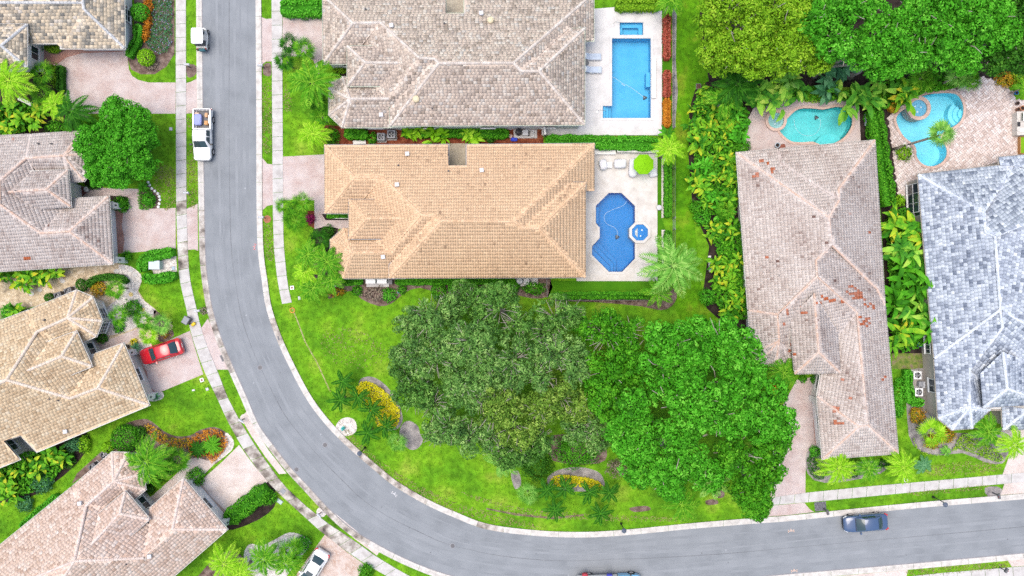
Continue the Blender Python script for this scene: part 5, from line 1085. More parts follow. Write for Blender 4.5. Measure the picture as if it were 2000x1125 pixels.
# ------------------------------------------------------------------ palms
GP = 'slender dark green palms round the yellow ground cover beds'
for lb, u, v, r in (('dark starry palm at the top of the kidney shaped bed beside the road', 670, 744, 26), ('dark starry palm at the road end of the kidney bed, nearest the kerb', 665, 781, 25), ('dark starry palm on the upper edge of the yellow ground cover', 700, 776, 27), ('dark starry palm in the middle of the yellow ground cover', 727, 800, 28), ('dark starry palm at the lower tip of the yellow ground cover', 753, 832, 27), ('dark starry palm on the lawn beside the fire hydrant circle', 719, 845, 25),
                  ('dark starry palm at the left end of the lower yellow bed', 1068, 956, 24), ('dark starry palm second along the lower yellow bed', 1103, 953, 24), ('dark starry palm third along the lower yellow bed', 1150, 960, 26), ('dark starry palm at the right end of the lower yellow bed', 1190, 962, 25), ('dark starry palm on the grass below the left end of the lower yellow bed', 1083, 996, 26), ('dark starry palm on the grass below the right end of the lower yellow bed', 1172, 1002, 27)):
    palm(lb, u, v, r, 2.4, 9, 'darkpalm', 'feather', GP, drop=.35, ll=.30, upright=.2)
palm('pale spiky palm on the lawn below the grey mulch mounds', 776, 862, 23, 1.6, 10, 'pale', 'fan', upright=.3)
palm('pale spiky palm at the left end of the lower yellow bed beside the mulch', 1030, 962, 25, 1.6, 11, 'pale', 'fan', upright=.3)
palm('pale feathery palm on the bottom edge of the olive grove', 979, 900, 36, 3.2, 12, 'pale')
palm('pale feathery palm under the bottom of the bright canopy, nearer the lower bed', 1330, 985, 42, 2.8, 12, 'palm')
palm('pale feathery palm on the lawn beside the bare earth, under the bright canopy', 1392, 940, 38, 3.4, 12, 'pale')
palm('pale feathery palm between the bright canopy and the entrance of the long pink roof', 1530, 728, 36, 3.2, 13, 'palm')
palm('big pale palm with long drooping fronds at the corner of the pool fence', 1315, 520, 62, 5.5, 17, 'pale', drop=.6)
palm('pale drooping palm standing in the mulch below the long frond palm', 1284, 572, 34, 3.4, 10, 'palm')
palm('yellow green palm beside the lime parasol', 1306, 292, 33, 4.6, 13, 'lime', drop=.5)
palm('lime green palm at the top end of the red hedge by the white deck', 1311, 2, 32, 3.6, 13, 'palm')
palm('leafy dark palm at the bottom end of the red hedge', 1302, 262, 20, 1.8, 10, 'mid', 'blade')
palm('fan palm in front of the tan house, nearest the pavement', 557, 402, 20, 2.4, 10, 'palm', 'fan', upright=.5)
palm('fan palm in front of the tan house, beside the drive', 593, 396, 24, 2.6, 11, 'palm', 'fan', upright=.5)
palm('fan palm on the lawn of the tan house below the other two', 578, 431, 25, 2.6, 11, 'palm', 'fan', upright=.5)
palm('dark fan palm against the octagon bay of the tan roof', 626, 470, 26, 2.6, 12, 'darkpalm', 'fan', upright=.4)
palm('feathery palm on the lawn left of the octagon bay of the tan roof', 603, 497, 32, 3.4, 14, 'palm')
palm('arching feathery palm whose tips reach the octagon bay of the tan roof', 640, 512, 36, 3.6, 15, 'palm')
palm('light feathery palm lowest in the group beside the tan house', 614, 562, 34, 2.6, 16, 'palm')
palm('light feathery palm over the square white marker in the tan house garden', 598, 530, 32, 2.8, 15, 'lime')
palm('feathery palm at the lower corner of the tan roof bay', 648, 548, 28, 3.0, 14, 'palm')
palm('fan palm left of the drive of the taupe house, nearest the pavement', 567, 88, 23, 2.4, 11, 'darkpalm', 'fan', upright=.5)
palm('fan palm below the drive of the taupe house, beside the path', 598, 98, 27, 2.6, 12, 'palm', 'fan', upright=.5)
palm('dark fan palm low on the lawn of the taupe house beside the pavement', 560, 120, 24, 2.4, 11, 'darkpalm', 'fan', upright=.45)
palm('large feather palm with a yellow spear leaf in front of the taupe house', 611, 162, 54, 4.6, 13, 'palm', drop=.45)
palm('small lime palm with upright young leaves beside the large feather palm', 594, 150, 22, 3.2, 8, 'lime')
palm('dark fan palm close to the octagon bay of the taupe roof', 621, 200, 24, 2.4, 11, 'darkpalm', 'fan', upright=.4)
palm('fan palm below the octagon bay of the taupe roof', 629, 228, 26, 2.4, 12, 'palm', 'fan', upright=.4)
palm('lime feathery palm at the lower corner of the taupe house lawn', 612, 262, 34, 2.8, 16, 'lime')
palm('pale feathery palm at the entrance of the top left house', 20, 158, 48, 4.4, 16, 'lime', drop=.5)
palm('fan palm below the entrance roof of the top left house', 86, 143, 26, 2.0, 12, 'palm', 'fan', upright=.35)
palm('fan palm beside the little window of the top left house', 84, 184, 27, 2.0, 12, 'palm', 'fan', upright=.35)
palm('lime green feathery palm bending over the dark soil of the top left garden', 112, 206, 32, 3.0, 16, 'lime')
palm('dark feather palm whose fronds reach over the pink drive of the top left house', 142, 218, 42, 3.2, 11, 'darkpalm')
palm('fan palm beside the yellow shrub in the white gravel bed', 229, 563, 24, 2.2, 13, 'palm', 'fan', upright=.35)
palm('fan palm against the white bay windows of the beige house', 234, 616, 24, 2.0, 11, 'palm', 'fan', upright=.35)
palm('lime fan palm at the end of the path to the beige house', 283, 625, 24, 2.0, 11, 'palm', 'fan', upright=.35)
palm('grey green fan palm in the dark mulch beside the lawn of the beige house', 318, 632, 24, 2.0, 12, 'pale', 'fan', upright=.35)
palm('lime fan palm beside the red car', 293, 652, 24, 1.8, 12, 'lime', 'fan', upright=.35)
palm('small dark agave at the corner of the beige garage beside the path', 266, 678, 11, .5, 14, 'bluegreen', 'blade', trunk=False, upright=.6, cat='agave', name='agave')
palm('small spiky agave at the lower corner of the beige garage', 305, 774, 10, .5, 14, 'bluegreen', 'blade', trunk=False, upright=.6, cat='agave', name='agave')
palm('big pale palm with drooping fronds over the octagon bay of the pale rose roof', 290, 900, 54, 4.4, 19, 'palm', drop=.6)
palm('lime fan palm beside the big pale palm of the pale rose house', 349, 896, 26, 2.2, 12, 'palm', 'fan', upright=.35)
palm('dark round cycad in the orange flower bed, nearer the house', 388, 877, 18, .7, 40, 'darkpalm', 'feather', trunk=False, drop=.3, cat='cycad', name='cycad', ll=.14, nleaf=14)
palm('green round cycad in the orange flower bed, nearer the pavement', 415, 869, 19, .8, 42, 'mid', 'feather', trunk=False, drop=.3, cat='cycad', name='cycad', ll=.14, nleaf=14)
palm('lime feathery palm at the bottom edge below the pale rose roof', 440, 1100, 40, 3.0, 16, 'lime')
palm('lime feathery palm at the bottom edge beside the white gravel', 470, 1118, 30, 3.0, 14, 'lime')
palm('feathery palm inside the white gravel crescent, left one', 517, 1090, 38, 3.4, 17, 'palm')
palm('feathery palm inside the white gravel crescent, beside the white car', 560, 1098, 34, 3.0, 15, 'palm')
palm('fan palm at the top of the white gravel crescent', 572, 1072, 30, 2.2, 12, 'palm', 'fan', upright=.35)
palm('tilted pale palm with a bare trunk across the waist of the turquoise pool', 1833, 265, 30, 5.2, 19, 'pale', 'fan', lean=(2.1, .45), upright=.5)
palm('long feather palm left of the teal pool under the yellow green trees', 1440, 165, 50, 4.4, 14, 'darkpalm', drop=.5)
palm('dark feather palm between the yellow green trees and the orange edged clumps', 1415, 195, 40, 3.6, 12, 'palm')
palm('blue green fan palm at the left of the turquoise pool', 1800, 152, 32, 2.8, 13, 'palm', 'fan', upright=.4)
palm('silvery fan palm at the top of the turquoise pool', 1868, 150, 30, 2.8, 14, 'pale', 'fan', upright=.4)
palm('green fan palm beside the silvery one on the patio edge', 1895, 162, 24, 2.4, 12, 'palm', 'fan', upright=.4)
palm('lime feathery palm in front of the long pink roof garage, left one', 1636, 912, 40, 2.8, 17, 'lime')
palm('lime feathery palm in front of the long pink roof garage, right one', 1694, 914, 30, 2.6, 15, 'palm')
palm('feathery palm on the lawn between the pink roof and the pavement', 1762, 912, 36, 3.4, 13, 'lime')
palm('broad leaved yellow palm at the corner of the blue grey roof', 1815, 845, 34, 2.4, 12, 'lime', 'fan', upright=.35)
palm('lime feathery palm under the bay corner of the blue grey roof', 1928, 842, 36, 3.0, 16, 'palm')
palm('lime feathery palm at the right edge beside the blue grey house path', 1978, 868, 36, 3.4, 15, 'lime')
palm('white spiky yucca in the yellow bed below the blue grey roof', 1847, 880, 13, .5, 22, 'pale', 'blade', trunk=False, cat='yucca', name='yucca')
palm('grey feathery shrub palm on the lawn edge below the blue grey roof', 1803, 908, 20, 1.4, 14, 'bluegreen', trunk=False)
palm('feathery young palm on the right edge beside the pots', 1998, 172, 20, 2.0, 12, 'palm')

# ------------------------------------------------------------------ broad leaved clumps
GH = 'broad leaved clumps along the long pink roof'
hl = [(1375, 185), (1402, 200), (1430, 215), (1360, 215), (1388, 232), (1418, 245), (1448, 240), (1355, 250), (1380, 268), (1410, 280), (1440, 272), (1362, 290), (1392, 305), (1420, 318), (1370, 330), (1400, 345), (1428, 350), (1362, 362), (1390, 378), (1420, 380), (1440, 335), (1372, 400), (1408, 408)]
rowname = ['topmost', 'second', 'third', 'fourth', 'fifth', 'sixth', 'seventh', 'eighth', 'ninth', 'tenth', 'eleventh', 'twelfth', 'thirteenth', 'fourteenth', 'fifteenth', 'sixteenth', 'seventeenth', 'eighteenth', 'nineteenth', 'twentieth', 'twenty-first', 'twenty-second', 'lowest']
for i, (u, v) in enumerate(hl):
    side = 'on the grass side' if u < 1378 else 'against the pink roof' if u > 1425 else 'in the middle'
    pl_ = i % 4 == 2; clump(f'{"plain green" if pl_ else "orange edged"} leafy clump {side} of the thick row, {rowname[i]} counted downwards', u, v, 20 + 3 * (i % 3), 1.5 + .25 * (i % 4), 30 + 5 * (i % 3), 'bright' if pl_ else 'heliconia', GH, leafl=(.85, 1.0, 1.2)[i % 3], wd=(.3, .24, .34)[(i // 2) % 3])
for lb, u, v, r in (('orange edged leafy clump standing apart below the thick row, left half', 1395, 452, 24), ('orange edged leafy clump standing apart below the thick row, right half', 1425, 448, 24), ('leafy clump beside the grey edging strip west of the long pink roof', 1402, 515, 24), ('leafy clump against the wall of the long pink roof below the edging strip', 1430, 520, 24), ('leafy clump with an orange tip above the bright canopy', 1412, 556, 26), ('leafy clump between the bright canopy and the corner of the long pink roof', 1440, 575, 24), ('dark leafy clump just above the bright canopy', 1428, 605, 26)):
    clump(lb, u, v, r, 1.7, 36, 'heliconia', GH, leafl=1.1)
GB = 'banana plants between the pink roof and the blue grey roof'
for lb, u, v, r, cl in (('orange tipped banana clump topmost between the two right hand roofs', 1745, 435, 28, 'heliconia'), ('banana clump against the blue grey roof below the dark window', 1780, 455, 28, 'heliconia'), ('banana clump with long leaves pointing at the pink roof', 1752, 490, 32, 'banana'), ('banana clump with long leaves lying over the blue grey roof', 1790, 500, 36, 'banana'), ('banana clump in the middle of the gap, pale leaf ribs', 1765, 535, 34, 'banana'), ('banana clump with yellow leaf beside the blue grey eave', 1795, 545, 32, 'banana'), ('banana clump whose leaf crosses the pink roof eave', 1750, 585, 36, 'banana'), ('banana clump with a brown hanging leaf', 1785, 600, 34, 'banana'), ('banana clump low in the gap against the blue grey wall', 1798, 640, 32, 'banana'), ('banana clump lowest against the pink roof', 1755, 655, 30, 'heliconia')):
    clump(lb, u, v, r, 2.7, 34, 'mid' if cl == 'banana' and int(u) % 3 == 1 else cl, GB, leafl=2.1, wd=.26)
GT = 'broad leaved plants round the two right hand pools'
for lb, u, v, r, cl in (('banana clump over the round pale spa', 1512, 190, 36, 'banana'), ('banana clump left of the round pale spa', 1482, 195, 32, 'banana'), ('broad leaved plant above the round pale spa', 1540, 170, 34, 'banana'), ('pale green big leaved plant under the yellow green trees', 1530, 150, 30, 'pale'), ('blue green big leaved plant beside the shade gap', 1615, 160, 28, 'bluegreen'), ('dark big leaved plant inside the shade gap', 1640, 140, 26, 'bluegreen'), ('banana clump at the right end of the teal pool', 1660, 195, 36, 'banana'), ('banana clump above the bench', 1695, 185, 36, 'banana'), ('banana clump between the two pools under the bright trees', 1725, 170, 38, 'banana'), ('big leaved plant left of the blue spa', 1760, 165, 34, 'banana'), ('yellow banana clump beside the blue spa and patio edge', 1755, 195, 26, 'heliconia'), ('broad leaved dark plant against the bright trees above the blue fan palm', 1745, 140, 30, 'mid')):
    clump(lb, u, v, r, 2.7, 26, cl, GT, leafl=1.9, wd=.30)
GL = 'orange and green leafy clumps in the left hand gardens'
for lb, u, v, r in (('orange and green leafy clump at the left edge below the pale palm', 15, 222, 30), ('orange and green leafy clump in the middle below the pale palm', 42, 238, 30), ('leafy clump beside the dark soil below the pale palm', 70, 230, 30), ('orange leafy clump at the left edge against the pink roof', 12, 248, 24),
                  ('yellow leafy clump at the left edge under the weathered pink eave', 12, 545, 26), ('yellow leafy clump second from the left under the weathered pink eave', 42, 552, 26), ('green leafy clump third from the left under the weathered pink eave', 72, 542, 24), ('orange tipped leafy clump at the right end under the weathered pink eave', 105, 536, 22), ('green leafy clump on the grass in front of the beige roof', 38, 600, 26),
                  ('orange and green leafy clump at the left edge between the beige and pale rose roofs', 15, 935, 32), ('leafy clump beside the courtyard of the beige house', 55, 915, 32), ('big leafy clump with an orange leaf below the beige eave', 95, 900, 34), ('leafy clump near the blue green shrubs below the beige eave', 118, 885, 26), ('leafy clump low at the left edge above the pale rose roof', 25, 962, 28)):
    clump(lb, u, v, r, 1.6, 30, 'heliconia', GL, leafl=1.2, wd=.32)

# ------------------------------------------------------------------ shrubs
B = bush
B('round clipped green bush at the wall of the top left garage', 273, 24, 18, 1.8, 'bright', clipped=True)
B('round yellow green bush in the mulch below the blue flowers', 285, 112, 17, 1.5, 'lime', clipped=True)
B('low brownish bush at the foot of the round yellow green bush', 296, 126, 14, .5, 'twig', dens=.5)
for lb, u, v, ry in (('coppery red shrub at the top edge beside the blue flowers', 289, 12, 18), ('coppery red shrub in the middle of the row beside the blue flowers', 288, 42, 16), ('coppery red shrub lowest beside the blue flowers', 283, 66, 15)): B(lb, u, v, 9, .8, 'orange', ry=ry, group='coppery shrubs beside the blue flowers')
hedge('snaking clipped hedge at the wall of the top left garage', [(269, 48), (269, 66), (265, 82), (256, 98), (249, 110)], 15, 1.0, 'bright', curve=3)
hedge('dark clipped hedge along the pink drive of the top left house', [(117, 128), (117, 178)], 12, .9, 'dark')
B('yellow speckled shrub beside the dark hedge of the top left house', 106, 146, 10, .8, 'yellowgreen', ry=22)
B('small dark bush under the eave at the left of the top left garage', 68, 95, 14, .8, 'dark', ry=8)
B('small yellow flecked bush under the eave of the top left garage', 104, 96, 15, .8, 'yellowgreen', ry=8)
B('dark leafy shrub row on the dark soil above the weathered pink eave', 112, 248, 28, .9, 'mid', ry=12)
B('low green shrub on the grass left of the round clipped tree', 165, 238, 20, .6, 'mid', ry=12)
B('small dark bush at the path under the round clipped tree', 184, 362, 14, .8, 'dark', ry=8)
B('round bright clipped ball in the curved bed above the pink drive', 290, 389, 12, 1.0, 'bright', clipped=True)
cover('ground_cover', [(272, 368), (285, 365), (302, 378), (307, 395), (300, 406), (273, 409)], .35, 'mid')
palm('spiky grass like plant at the top of the curved bed', 279, 364, 13, .5, 16, 'mid', 'blade', trunk=False, cat='plant', name='spiky_plant')
B('clipped green shrub with a rounded lower end beside the weathered pink garage', 236, 399, 16, .9, 'mid', ry=15)
B('small dark clipped ball inside the shrub beside the weathered pink garage', 233, 401, 7, 1.2, 'bright', clipped=True)
B('small bush at the lower corner of the weathered pink garage', 247, 500, 10, .7, 'mid')
hedge('thick hedge below the pink drive, above the green utility cabinet', [(280, 530), (278, 512), (286, 502), (310, 497), (338, 492)], 20, 1.0, 'bright', curve=3)
hedge('thick hedge below the green utility cabinet', [(282, 535), (292, 545), (318, 543), (342, 537)], 19, .9, 'bright', curve=3)
hedge('dark arched hedge in the white gravel beside the yellow shrub', [(172, 560), (182, 546), (210, 541), (236, 543), (246, 552)], 12, .8, 'dark', curve=3)
B('yellow and orange leaved shrub inside the dark arched hedge', 192, 564, 17, .9, 'croton', ry=14)
B('dark clipped bush right of the two air conditioners of the beige house', 159, 557, 10, 1.1, 'dark', ry=14, rot=.4, clipped=True)
B('dark clipped bush left of the two air conditioners of the beige house', 96, 581, 9, 1.0, 'dark', clipped=True)
B('bright leafy shrub at the left edge above the beige roof', 14, 612, 16, 1.0, 'bright')
B('green shrub with big leaves in front of the bay windows', 258, 602, 18, .9, 'mid')
B('dark shrub at the end of the path beside the beige house entrance', 198, 660, 11, .8, 'dark')
B('small bright shrub at the foot of the fan palm by the bay windows', 232, 640, 11, .6, 'bright')
B('low red leaved shrub in the mulch above the red car', 322, 652, 10, .4, 'croton', dens=.5)
B('yellow flowering plant at the corner of the path near the beige garage', 261, 668, 7, .4, 'yellow')
B('big round clipped bush between the beige and pale rose roofs', 244, 856, 28, 1.7, 'mid', clipped=True)
B('small square clipped bush at the top of the pale rose bay', 210, 874, 12, 1.1, 'lime', clipped=True)
B('dark shrub behind the big round clipped bush', 272, 846, 14, .9, 'dark')
cover('flower_bed', [(283, 830), (298, 828), (322, 846), (348, 856), (372, 853), (376, 872), (345, 874), (312, 864), (290, 846)], .5, 'croton', L=.2, W=.12, curve=2)
cover('flower_bed', [(378, 852), (392, 842), (420, 836), (440, 848), (447, 866), (436, 884), (416, 905), (408, 892), (374, 890), (372, 866)], .5, 'orange', L=.18, W=.12, curve=2)
B('lime shrub at the foot of the lime fan palm beside the pale rose bay', 330, 912, 16, .6, 'bright')
B('dark shrub below the big pale palm of the pale rose house', 308, 926, 18, .7, 'mid')
B('dark shrub at the entrance of the pale rose house', 293, 955, 9, .8, 'dark')
B('round bush with red flowers at the corner of the pale rose garage', 381, 932, 18, 1.0, 'mid')
hedge('thick dark green hedge along the cream drive of the pale rose house', [(442, 1016), (465, 1000), (495, 976), (520, 955)], 34, 1.2, 'mid', L=.2, W=.12)
B('dark leafy shrub at the pavement end of the thick hedge', 524, 972, 16, 1.0, 'mid')
B('blue green shrub between the leafy clumps and the grass strip', 82, 945, 20, 1.0, 'bluegreen')
B('blue green shrub close to the beige eave', 145, 868, 17, 1.0, 'bluegreen', ry=14)
B('yellow variegated shrub at the end of the row below the beige eave', 164, 868, 12, .9, 'lime', ry=18)
B('dark green shrub below the big leafy clump', 128, 898, 18, .9, 'dark')
B('small dark shrub beside the thin hedge above the pale rose roof', 48, 985, 16, .8, 'bluegreen')
hedge('thin low hedge along the eave of the pale rose roof', [(112, 968), (78, 996), (40, 1030)], 13, .7, 'bright')
B('lime shrub on the white gravel crescent near the lawn', 592, 1062, 16, .8, 'bright')
B('dark leafy bush below the cobbled drive at the bottom edge', 714, 1117, 15, 1.0, 'mid')
hedge('broad clipped hedge above the drive of the taupe house', [(548, 14), (585, 14), (640, 14)], 36, 1.3, 'bright')
B('yellow leaved shrub row beside the path of the taupe house', 663, 138, 16, .6, 'yellowgreen', ry=6)
B('round shrub at the lower corner of the taupe house bay', 647, 266, 16, 1.1, 'mid')
hedge('low hedge at the wall left of the two air conditioners of the taupe house', [(672, 259), (700, 263), (718, 262)], 20, .9, 'mid')
B('small shrub left of the two air conditioners, beside the red mulch', 727, 270, 11, .7, 'mid')
hedge('low hedge along the taupe house wall behind the lime plants', [(785, 258), (900, 259), (994, 261)], 19, .8, 'mid')
for lb, u in (('lime broad leaved shrub nearest the air conditioners in the red mulch', 804), ('lime broad leaved shrub in the middle of three in the red mulch', 860), ('lime broad leaved shrub nearest the pool pump in the red mulch', 921)):
    clump(lb, u, 268, 27, 1.1, 36, 'lime', 'lime shrubs in the red mulch between the two houses', leafl=1.2, wd=.3, cat='shrub', name='broad_leaved_shrub')
B('dark purple shrub in the red mulch between the lime plants and the pump', 958, 271, 9, .6, 'dark')
hedge('long bright hedge between the white deck and the tan roof', [(1066, 277), (1120, 277), (1200, 279), (1286, 281)], 26, 1.3, 'bright')
hedge('bright hedge at the top end of the white deck', [(1203, 9), (1250, 9), (1288, 9)], 22, 1.2, 'yellowgreen')
for lb, a, b_, cl in (('red leaved hedge along the upper half of the white deck', 28, 116, 'red'), ('red leaved hedge along the lower half of the white deck', 137, 190, 'red'), ('orange leaved hedge at the lower end of the red hedge', 192, 248, 'orange')):
    hedge(lb, [(1303, a), (1303, b_)], 14, .9, cl, L=.17, W=.08)
hedge('clipped hedge behind white gravel beside the lime parasol', [(1305, 312), (1305, 424)], 13, 1.2, 'mid')
hedge('clipped hedge below the gate on the right of the spa', [(1305, 450), (1305, 520)], 12, 1.2, 'mid')
hedge('long clipped hedge inside the fence below the pool deck of the tan house', [(1080, 579), (1092, 577), (1270, 577)], 14, 1.1, 'mid')
B('low yellow and orange flowering shrub below the palms of the tan house', 656, 570, 18, .6, 'croton', ry=9)
hedge('low hedge under the bay eave of the tan house', [(668, 549), (708, 549)], 16, .8, 'mid')
B('small dark bush left of the grey twiggy shrub below the tan roof', 697, 568, 10, .7, 'mid')
B('grey twiggy shrub below the air conditioner pad of the tan house', 733, 574, 24, .6, 'twig', ry=14, dens=.7)
B('bright shrub beside the grey twiggy shrub below the tan roof', 760, 576, 14, .8, 'bright')
hedge('low hedge along the south wall of the tan house', [(772, 550), (860, 550), (1005, 549)], 13, .9, 'mid')
B('small dark shrub at the wall near the teal lid below the tan roof', 785, 566, 9, .5, 'mid')
B('round clipped shrub in the mulch below the tan roof, left one', 857, 568, 16, 1.1, 'mid', clipped=True)
B('round clipped shrub in the mulch below the tan roof, middle one', 887, 562, 13, 1.0, 'bright', clipped=True)
B('round clipped shrub in the mulch behind the tall blue green tree', 922, 569, 17, 1.2, 'mid', clipped=True)
B('round shrub left of the pool equipment below the tan roof', 1003, 560, 13, 1.0, 'mid')
B('wide shrub right of the pool equipment below the tan roof', 1043, 563, 22, 1.0, 'mid', ry=12)
B('magenta shrub beside the entrance drive of the tan house', 606, 427, 10, .7, 'magenta', ry=9)
hedge('thin dark hedge behind the pale stones at the tan house entrance', [(638, 422), (682, 421)], 8, .5, 'mid')
B('dark shrub at the end of the path of the tan house', 640, 452, 13, .8, 'dark')
B('large dark round bush with orange flecks right of the lower yellow bed', 1130, 880, 46, 1.8, 'mid', L=.24, W=.12, ry=34)
B('dark round bush left of the lower yellow bed', 1048, 908, 32, 1.5, 'dark', L=.22, W=.11)
B('reddish twiggy bush beside the large dark round bush', 1210, 915, 26, 1.0, 'twig', L=.22, W=.1, ry=18, dens=.6)
cover('ground_cover', [(694, 763), (706, 746), (728, 747), (758, 769), (781, 800), (778, 826), (765, 836), (740, 833), (722, 800), (704, 784)], .45, 'yellow', L=.24, W=.16, dens=2.2)
cover('ground_cover', [(1073, 944), (1080, 930), (1102, 926), (1132, 930), (1160, 935), (1176, 946), (1170, 956), (1140, 950), (1105, 950), (1080, 952)], .45, 'yellow', L=.24, W=.16, dens=2.2)
cover('flowering_groundcover', [(301, -10), (339, -10), (337, 88), (328, 103), (312, 107), (290, 92), (286, 82), (298, 62)], .5, 'flower', L=.15, W=.1, curve=1)
cover('ground_cover', [(1560, 190), (1580, 178), (1610, 180), (1632, 192), (1620, 200), (1575, 202)], .35, 'yellowgreen')
B('low yellow shrub on the pool edge above the teal pool', 1590, 186, 26, .7, 'yellowgreen', ry=11)
hedge('tall dark hedge between the weathered pink roof and the paver patio', [(1708, 212), (1716, 260), (1726, 330), (1738, 402)], 28, 1.8, 'mid')
B('dark hedge shrub below the orange edged clumps at the pink patio', 1450, 286, 16, 1.2, 'mid', ry=14)
B('bright round shrub on the grass side below the thick leafy row', 1372, 425, 17, 1.1, 'bright')
B('bright round shrub just under the thick leafy row', 1360, 405, 14, 1.0, 'mid')
B('bright round shrub on the grass above the bright canopy', 1382, 580, 16, 1.1, 'bright')
palm('dark fan palm at the wall of the long pink roof below the leafy row', 1416, 412, 22, 1.6, 10, 'palm', 'fan', upright=.3)
B('yellow green round bush at the foot of the tilted palm', 1767, 299, 15, .9, 'yellowgreen')
B('yellow green round bush at the top of the banana gap beside the dark window', 1757, 392, 11, .9, 'lime')
hedge('low yellow hedge at the blue spa on the patio edge', [(1738, 205), (1755, 214)], 18, .7, 'croton')
B('orange and red flowering shrub at the upper right patio edge', 1965, 155, 20, .9, 'croton', ry=14)
B('yellow flowering shrub at the right edge behind the blue pot', 1990, 150, 16, 1.0, 'yellowgreen')
hedge('bright hedge left of the two air conditioners of the blue grey house', [(1773, 722), (1776, 760), (1780, 786), (1804, 786)], 15, 1.0, 'bright')
B('long clipped bush on the grass between the pink roof and the air conditioners', 1757, 776, 13, 1.1, 'bright', ry=42, clipped=True)
B('orange and red croton shrub below the air conditioners of the blue grey house', 1793, 812, 15, 1.0, 'croton', ry=17)
B('orange and red croton shrub under the corner of the blue grey eave', 1850, 850, 16, .8, 'croton')
cover('ground_cover', [(1782, 850), (1790, 875), (1815, 886), (1850, 884), (1866, 862), (1880, 846), (1930, 868), (1955, 890), (1950, 902), (1915, 892), (1870, 876), (1835, 888), (1800, 886), (1784, 868)], .45, 'yellowgreen', L=.17, W=.11)
B('red leaved low shrub inside the yellow ring below the blue grey eave', 1822, 862, 16, .7, 'croton')
B('small round clipped bush at the corner of the long pink roof garage', 1593, 882, 11, .9, 'bright')
cover('ground_cover', [(1576, 893), (1588, 888), (1602, 902), (1616, 912), (1606, 936), (1588, 932), (1577, 915)], .35, 'dark')
B('dark shrub under the eave right of the long pink roof garage', 1728, 905, 16, .7, 'dark', ry=9)
B('low dark shrub below the lime palms of the long pink roof', 1662, 925, 18, .6, 'dark', ry=9)
B('small green shrub at the entrance of the long pink roof', 1569, 740, 8, .6, 'mid')
B('green shrub beside the entrance wall of the long pink roof', 1592, 742, 9, .7, 'mid')
B('orange flowering plant beside the drive under the pale palm', 1512, 758, 14, .4, 'orange', ry=5)
B('small yellow shrub at the pavement end under the bright canopy', 1497, 970, 9, .4, 'yellow', ry=5)
cover('ground_cover', [(88, 612), (70, 600), (60, 612), (40, 618), (30, 612), (44, 600)], .4, 'mid')

for q in ([(1352, 205), (1380, 172), (1440, 200), (1462, 240), (1440, 300), (1440, 400), (1400, 420), (1362, 405), (1354, 300)], [(1385, 435), (1440, 430), (1452, 480), (1460, 560), (1466, 620), (1410, 615), (1388, 560), (1400, 500)], [(1730, 420), (1790, 415), (1812, 480), (1822, 560), (1824, 650), (1780, 680), (1742, 675), (1732, 540)], [(1470, 175), (1560, 168), (1640, 180), (1700, 170), (1780, 150), (1880, 140), (1900, 165), (1800, 185), (1745, 208), (1700, 215), (1640, 200), (1580, 198), (1500, 195), (1465, 215)], [(0, 205), (60, 205), (90, 235), (70, 255), (0, 262)], [(0, 880), (60, 880), (110, 870), (130, 905), (90, 950), (20, 970), (0, 965)]):
    cover('undergrowth', q, 1.1, 'mid', L=.34, W=.2, dens=2.4, curve=2)

for k, q in enumerate(([(366, 298), (384, 296), (384, 402), (366, 400)], [(300, 335), (340, 328), (341, 404), (314, 404)], [(366, 228), (382, 230), (382, 250), (366, 250)], [(554, 170), (566, 172), (570, 220), (556, 215)], [(1800, 912), (1900, 900), (1952, 908), (1940, 920), (1830, 930)], [(514, 440), (530, 440), (538, 500), (520, 505)], [(1780, 960), (1920, 946), (1920, 955), (1790, 968)], [(660, 815), (700, 862), (780, 925), (900, 985), (1040, 1020), (1040, 1034), (890, 1000), (770, 938), (690, 872)], [(640, 640), (720, 650), (760, 700), (690, 720), (630, 690)], [(900, 960), (1010, 990), (1160, 1004), (1330, 1010), (1330, 1018), (1150, 1016), (1000, 1004)], [(512, 170), (530, 170), (531, 290), (514, 290)], [(1780, 1112), (1950, 1098), (1952, 1112), (1790, 1124)])):
    cover('dry_grass', q, .04, 'dry', L=.22, W=.07, dens=(.10 if k in (8,) else .28))
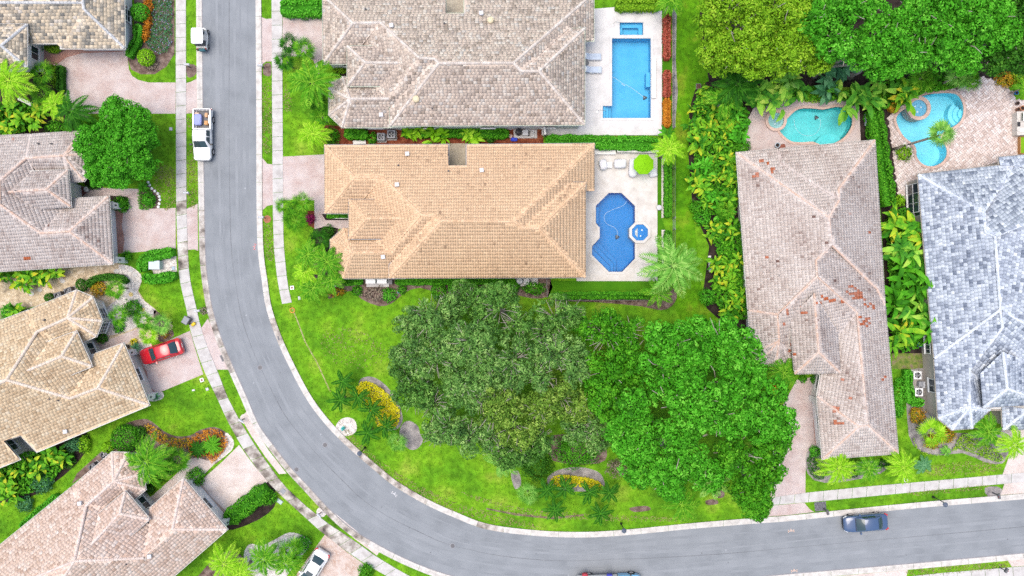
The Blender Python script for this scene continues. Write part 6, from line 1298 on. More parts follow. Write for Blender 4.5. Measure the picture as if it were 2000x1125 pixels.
# ------------------------------------------------------------------ vehicles
def frame_of(o_loc, ang):
    M = Matrix.Rotation(ang, 4, 'Z'); M.translation = o_loc; return M
def loft(b, secs, capends=True, close=False):
    n = len(secs[0]); o = [p for s in secs for p in s]; fs = []
    for i in range(len(secs) - 1):
        for j in range(n - 1 if not close else n): fs.append([i * n + j, (i + 1) * n + j, (i + 1) * n + (j + 1) % n, i * n + (j + 1) % n])
    if capends: fs += [list(range(n))[::1], [(len(secs) - 1) * n + j for j in range(n)][::-1]]
    b.add(o, fs)
def wheel(root, x, y, r=.33, w=.22):
    s = 1 if y > 0 else -1; t = MB()
    def ring(prof, n=18):
        vs, fs = [], []
        for rr_, yy in prof:
            for k in range(n): g = 2 * math.pi * k / n; vs.append((x + rr_ * math.cos(g), y + s * yy, r + rr_ * math.sin(g)))
        for i in range(len(prof) - 1):
            for k in range(n): fs.append([i * n + k, i * n + (k + 1) % n, (i + 1) * n + (k + 1) % n, (i + 1) * n + k][::s])
        fs.append([(len(prof) - 1) * n + k for k in range(n)][::s]); return vs, fs
    t.add(*ring([(r * .6, -w / 2), (r * .93, -w / 2), (r, -w / 2 + .03), (r, w / 2 - .03), (r * .93, w / 2), (r * .64, w / 2)]))
    wo_ = t.build('wheel', M_rubber, root, world=False)
    m = MB(); m.add(*ring([(r * .66, w / 2 - .03), (r * .6, w / 2 + .005), (r * .2, w / 2 + .012)]))
    for k in range(5):
        g = 2 * math.pi * k / 5; m.box((x + r * .38 * math.cos(g), y + s * (w / 2 + .012), r + r * .38 * math.sin(g)), (.05, .01, .05))
    m.build('rim', M_rim, wo_, world=False)
def car(name, label, u, v, ang, paint, L, W, Ht, cat, spec):
    c = P(u, v, .0); root = empty(name, (c.x, c.y, .015), label, cat, rz=ang); ORG[root.name] = Vector((0, 0, 0))
    hw = W / 2; b = MB(); secs = []
    for f, wf, zt, zb in spec['body']:
        x = f * L; h = hw * wf
        half = [(h * .80, zb), (h * .96, zb + .08), (h, zb + .22), (h * .995, zt * .72), (h * .95, zt - .05), (h * .86, zt), (h * .45, zt + .025)]
        secs.append([(x, -y, z) for y, z in half] + [(x, 0, zt + .032)] + [(x, y, z) for y, z in half[::-1]])
    loft(b, secs); b.build('body', paint, root, smooth=True, world=False)
    # the cabin: a painted shell, with glass set into its faces
    zb = spec['belt']; zr = Ht; x0, x1, x2, x3 = [f * L for f in spec['cab']]         # rear glass foot, roof rear, roof front, windscreen foot
    wb, wr = hw * spec.get('wb', .90), hw * spec.get('wr', .70); s = MB(); sec = []
    bow = .03
    for x, zz, w_ in ((x0, zb - .02, wb * .93), (x0 + (x1 - x0) * .5, (zb + zr) / 2 + .03, (wb + wr) / 2 * .97), (x1, zr - .02, wr), ((x1 + x2) / 2, zr + .02, wr * 1.03), (x2, zr - .02, wr), (x2 + (x3 - x2) * .5, (zb + zr) / 2 + .03, (wb + wr) / 2), (x3, zb - .02, wb * .95)):
        zf = max(zb - .02, zz); k = (zf - zb) / max(.01, zr - zb)
        sec.append([(x, -wb * (.97 if k > .1 else .93), zb - .03), (x, -w_, zf - .03 * k), (x, -w_ * .82, zf + .01 * k), (x, 0, zf + bow), (x, w_ * .82, zf + .01 * k), (x, w_, zf - .03 * k), (x, wb * (.97 if k > .1 else .93), zb - .03)])
    loft(s, sec); s.build('cabin', paint, root, smooth=True, world=False)
    def glass(nm, xa, xb, fa, fb, wa, wb_, up=.014):
        """A bowed pane between two stations of the slope from (xa, za) to (xb, zb)."""
        g = MB(); rows = []
        za, zz = zb - .02, zr - .02
        for t in (fa, (fa + fb) / 2, fb):
            x = xa + (xb - xa) * t; z = za + (zz - za) * t + (.06 * math.sin(math.pi * t)); w_ = wa + (wb_ - wa) * (t - fa) / (fb - fa)
            bx = (.06 if xa > xb else -.06)
            rows.append([(x + bx * (1 - abs(q)) , q * w_, z + up + bow * (1 - q * q)) for q in (-1, -.6, -.2, .2, .6, 1)])
        g.add([p for r_ in rows for p in r_], [[i * 6 + j, i * 6 + j + 1, (i + 1) * 6 + j + 1, (i + 1) * 6 + j][::(1 if xa < xb else -1)] for i in range(2) for j in range(5)]); g.build(nm, M_carglass, root, smooth=True, world=False)
    glass('windscreen', x3, x2, .06, .93, wb * .84, wr * .88); glass('rear_window', x0, x1, .10, .93, wb * .78, wr * .84)
    for sd_ in (-1, 1):
        nd = spec.get('doors', 2); xs = np.linspace(x1 + .1, x2 + (x3 - x2) * .45, nd + 1)
        for i in range(nd):
            xa, xb = xs[i] + .03, xs[i + 1] - .03; g = MB(); q = []
            for x, t in ((xa, .12), (xb, .12), (min(xb, x2 + .1) if i == nd - 1 else xb, .88), (xa, .88)):
                q.append((x, sd_ * ((wb * .97 + (wr - wb * .97) * t) + .012), zb + (zr - zb) * t - .02))
            g.add(q, [[0, 1, 2, 3][::-sd_]]); g.build('side_window', M_carglass, root, world=False)
        m = MB(); m.box((x3 - .42, sd_ * (hw + .09), zb + .07), (.16, .2, .14)); m.box((x3 - .42, sd_ * (hw - .02), zb + .03), (.06, .1, .04)); m.build('mirror', spec.get('mirror', paint), root, world=False)
        h = MB(); fx = spec['body'][-1][0] * L; h.box((fx - .30, sd_ * hw * .72, spec['body'][-1][2] - .06), (.42, .34, .13), -sd_ * .55); h.build('headlight', M_headlamp, root, world=False)
        h = MB(); bx = spec['body'][0][0] * L; h.box((bx + .16, sd_ * hw * .80, spec['tail']), (.34, .26, .15), sd_ * .5); h.build('tail_light', M_redlamp, root, world=False)
        for wx in spec['wheels']: wheel(root, wx * L, sd_ * (hw - .10), spec.get('wr_', .33))
    pt = MB(); pt.box((spec['body'][0][0] * L - .012, 0, .72), (.02, .5, .14)); pt.build('licence_plate', M_white, root, world=False)
    gr_ = MB(); gr_.box((spec['body'][-1][0] * L + .005, 0, .42), (.03, W * .5, .2)); gr_.build('grille', M_black, root, world=False)
    ch = MB(); ch.box((0, 0, .24), (L * .86, W * .8, .16)); ch.build('underbody', M_black, root, world=False)
    se = MB()
    for x in (x3 + .05,): se.box((x, 0, spec['belt'] + .035), (.05, wb * 1.7, .02))
    se.build('wiper_cowl', M_black, root, world=False)
    return root
SEDAN = dict(body=[(-.5, .78, .86, .34), (-.475, .92, .95, .26), (-.36, 1, .99, .24), (-.1, 1, .96, .22), (.16, 1, .97, .22), (.30, .985, .93, .22), (.42, .93, .84, .24), (.48, .80, .72, .28), (.5, .64, .62, .34)], belt=.97, cab=(-.37, -.22, .06, .24), wheels=(-.30, .30), tail=.84)
SUV = dict(body=[(-.5, .80, 1.0, .40), (-.475, .93, 1.06, .32), (-.36, 1, 1.08, .28), (-.1, 1, 1.06, .28), (.14, 1, 1.06, .28), (.30, .99, 1.0, .28), (.42, .93, .92, .30), (.48, .80, .80, .34), (.5, .64, .68, .40)], belt=1.06, cab=(-.42, -.26, .06, .22), wheels=(-.29, .31), tail=.98, wr=.72, wr_=.36)
def paintm(n, c, rough=.18): return plain(n, c, rough, spec=.6, coat=.7, famp=.03)
car('car', 'red car parked on the pink drive of the beige house', 321.5, 686, R(180 + 17.5), paintm('red_paint', (.50, .008, .02)), 4.75, 1.86, 1.62, 'car', SUV)
wc = car('car', 'white saloon car with a sunroof on the cobbled drive at the bottom edge', 613, 1108, R(238), paintm('white_car_paint', (.78, .78, .79)), 4.85, 1.84, 1.44, 'car', SEDAN)
sr = MB(); sr.box((.20, 0, 1.468), (.46, .78, .02)); sr.build('sunroof', M_carglass, wc, world=False)
car('car', 'dark blue saloon car parked at the kerb of the lower road', 1684, 1017, R(180 + 5), paintm('navy_paint', (.05, .09, .18), .10), 4.75, 1.85, 1.45, 'car', SEDAN)

# pick-up truck
pk = P(402, 267); root = empty('pickup_truck', (pk.x, pk.y, .015), 'white pickup truck parked at the kerb with rubbish in its open bed', 'pickup truck', rz=R(-90)); ORG[root.name] = Vector((0, 0, 0))
PW = paintm('truck_white_paint', (.80, .80, .80)); Lp, hw = 5.6, .98
b = MB(); secs = []
for x, wf, zt, zb in ((-.62, 1, 1.12, .36), (.5, 1, 1.12, .36), (1.3, 1, 1.13, .36), (1.9, .985, 1.10, .36), (2.4, .94, 1.02, .38), (2.66, .84, .92, .42), (2.78, .70, .78, .48)):
    h = hw * wf; half = [(h * .84, zb), (h * .97, zb + .1), (h, zb + .25), (h * .99, zt * .75), (h * .95, zt - .06), (h * .86, zt), (h * .45, zt + .03)]
    secs.append([(x, -y, z) for y, z in half] + [(x, 0, zt + .04)] + [(x, y, z) for y, z in half[::-1]])
loft(b, secs); b.build('body', PW, root, smooth=True, world=False)
b = MB()
for sd_ in (-1, 1):
    b.box((-1.72, sd_ * .93, .80), (2.18, .12, .62))
    for wx in (-1.75,): b.box((wx, sd_ * .76, .72), (.9, .22, .3))
b.box((-1.72, 0, .52), (2.18, 1.76, .08)); b.box((-.66, 0, .84), (.07, 1.76, .6)); b.build('truck_bed', PW, root, world=False)
b = MB(); b.box((-1.72, 0, .565), (2.06, 1.5, .012)); b.build('bed_liner', M_darkgrey, root, world=False)
b = MB(); b.box((-2.81, 0, .82), (.07, 1.86, .58)); b.build('tailgate', PW, root, world=False)
b = MB(); b.box((-2.9, 0, .52), (.12, 1.8, .16)); b.build('bumper', M_chrome, root, world=False)
s = MB(); sec = []
for x, zz, w_ in ((-.58, 1.12, .90), (-.5, 1.5, .80), (-.36, 1.76, .72), (.2, 1.80, .74), (.78, 1.76, .71), (1.1, 1.47, .79), (1.42, 1.12, .88)):
    sec.append([(x, -.93, 1.08), (x, -w_, zz - .03), (x, -w_ * .84, zz + .01), (x, 0, zz + .03), (x, w_ * .84, zz + .01), (x, w_, zz - .03), (x, .93, 1.08)])
loft(s, sec); s.build('cabin', PW, root, smooth=True, world=False)
g = MB(); g.add([(1.40, -.74, 1.17), (1.44, 0, 1.20), (1.40, .74, 1.17), (.84, .62, 1.755), (.87, 0, 1.79), (.84, -.62, 1.755)], [[0, 1, 4, 5], [1, 2, 3, 4]]); g.build('windscreen', M_carglass, root, world=False)
g = MB(); g.add([(-.60, .70, 1.2), (-.60, -.70, 1.2), (-.44, -.62, 1.70), (-.44, .62, 1.70)], [[0, 1, 2, 3]]); g.build('rear_window', M_carglass, root, world=False)
for sd_ in (-1, 1):
    for xa, xb, xt in ((-.42, .26, .26), (.32, 1.12, .74)):
        g = MB(); g.add([(xa, sd_ * .935, 1.17), (xb, sd_ * .935, 1.17), (xt, sd_ * .775, 1.70), (xa + .06, sd_ * .775, 1.70)], [[0, 1, 2, 3][::-sd_]]); g.build('side_window', M_carglass, root, world=False)
    m = MB(); m.box((1.1, sd_ * 1.12, 1.18), (.16, .24, .2)); m.build('mirror', M_black, root, world=False)
    m = MB(); m.box((2.52, sd_ * .68, .86), (.34, .36, .2), -sd_ * .5); m.build('headlight', M_headlamp, root, world=False)
    m = MB(); m.box((-2.8, sd_ * .93, .86), (.12, .14, .36)); m.build('tail_light', M_redlamp, root, world=False)
    for wx in (-1.75, 1.78): wheel(root, wx, sd_ * .9, .39, .26)
b = MB(); b.box((.2, 0, .36), (4.9, 1.5, .2)); b.build('underbody', M_black, root, world=False)
def lump(name, label, cat, u, v, z, d, c, seed, rz=0.0, group=None, parent=None, n=4, rough=.8, amp=.16):
    """A soft cover or bag: a box rounded, creased and slumped."""
    rng = np.random.default_rng(seed); bm = bmesh.new(); bmesh.ops.create_cube(bm, size=1); bmesh.ops.subdivide_edges(bm, edges=bm.edges, cuts=n, use_grid_fill=True)
    for q in bm.verts:
        p = np.array(q.co); r = (np.abs(p * 2) ** 5).sum() ** .2; s_ = p / max(r, .01) * 1.0
        w_ = amp * (math.sin(p[0] * 7 + seed) * math.sin(p[1] * 6 + seed * 2) + .5 * math.sin(p[0] * 15 + p[1] * 11 + seed)) * .5 + rng.normal(0, amp * .12)
        q.co = (s_[0] * d[0] * (1 + w_ * .25), s_[1] * d[1] * (1 + w_ * .25), (s_[2] + .5) * d[2] * (1 + (w_ if p[2] > 0 else 0)))
    me = bpy.data.meshes.new(name); bm.to_mesh(me); bm.free(); me.materials.append(plain('cloth_' + name + str(seed), c, rough)); me.polygons.foreach_set('use_smooth', [True] * len(me.polygons))
    o = link(name, me, parent); p = P(u, v, z); o.location = (p.x, p.y, z); o.rotation_euler.z = rz; tag(o, label, cat, group); return o
lump('tarpaulin', 'crumpled lavender blue sheet in the bed of the white pickup', 'sheet', 389, 235, .57, (.85, 1.25, .5), (.30, .34, .62), 3)
lump('cardboard_bag', 'orange tan bag at the cabin end of the pickup bed', 'bag', 405, 241, .57, (.42, .5, .42), (.62, .33, .14), 5)
lump('cardboard_bag', 'pale peach bag at the tailgate corner of the pickup bed', 'bag', 387, 224, .57, (.5, .36, .4), (.65, .45, .33), 7)
lump('cardboard_bag', 'small orange bag at the tailgate end of the pickup bed', 'bag', 405, 226, .57, (.34, .5, .38), (.6, .36, .2), 9)

# golf cart
gp = P(399, 79); root = empty('golf_cart', (gp.x, gp.y, .015), 'small white roofed golf cart standing on the kerb of the road', 'golf cart', rz=R(90)); ORG[root.name] = Vector((0, 0, 0))
CW = plain('cream_plastic', (.74, .72, .68), .4)
b = MB(); loft(b, [[(x, -w_, .3), (x, -w_, zt - .05), (x, -w_ * .8, zt), (x, w_ * .8, zt), (x, w_, zt - .05), (x, w_, .3)] for x, w_, zt in ((-1.15, .48, .62), (-1.0, .56, .75), (-.35, .57, .76), (-.34, .56, .40), (.42, .56, .40), (.46, .56, .80), (.85, .52, .86), (1.15, .40, .66))]); b.build('body', CW, root, world=False)
b = MB(); b.box((-.55, 0, .84), (.52, 1.04, .14), 0, .92); b.build('seat', M_darkgrey, root, world=False)
b = MB(); b.box((-.86, 0, 1.08), (.12, 1.04, .4), 0, .94); b.build('backrest', M_darkgrey, root, world=False)
b = MB(); loft(b, [[(x, -w_, zt - .08), (x, -w_, zt - .02), (x, -w_ * .8, zt), (x, w_ * .8, zt), (x, w_, zt - .02), (x, w_, zt - .08)] for x, w_, zt in ((-.98, .52, 1.86), (-.9, .62, 1.9), (0, .64, 1.93), (.62, .62, 1.91), (.74, .54, 1.87))]); b.build('roof', M_white, root, smooth=False, world=False)
for sx, sy in ((-.92, -.52), (-.92, .52), (.66, -.5), (.66, .5)):
    b = MB(); b.tube([(sx * 1.0 + (.12 if sx > 0 else 0), sy, .8), (sx, sy, 1.84)], .025, 6); b.build('roof_post', M_black, root, world=False)
b = MB(); b.add([(.78, -.5, .86), (.78, .5, .86), (.66, .48, 1.82), (.66, -.48, 1.82)], [[0, 1, 2, 3]]); b.build('windscreen', M_glass, root, world=False)
b = MB(); b.lathe((.45, -.28, 1.02), [(.16, 0), (.17, .02), (.16, .03)], 14); b.build('steering_wheel', M_black, root, world=False)
b = MB(); b.box((-1.2, 0, .62), (.36, 1.0, .1)); b.box((-1.32, 0, .85), (.05, 1.0, .4)); b.build('rear_rack', M_black, root, world=False)
for sd_ in (-1, 1):
    for wx in (-.78, .82): wheel(root, wx, sd_ * .52, .24, .2)
    b = MB(); b.box((-1.2, sd_ * .46, .72), (.12, .12, .12)); b.build('tail_light', M_redlamp, root, world=False)
lump('seat_cushion', 'dark teal bag on the rear rack of the golf cart', 'bag', 397, 99, .68, (.66, .32, .4), (.03, .12, .15), 2)

# the truck cut by the bottom edge
tk = P(1188, 1134); root = empty('utility_truck', (tk.x, tk.y, .015), 'truck with a white tool filled bed and light blue cab on the bottom edge', 'truck', rz=R(1.5)); ORG[root.name] = Vector((0, 0, 0))
TB = paintm('light_blue_paint', (.16, .42, .66))
b = MB(); loft(b, [[(x, -w_, .4), (x, -w_, 1.0), (x, -w_ * .94, zt), (x, w_ * .94, zt), (x, w_, 1.0), (x, w_, .4)] for x, w_, zt in ((.95, .98, 1.15), (2.3, .98, 1.12), (3.1, .92, 1.02), (3.45, .75, .8))]); b.build('body', TB, root, world=False)
s = MB(); loft(s, [[(x, -.93, 1.1), (x, -w_, zz), (x, w_, zz), (x, .93, 1.1)] for x, w_, zz in ((.98, .88, 1.2), (1.1, .76, 1.85), (1.9, .75, 1.87), (2.5, .88, 1.14))]); s.build('cabin', TB, root, world=False)
g = MB(); g.add([(2.46, -.78, 1.2), (2.46, .78, 1.2), (1.97, .66, 1.84), (1.97, -.66, 1.84)], [[0, 1, 2, 3]]); g.build('windscreen', M_carglass, root, world=False)
for sd_ in (-1, 1):
    g = MB(); g.add([(1.15, sd_ * .91, 1.2), (2.3, sd_ * .91, 1.2), (1.9, sd_ * .79, 1.8), (1.2, sd_ * .79, 1.8)], [[0, 1, 2, 3][::-sd_]]); g.build('side_window', M_carglass, root, world=False)
    m = MB(); m.box((2.3, sd_ * 1.1, 1.25), (.14, .2, .2)); m.build('mirror', M_black, root, world=False)
    for wx in (-2.2, 2.5): wheel(root, wx, sd_ * .9, .40, .26)
    b = MB(); b.box((-1.35, sd_ * .92, 1.05), (4.4, .16, .55)); b.build('side_box', M_white, root, world=False)
b = MB(); b.box((-1.35, 0, .8), (4.4, 1.7, .1)); b.box((.82, 0, 1.15), (.08, 1.9, .75)); b.box((-3.52, 0, 1.05), (.08, 1.9, .5)); b.build('truck_bed', M_lightgrey, root, world=False)
b = MB(); b.box((-.3, 0, .5), (6.6, 1.3, .3)); b.build('underbody', M_black, root, world=False)
b = MB()
for y in (.62, -.62): b.tube([(-3.5, y, 1.5), (.8, y, 1.5)], .03, 6)
for x in (-3.4, -1.4, .7): b.tube([(x, -.8, 1.48), (x, .8, 1.48)], .03, 6)
for x in (-3.4, .7):
    for y in (-.8, .8): b.tube([(x, y, 1.05), (x, y, 1.5)], .03, 6)
b.build('ladder_rack', M_white, root, world=False)
lump('tool_bag', 'red tool bag in the bed of the truck on the bottom edge', 'bag', 1142, 1121, .87, (.6, .4, .5), (.4, .04, .06), 4)
lump('tool_bag', 'blue cooler bag at the cab end of the truck bed', 'bag', 1190, 1122, .87, (.6, .35, .5), (.05, .06, .4), 6)

# ------------------------------------------------------------------ street furniture
def lamp(label, bu, bv, hu, hv):
    z = 3.0; a = P(bu, bv); root = empty('street_lamp', a, label, 'street lamp', 'black lamp posts along the kerb')
    h = P(hu, hv, z); d = h - a; d.z = 0
    b = MB(); b.lathe((0, 0, 0), [(.14, 0), (.14, .12), (.09, .35), (.06, .5)], 10); b.build('base', M_black, root, world=False)
    b = MB(); b.tube([(0, 0, .4), (d.x * .15, d.y * .15, 1.8), (d.x * .3, d.y * .3, 2.8)], [.055, .05, .045], 8); b.build('pole', M_black, root, world=False)
    b = MB(); b.tube([(d.x * .3, d.y * .3, 2.75), (d.x * .6, d.y * .6, 2.98), (d.x, d.y, z)], .03, 6); b.build('arm', M_black, root, world=False)
    b = MB(); b.lathe((d.x, d.y, z - .35), [(.10, 0), (.2, .1), (.22, .3)], 8); b.build('lantern_glass', plain('lamp_glass', (.6, .62, .66), .2), root, world=False)
    b = MB(); b.lathe((d.x, d.y, z - .06), [(.28, 0), (.27, .06), (.12, .2), (.03, .26)], 8); b.build('lantern_cap', plain('lamp_cap', (.10, .12, .17), .35), root, world=False)
lamp('black lamp post on the lawn at the road bend near the fire hydrant', 713, 874, 702, 886)
lamp('black lamp post at the kerb below the lower yellow bed', 1213, 1022, 1219, 1037)
lamp('black lamp post on the verge near the dark blue car', 1822, 970, 1847, 986)
def mailbox(label, u, v, rz, c=None):
    p = P(u, v); root = empty('mailbox', p, label, 'mailbox', 'kerbside mailboxes', rz=rz); ORG[root.name] = Vector((0, 0, 0)); m = c or M_lightgrey
    b = MB(); b.box((0, 0, .5), (.1, .1, 1.0)); b.box((.08, 0, .86), (.4, .08, .08)); b.build('post', M_darkgrey, root, world=False)
    b = MB(); loft(b, [[(x, -.12, 1.0), (x, -.12, 1.14), (x, -.08, 1.22), (x, 0, 1.25), (x, .08, 1.22), (x, .12, 1.14), (x, .12, 1.0)] for x in (-.2, .36)]); b.build('box', m, root, world=False)
    b = MB(); b.box((.12, -.135, 1.2), (.12, .012, .05)); b.build('flag', M_redlamp, root, world=False)
mailbox('grey mailbox in the small mulch bed across the road from the taupe house', 372, 132, 0)
mailbox('grey mailbox in the mulch bed outside the taupe house', 516, 133, R(180))
mailbox('grey mailbox in the round orange mulch outside the tan house', 518, 426, R(180))
mailbox('blue grey mailbox beside the stained pavement of the weathered pink house', 371, 379, 0)
mailbox('grey mailbox with a brown plant at its foot near the dustbin', 392, 607, R(10))
mailbox('grey mailbox in a round white disc on the verge of the pale rose house', 477, 818, R(-30))
mailbox('grey mailbox in a round white disc on the verge below the pale rose house', 627, 1000, R(-45))
mailbox('dark mailbox in the square of dark gravel near the blue car', 1608, 993, R(-80), M_darkgrey)
mailbox('dark mailbox in the gravel bed near the right edge', 1938, 962, R(-80), M_darkgrey)
mailbox('dark mailbox on the small verge in the bottom right corner', 1952, 1108, R(60), M_darkgrey)
B('brown dry plant at the foot of the mailbox near the dustbin', 398, 607, 8, .4, 'twig', dens=.6)
# bin
bp_ = P(370, 625); root = empty('wheeled_bin', bp_, 'dark grey wheeled bin beside the pavement and a yellow bag', 'bin', rz=R(-30)); ORG[root.name] = Vector((0, 0, 0))
b = MB(); b.box((0, 0, .52), (.56, .66, .9), 0, 1.12); b.build('body', M_darkgrey, root, world=False)
b = MB(); b.box((0, .0, 1.0), (.68, .82, .07), 0, .9); b.build('lid', M_grey, root, world=False)
b = MB(); b.tube([(-.28, -.42, .95), (.28, -.42, .95)], .025, 6); b.build('handle', M_black, root, world=False)
for sx in (-.27, .27):
    b = MB(); b.tube([(sx - .04, -.34, .12), (sx + .04, -.34, .12)], .12, 10); b.build('wheel', M_rubber, root, world=False)
lump('yellow_bag', 'small yellow bag on the pavement beside the wheeled bin', 'bag', 379, 633, .06, (.5, .34, .3), (.72, .50, .03), 11, R(40))
# hydrant
hp = P(671, 836); root = empty('fire_hydrant', hp, 'turquoise fire hydrant in the pale gravel circle at the kerb', 'fire hydrant'); ORG[root.name] = Vector((0, 0, 0)); HM = plain('turquoise_paint', (.04, .46, .44), .4)
b = MB(); b.lathe((0, 0, 0), [(.2, 0), (.2, .06), (.13, .08), (.13, .55), (.17, .57), (.17, .63), (.14, .66), (.1, .76), (.03, .8)], 12); b.build('body', HM, root, world=False)
for d in ((.2, 0), (-.2, 0), (0, -.22)):
    b = MB(); b.tube([(d[0] * .5, d[1] * .5, .42), (d[0], d[1], .42)], .075, 8); b.build('outlet_cap', HM, root, world=False)
b = MB(); b.lathe((0, 0, .79), [(.05, 0), (.04, .08)], 5); b.build('valve_nut', M_lightgrey, root, world=False)
# markers, lids, covers
for lb, u, v, a in (('small square white marker with a dark round centre near the palms of the tan house', 571, 562, 5), ('small square white marker with a dark round centre on the lawn below the red car', 395, 742, 20), ('small square white marker with a dark round centre beside the right hand pavement', 1768, 937, 25)):
    p = P(u, v); root = empty('garden_sign', p, lb, 'marker', 'square white markers on the lawns', rz=R(a)); ORG[root.name] = Vector((0, 0, 0))
    b = MB(); b.box((0, 0, .10), (.42, .42, .05)); b.build('plate', M_white, root, world=False)
    b = MB(); b.box((0, 0, .04), (.1, .1, .08)); b.build('post', M_darkgrey, root, world=False)
    b = MB(); b.lathe((0, 0, .126), [(.13, 0), (.12, .015), (.06, .02)], 12); b.build('badge', plain('brown_badge', (.22, .06, .05), .5), root, world=False)
def lid(name, label, u, v, dx, dy, m, a=0.0, h=.05, cat='lid'):
    p = P(u, v); root = empty(name, p, label, cat, rz=R(a)); ORG[root.name] = Vector((0, 0, 0))
    b = MB(); b.box((0, 0, h / 2), (dx, dy, h)); b.build('frame', M_grey, root, world=False)
    b = MB(); b.box((0, 0, h + .01), (dx - .08, dy - .08, .03)); b.build('cover', m, root, world=False)
LG = plain('pale_green', (.42, .55, .50), .6)
lid('utility_cover', 'small pale square lid in the lawn beside the round clipped tree', 334, 252, .38, .38, M_lightgrey)
lid('utility_cover', 'pale square lid in the lawn below the square marker of the tan house', 585, 582, .3, .4, M_lightgrey, 10)
lid('utility_cover', 'pale green lid on the lawn beside the stained pavement', 546, 979, .75, .45, LG, -35)
lid('utility_cover', 'small pale lid on the lawn near the pavement below the red car', 405, 760, .34, .34, M_lightgrey, 20)
lid('utility_cover', 'small white stone lid on the lawn between the red car and the flower bed', 378, 762, .34, .2, M_white, 10)
lid('utility_cover', 'small blue grey lid in the white gravel beside the utility cabinet', 339, 524, .4, .45, plain('blue_grey', (.32, .42, .5), .6))
lid('utility_cover', 'small teal lid in the mulch below the tan roof', 779, 570, .35, .35, plain('teal_lid', (.05, .4, .4), .6))
lid('utility_cover', 'square metal lid set in the stained pavement', 553, 959, .55, .55, M_grey, -40, .065)
lid('utility_cover', 'brown square lid in the grass above the thick leafy row', 1364, 169, .55, .6, plain('brown_lid', (.10, .04, .03), .7))
lid('drain_grate', 'dark drain grate in the kerb at the pink drive apron', 436, 699, .75, .5, M_darkgrey, -65, .06, 'drain grate')
lid('drain_grate', 'dark drain grate in the inner kerb of the road bend', 545, 660, .3, .5, M_darkgrey, 15, .06, 'drain grate')
p = P(308, 518); root = empty('utility_cabinet', p, 'pale green grey utility cabinet between two thick hedges', 'utility cabinet'); ORG[root.name] = Vector((0, 0, 0))
b = MB(); b.box((0, 0, .03), (1.35, 1.1, .06)); b.build('pad', M_conc, root, world=False)
b = MB(); b.box((0, 0, .42), (1.15, .9, .72)); b.build('cabinet', LG, root, world=False)
b = MB(); b.box((0, .0, .80), (1.2, .95, .05)); b.build('lid', plain('green_grey_lid', (.46, .53, .55), .5), root, world=False)
b = MB(); b.box((.0, -.46, .5), (.06, .03, .16)); b.build('handle', M_darkgrey, root, world=False)
for lb, u, v in (('round manhole cover in the middle of the road bend', 508, 718), ('round manhole cover in the road near the outer kerb of the bend', 579, 917), ('small round manhole cover in the road between the two verges', 635, 869), ('round manhole cover in the lower road near the bottom edge', 884, 1066)):
    p = P(u, v); root = empty('manhole_cover', (p.x, p.y, .014), lb, 'manhole cover', 'manhole covers in the road'); ORG[root.name] = Vector((0, 0, 0))
    b = MB(); b.lathe((0, 0, 0), [(.31, 0), (.30, .012), (.25, .012)], 20); b.build('ring', M_grey, root, world=False)
    b = MB(); b.lathe((0, 0, .002), [(.24, 0), (.235, .014), (.1, .016)], 20); b.build('cover', M_darkgrey, root, world=False)
b = MB(); PM = plain('pale_orange_marking', (.62, .45, .36), .8)
def mark(m_, u, v, a, name='road_marking'):
    b = MB(); p = P(u, v); ca, sa = math.cos(a), math.sin(a)
    for cx, cy, dx, dy in ((0, 0, .62, .08), (-.3, 0, .08, .3), (.3, 0, .08, .3), (0, .14, .1, .2)):
        b.box((p.x + cx * ca - cy * sa, p.y + cx * sa + cy * ca, .0205), (dx, dy, .003), a)
    o = b.build(name, m_); o['kind'] = 'structure'
mark(PM, 1545, 1037, R(5)); mark(PM, 1551, 1115, R(5)); mark(plain('pink_marking', (.55, .25, .25), .8), 498, 482, R(80)); mark(plain('white_marking', (.55, .55, .56), .8), 770, 965, R(-40))
# hose ring on the lawn
def hose(name, label, pts, r, m, cat, z=.03, group=None):
    q = [P(u, v, z) for u, v in smooth(pts, 6, False)]; b = MB(); c = q[len(q) // 2].copy(); c.z = 0
    b.tube([p - c for p in q], r, 6); o = link(name, b.mesh(name, m, True)); o.location = c; tag(o, label, cat, group); return o
hose('hose_ring', 'orange ring of hose lying on the lawn below the end of the pavement', circle(571, 606, 4.6, 14) + [(575.6, 606)], .05, plain('orange_hose', (.65, .25, .04), .5), 'hose')
hose('garden_hose', 'dark coiled garden hose on the pale paver patio', [(1989, 299), (1975, 299), (1955, 299), (1932, 302), (1924, 296), (1928, 288), (1938, 288), (1941, 296), (1934, 302), (1925, 296), (1930, 286), (1941, 280)], .02, M_black, 'hose')
hose('garden_hose', 'dark hose lying along the upper eave of the blue grey roof', [(1960, 306), (1940, 304), (1929, 306), (1930, 318), (1942, 321)], .02, M_black, 'hose')
# edging of white stones along the curved bed
for i in range(9):
    q = smooth([(289, 356), (296, 368), (308, 378), (312, 390), (309, 404)], 2, False)[i]; p = P(*q, .06); b = MB(); b.lathe((0, 0, -.06), [(.16, 0), (.17, .06), (.1, .12)], 7, i); o = link('edging_stone', b.mesh('edging_stone', M_white)); o.location = p
    tag(o, 'white edging stone of the curved bed above the pink drive, ' + ('topmost', 'second from the top', 'third from the top', 'fourth from the top', 'middle one', 'fourth from the drive', 'third from the drive', 'second from the drive', 'nearest the drive')[i], 'stone', 'white edging stones')
for lb, u, v in (('yellow round stepping disc beside the fan palm in the white gravel', 256, 575), ('yellow round stepping disc near the lawn in the white gravel', 279, 605)):
    p = P(u, v); b = MB(); b.lathe((0, 0, 0), [(.24, 0), (.24, .05), (.2, .07)], 14); o = link('stepping_stone', b.mesh('stepping_stone', plain('yellow_stone', (.66, .50, .2), .8))); o.location = p; tag(o, lb, 'stepping stone')
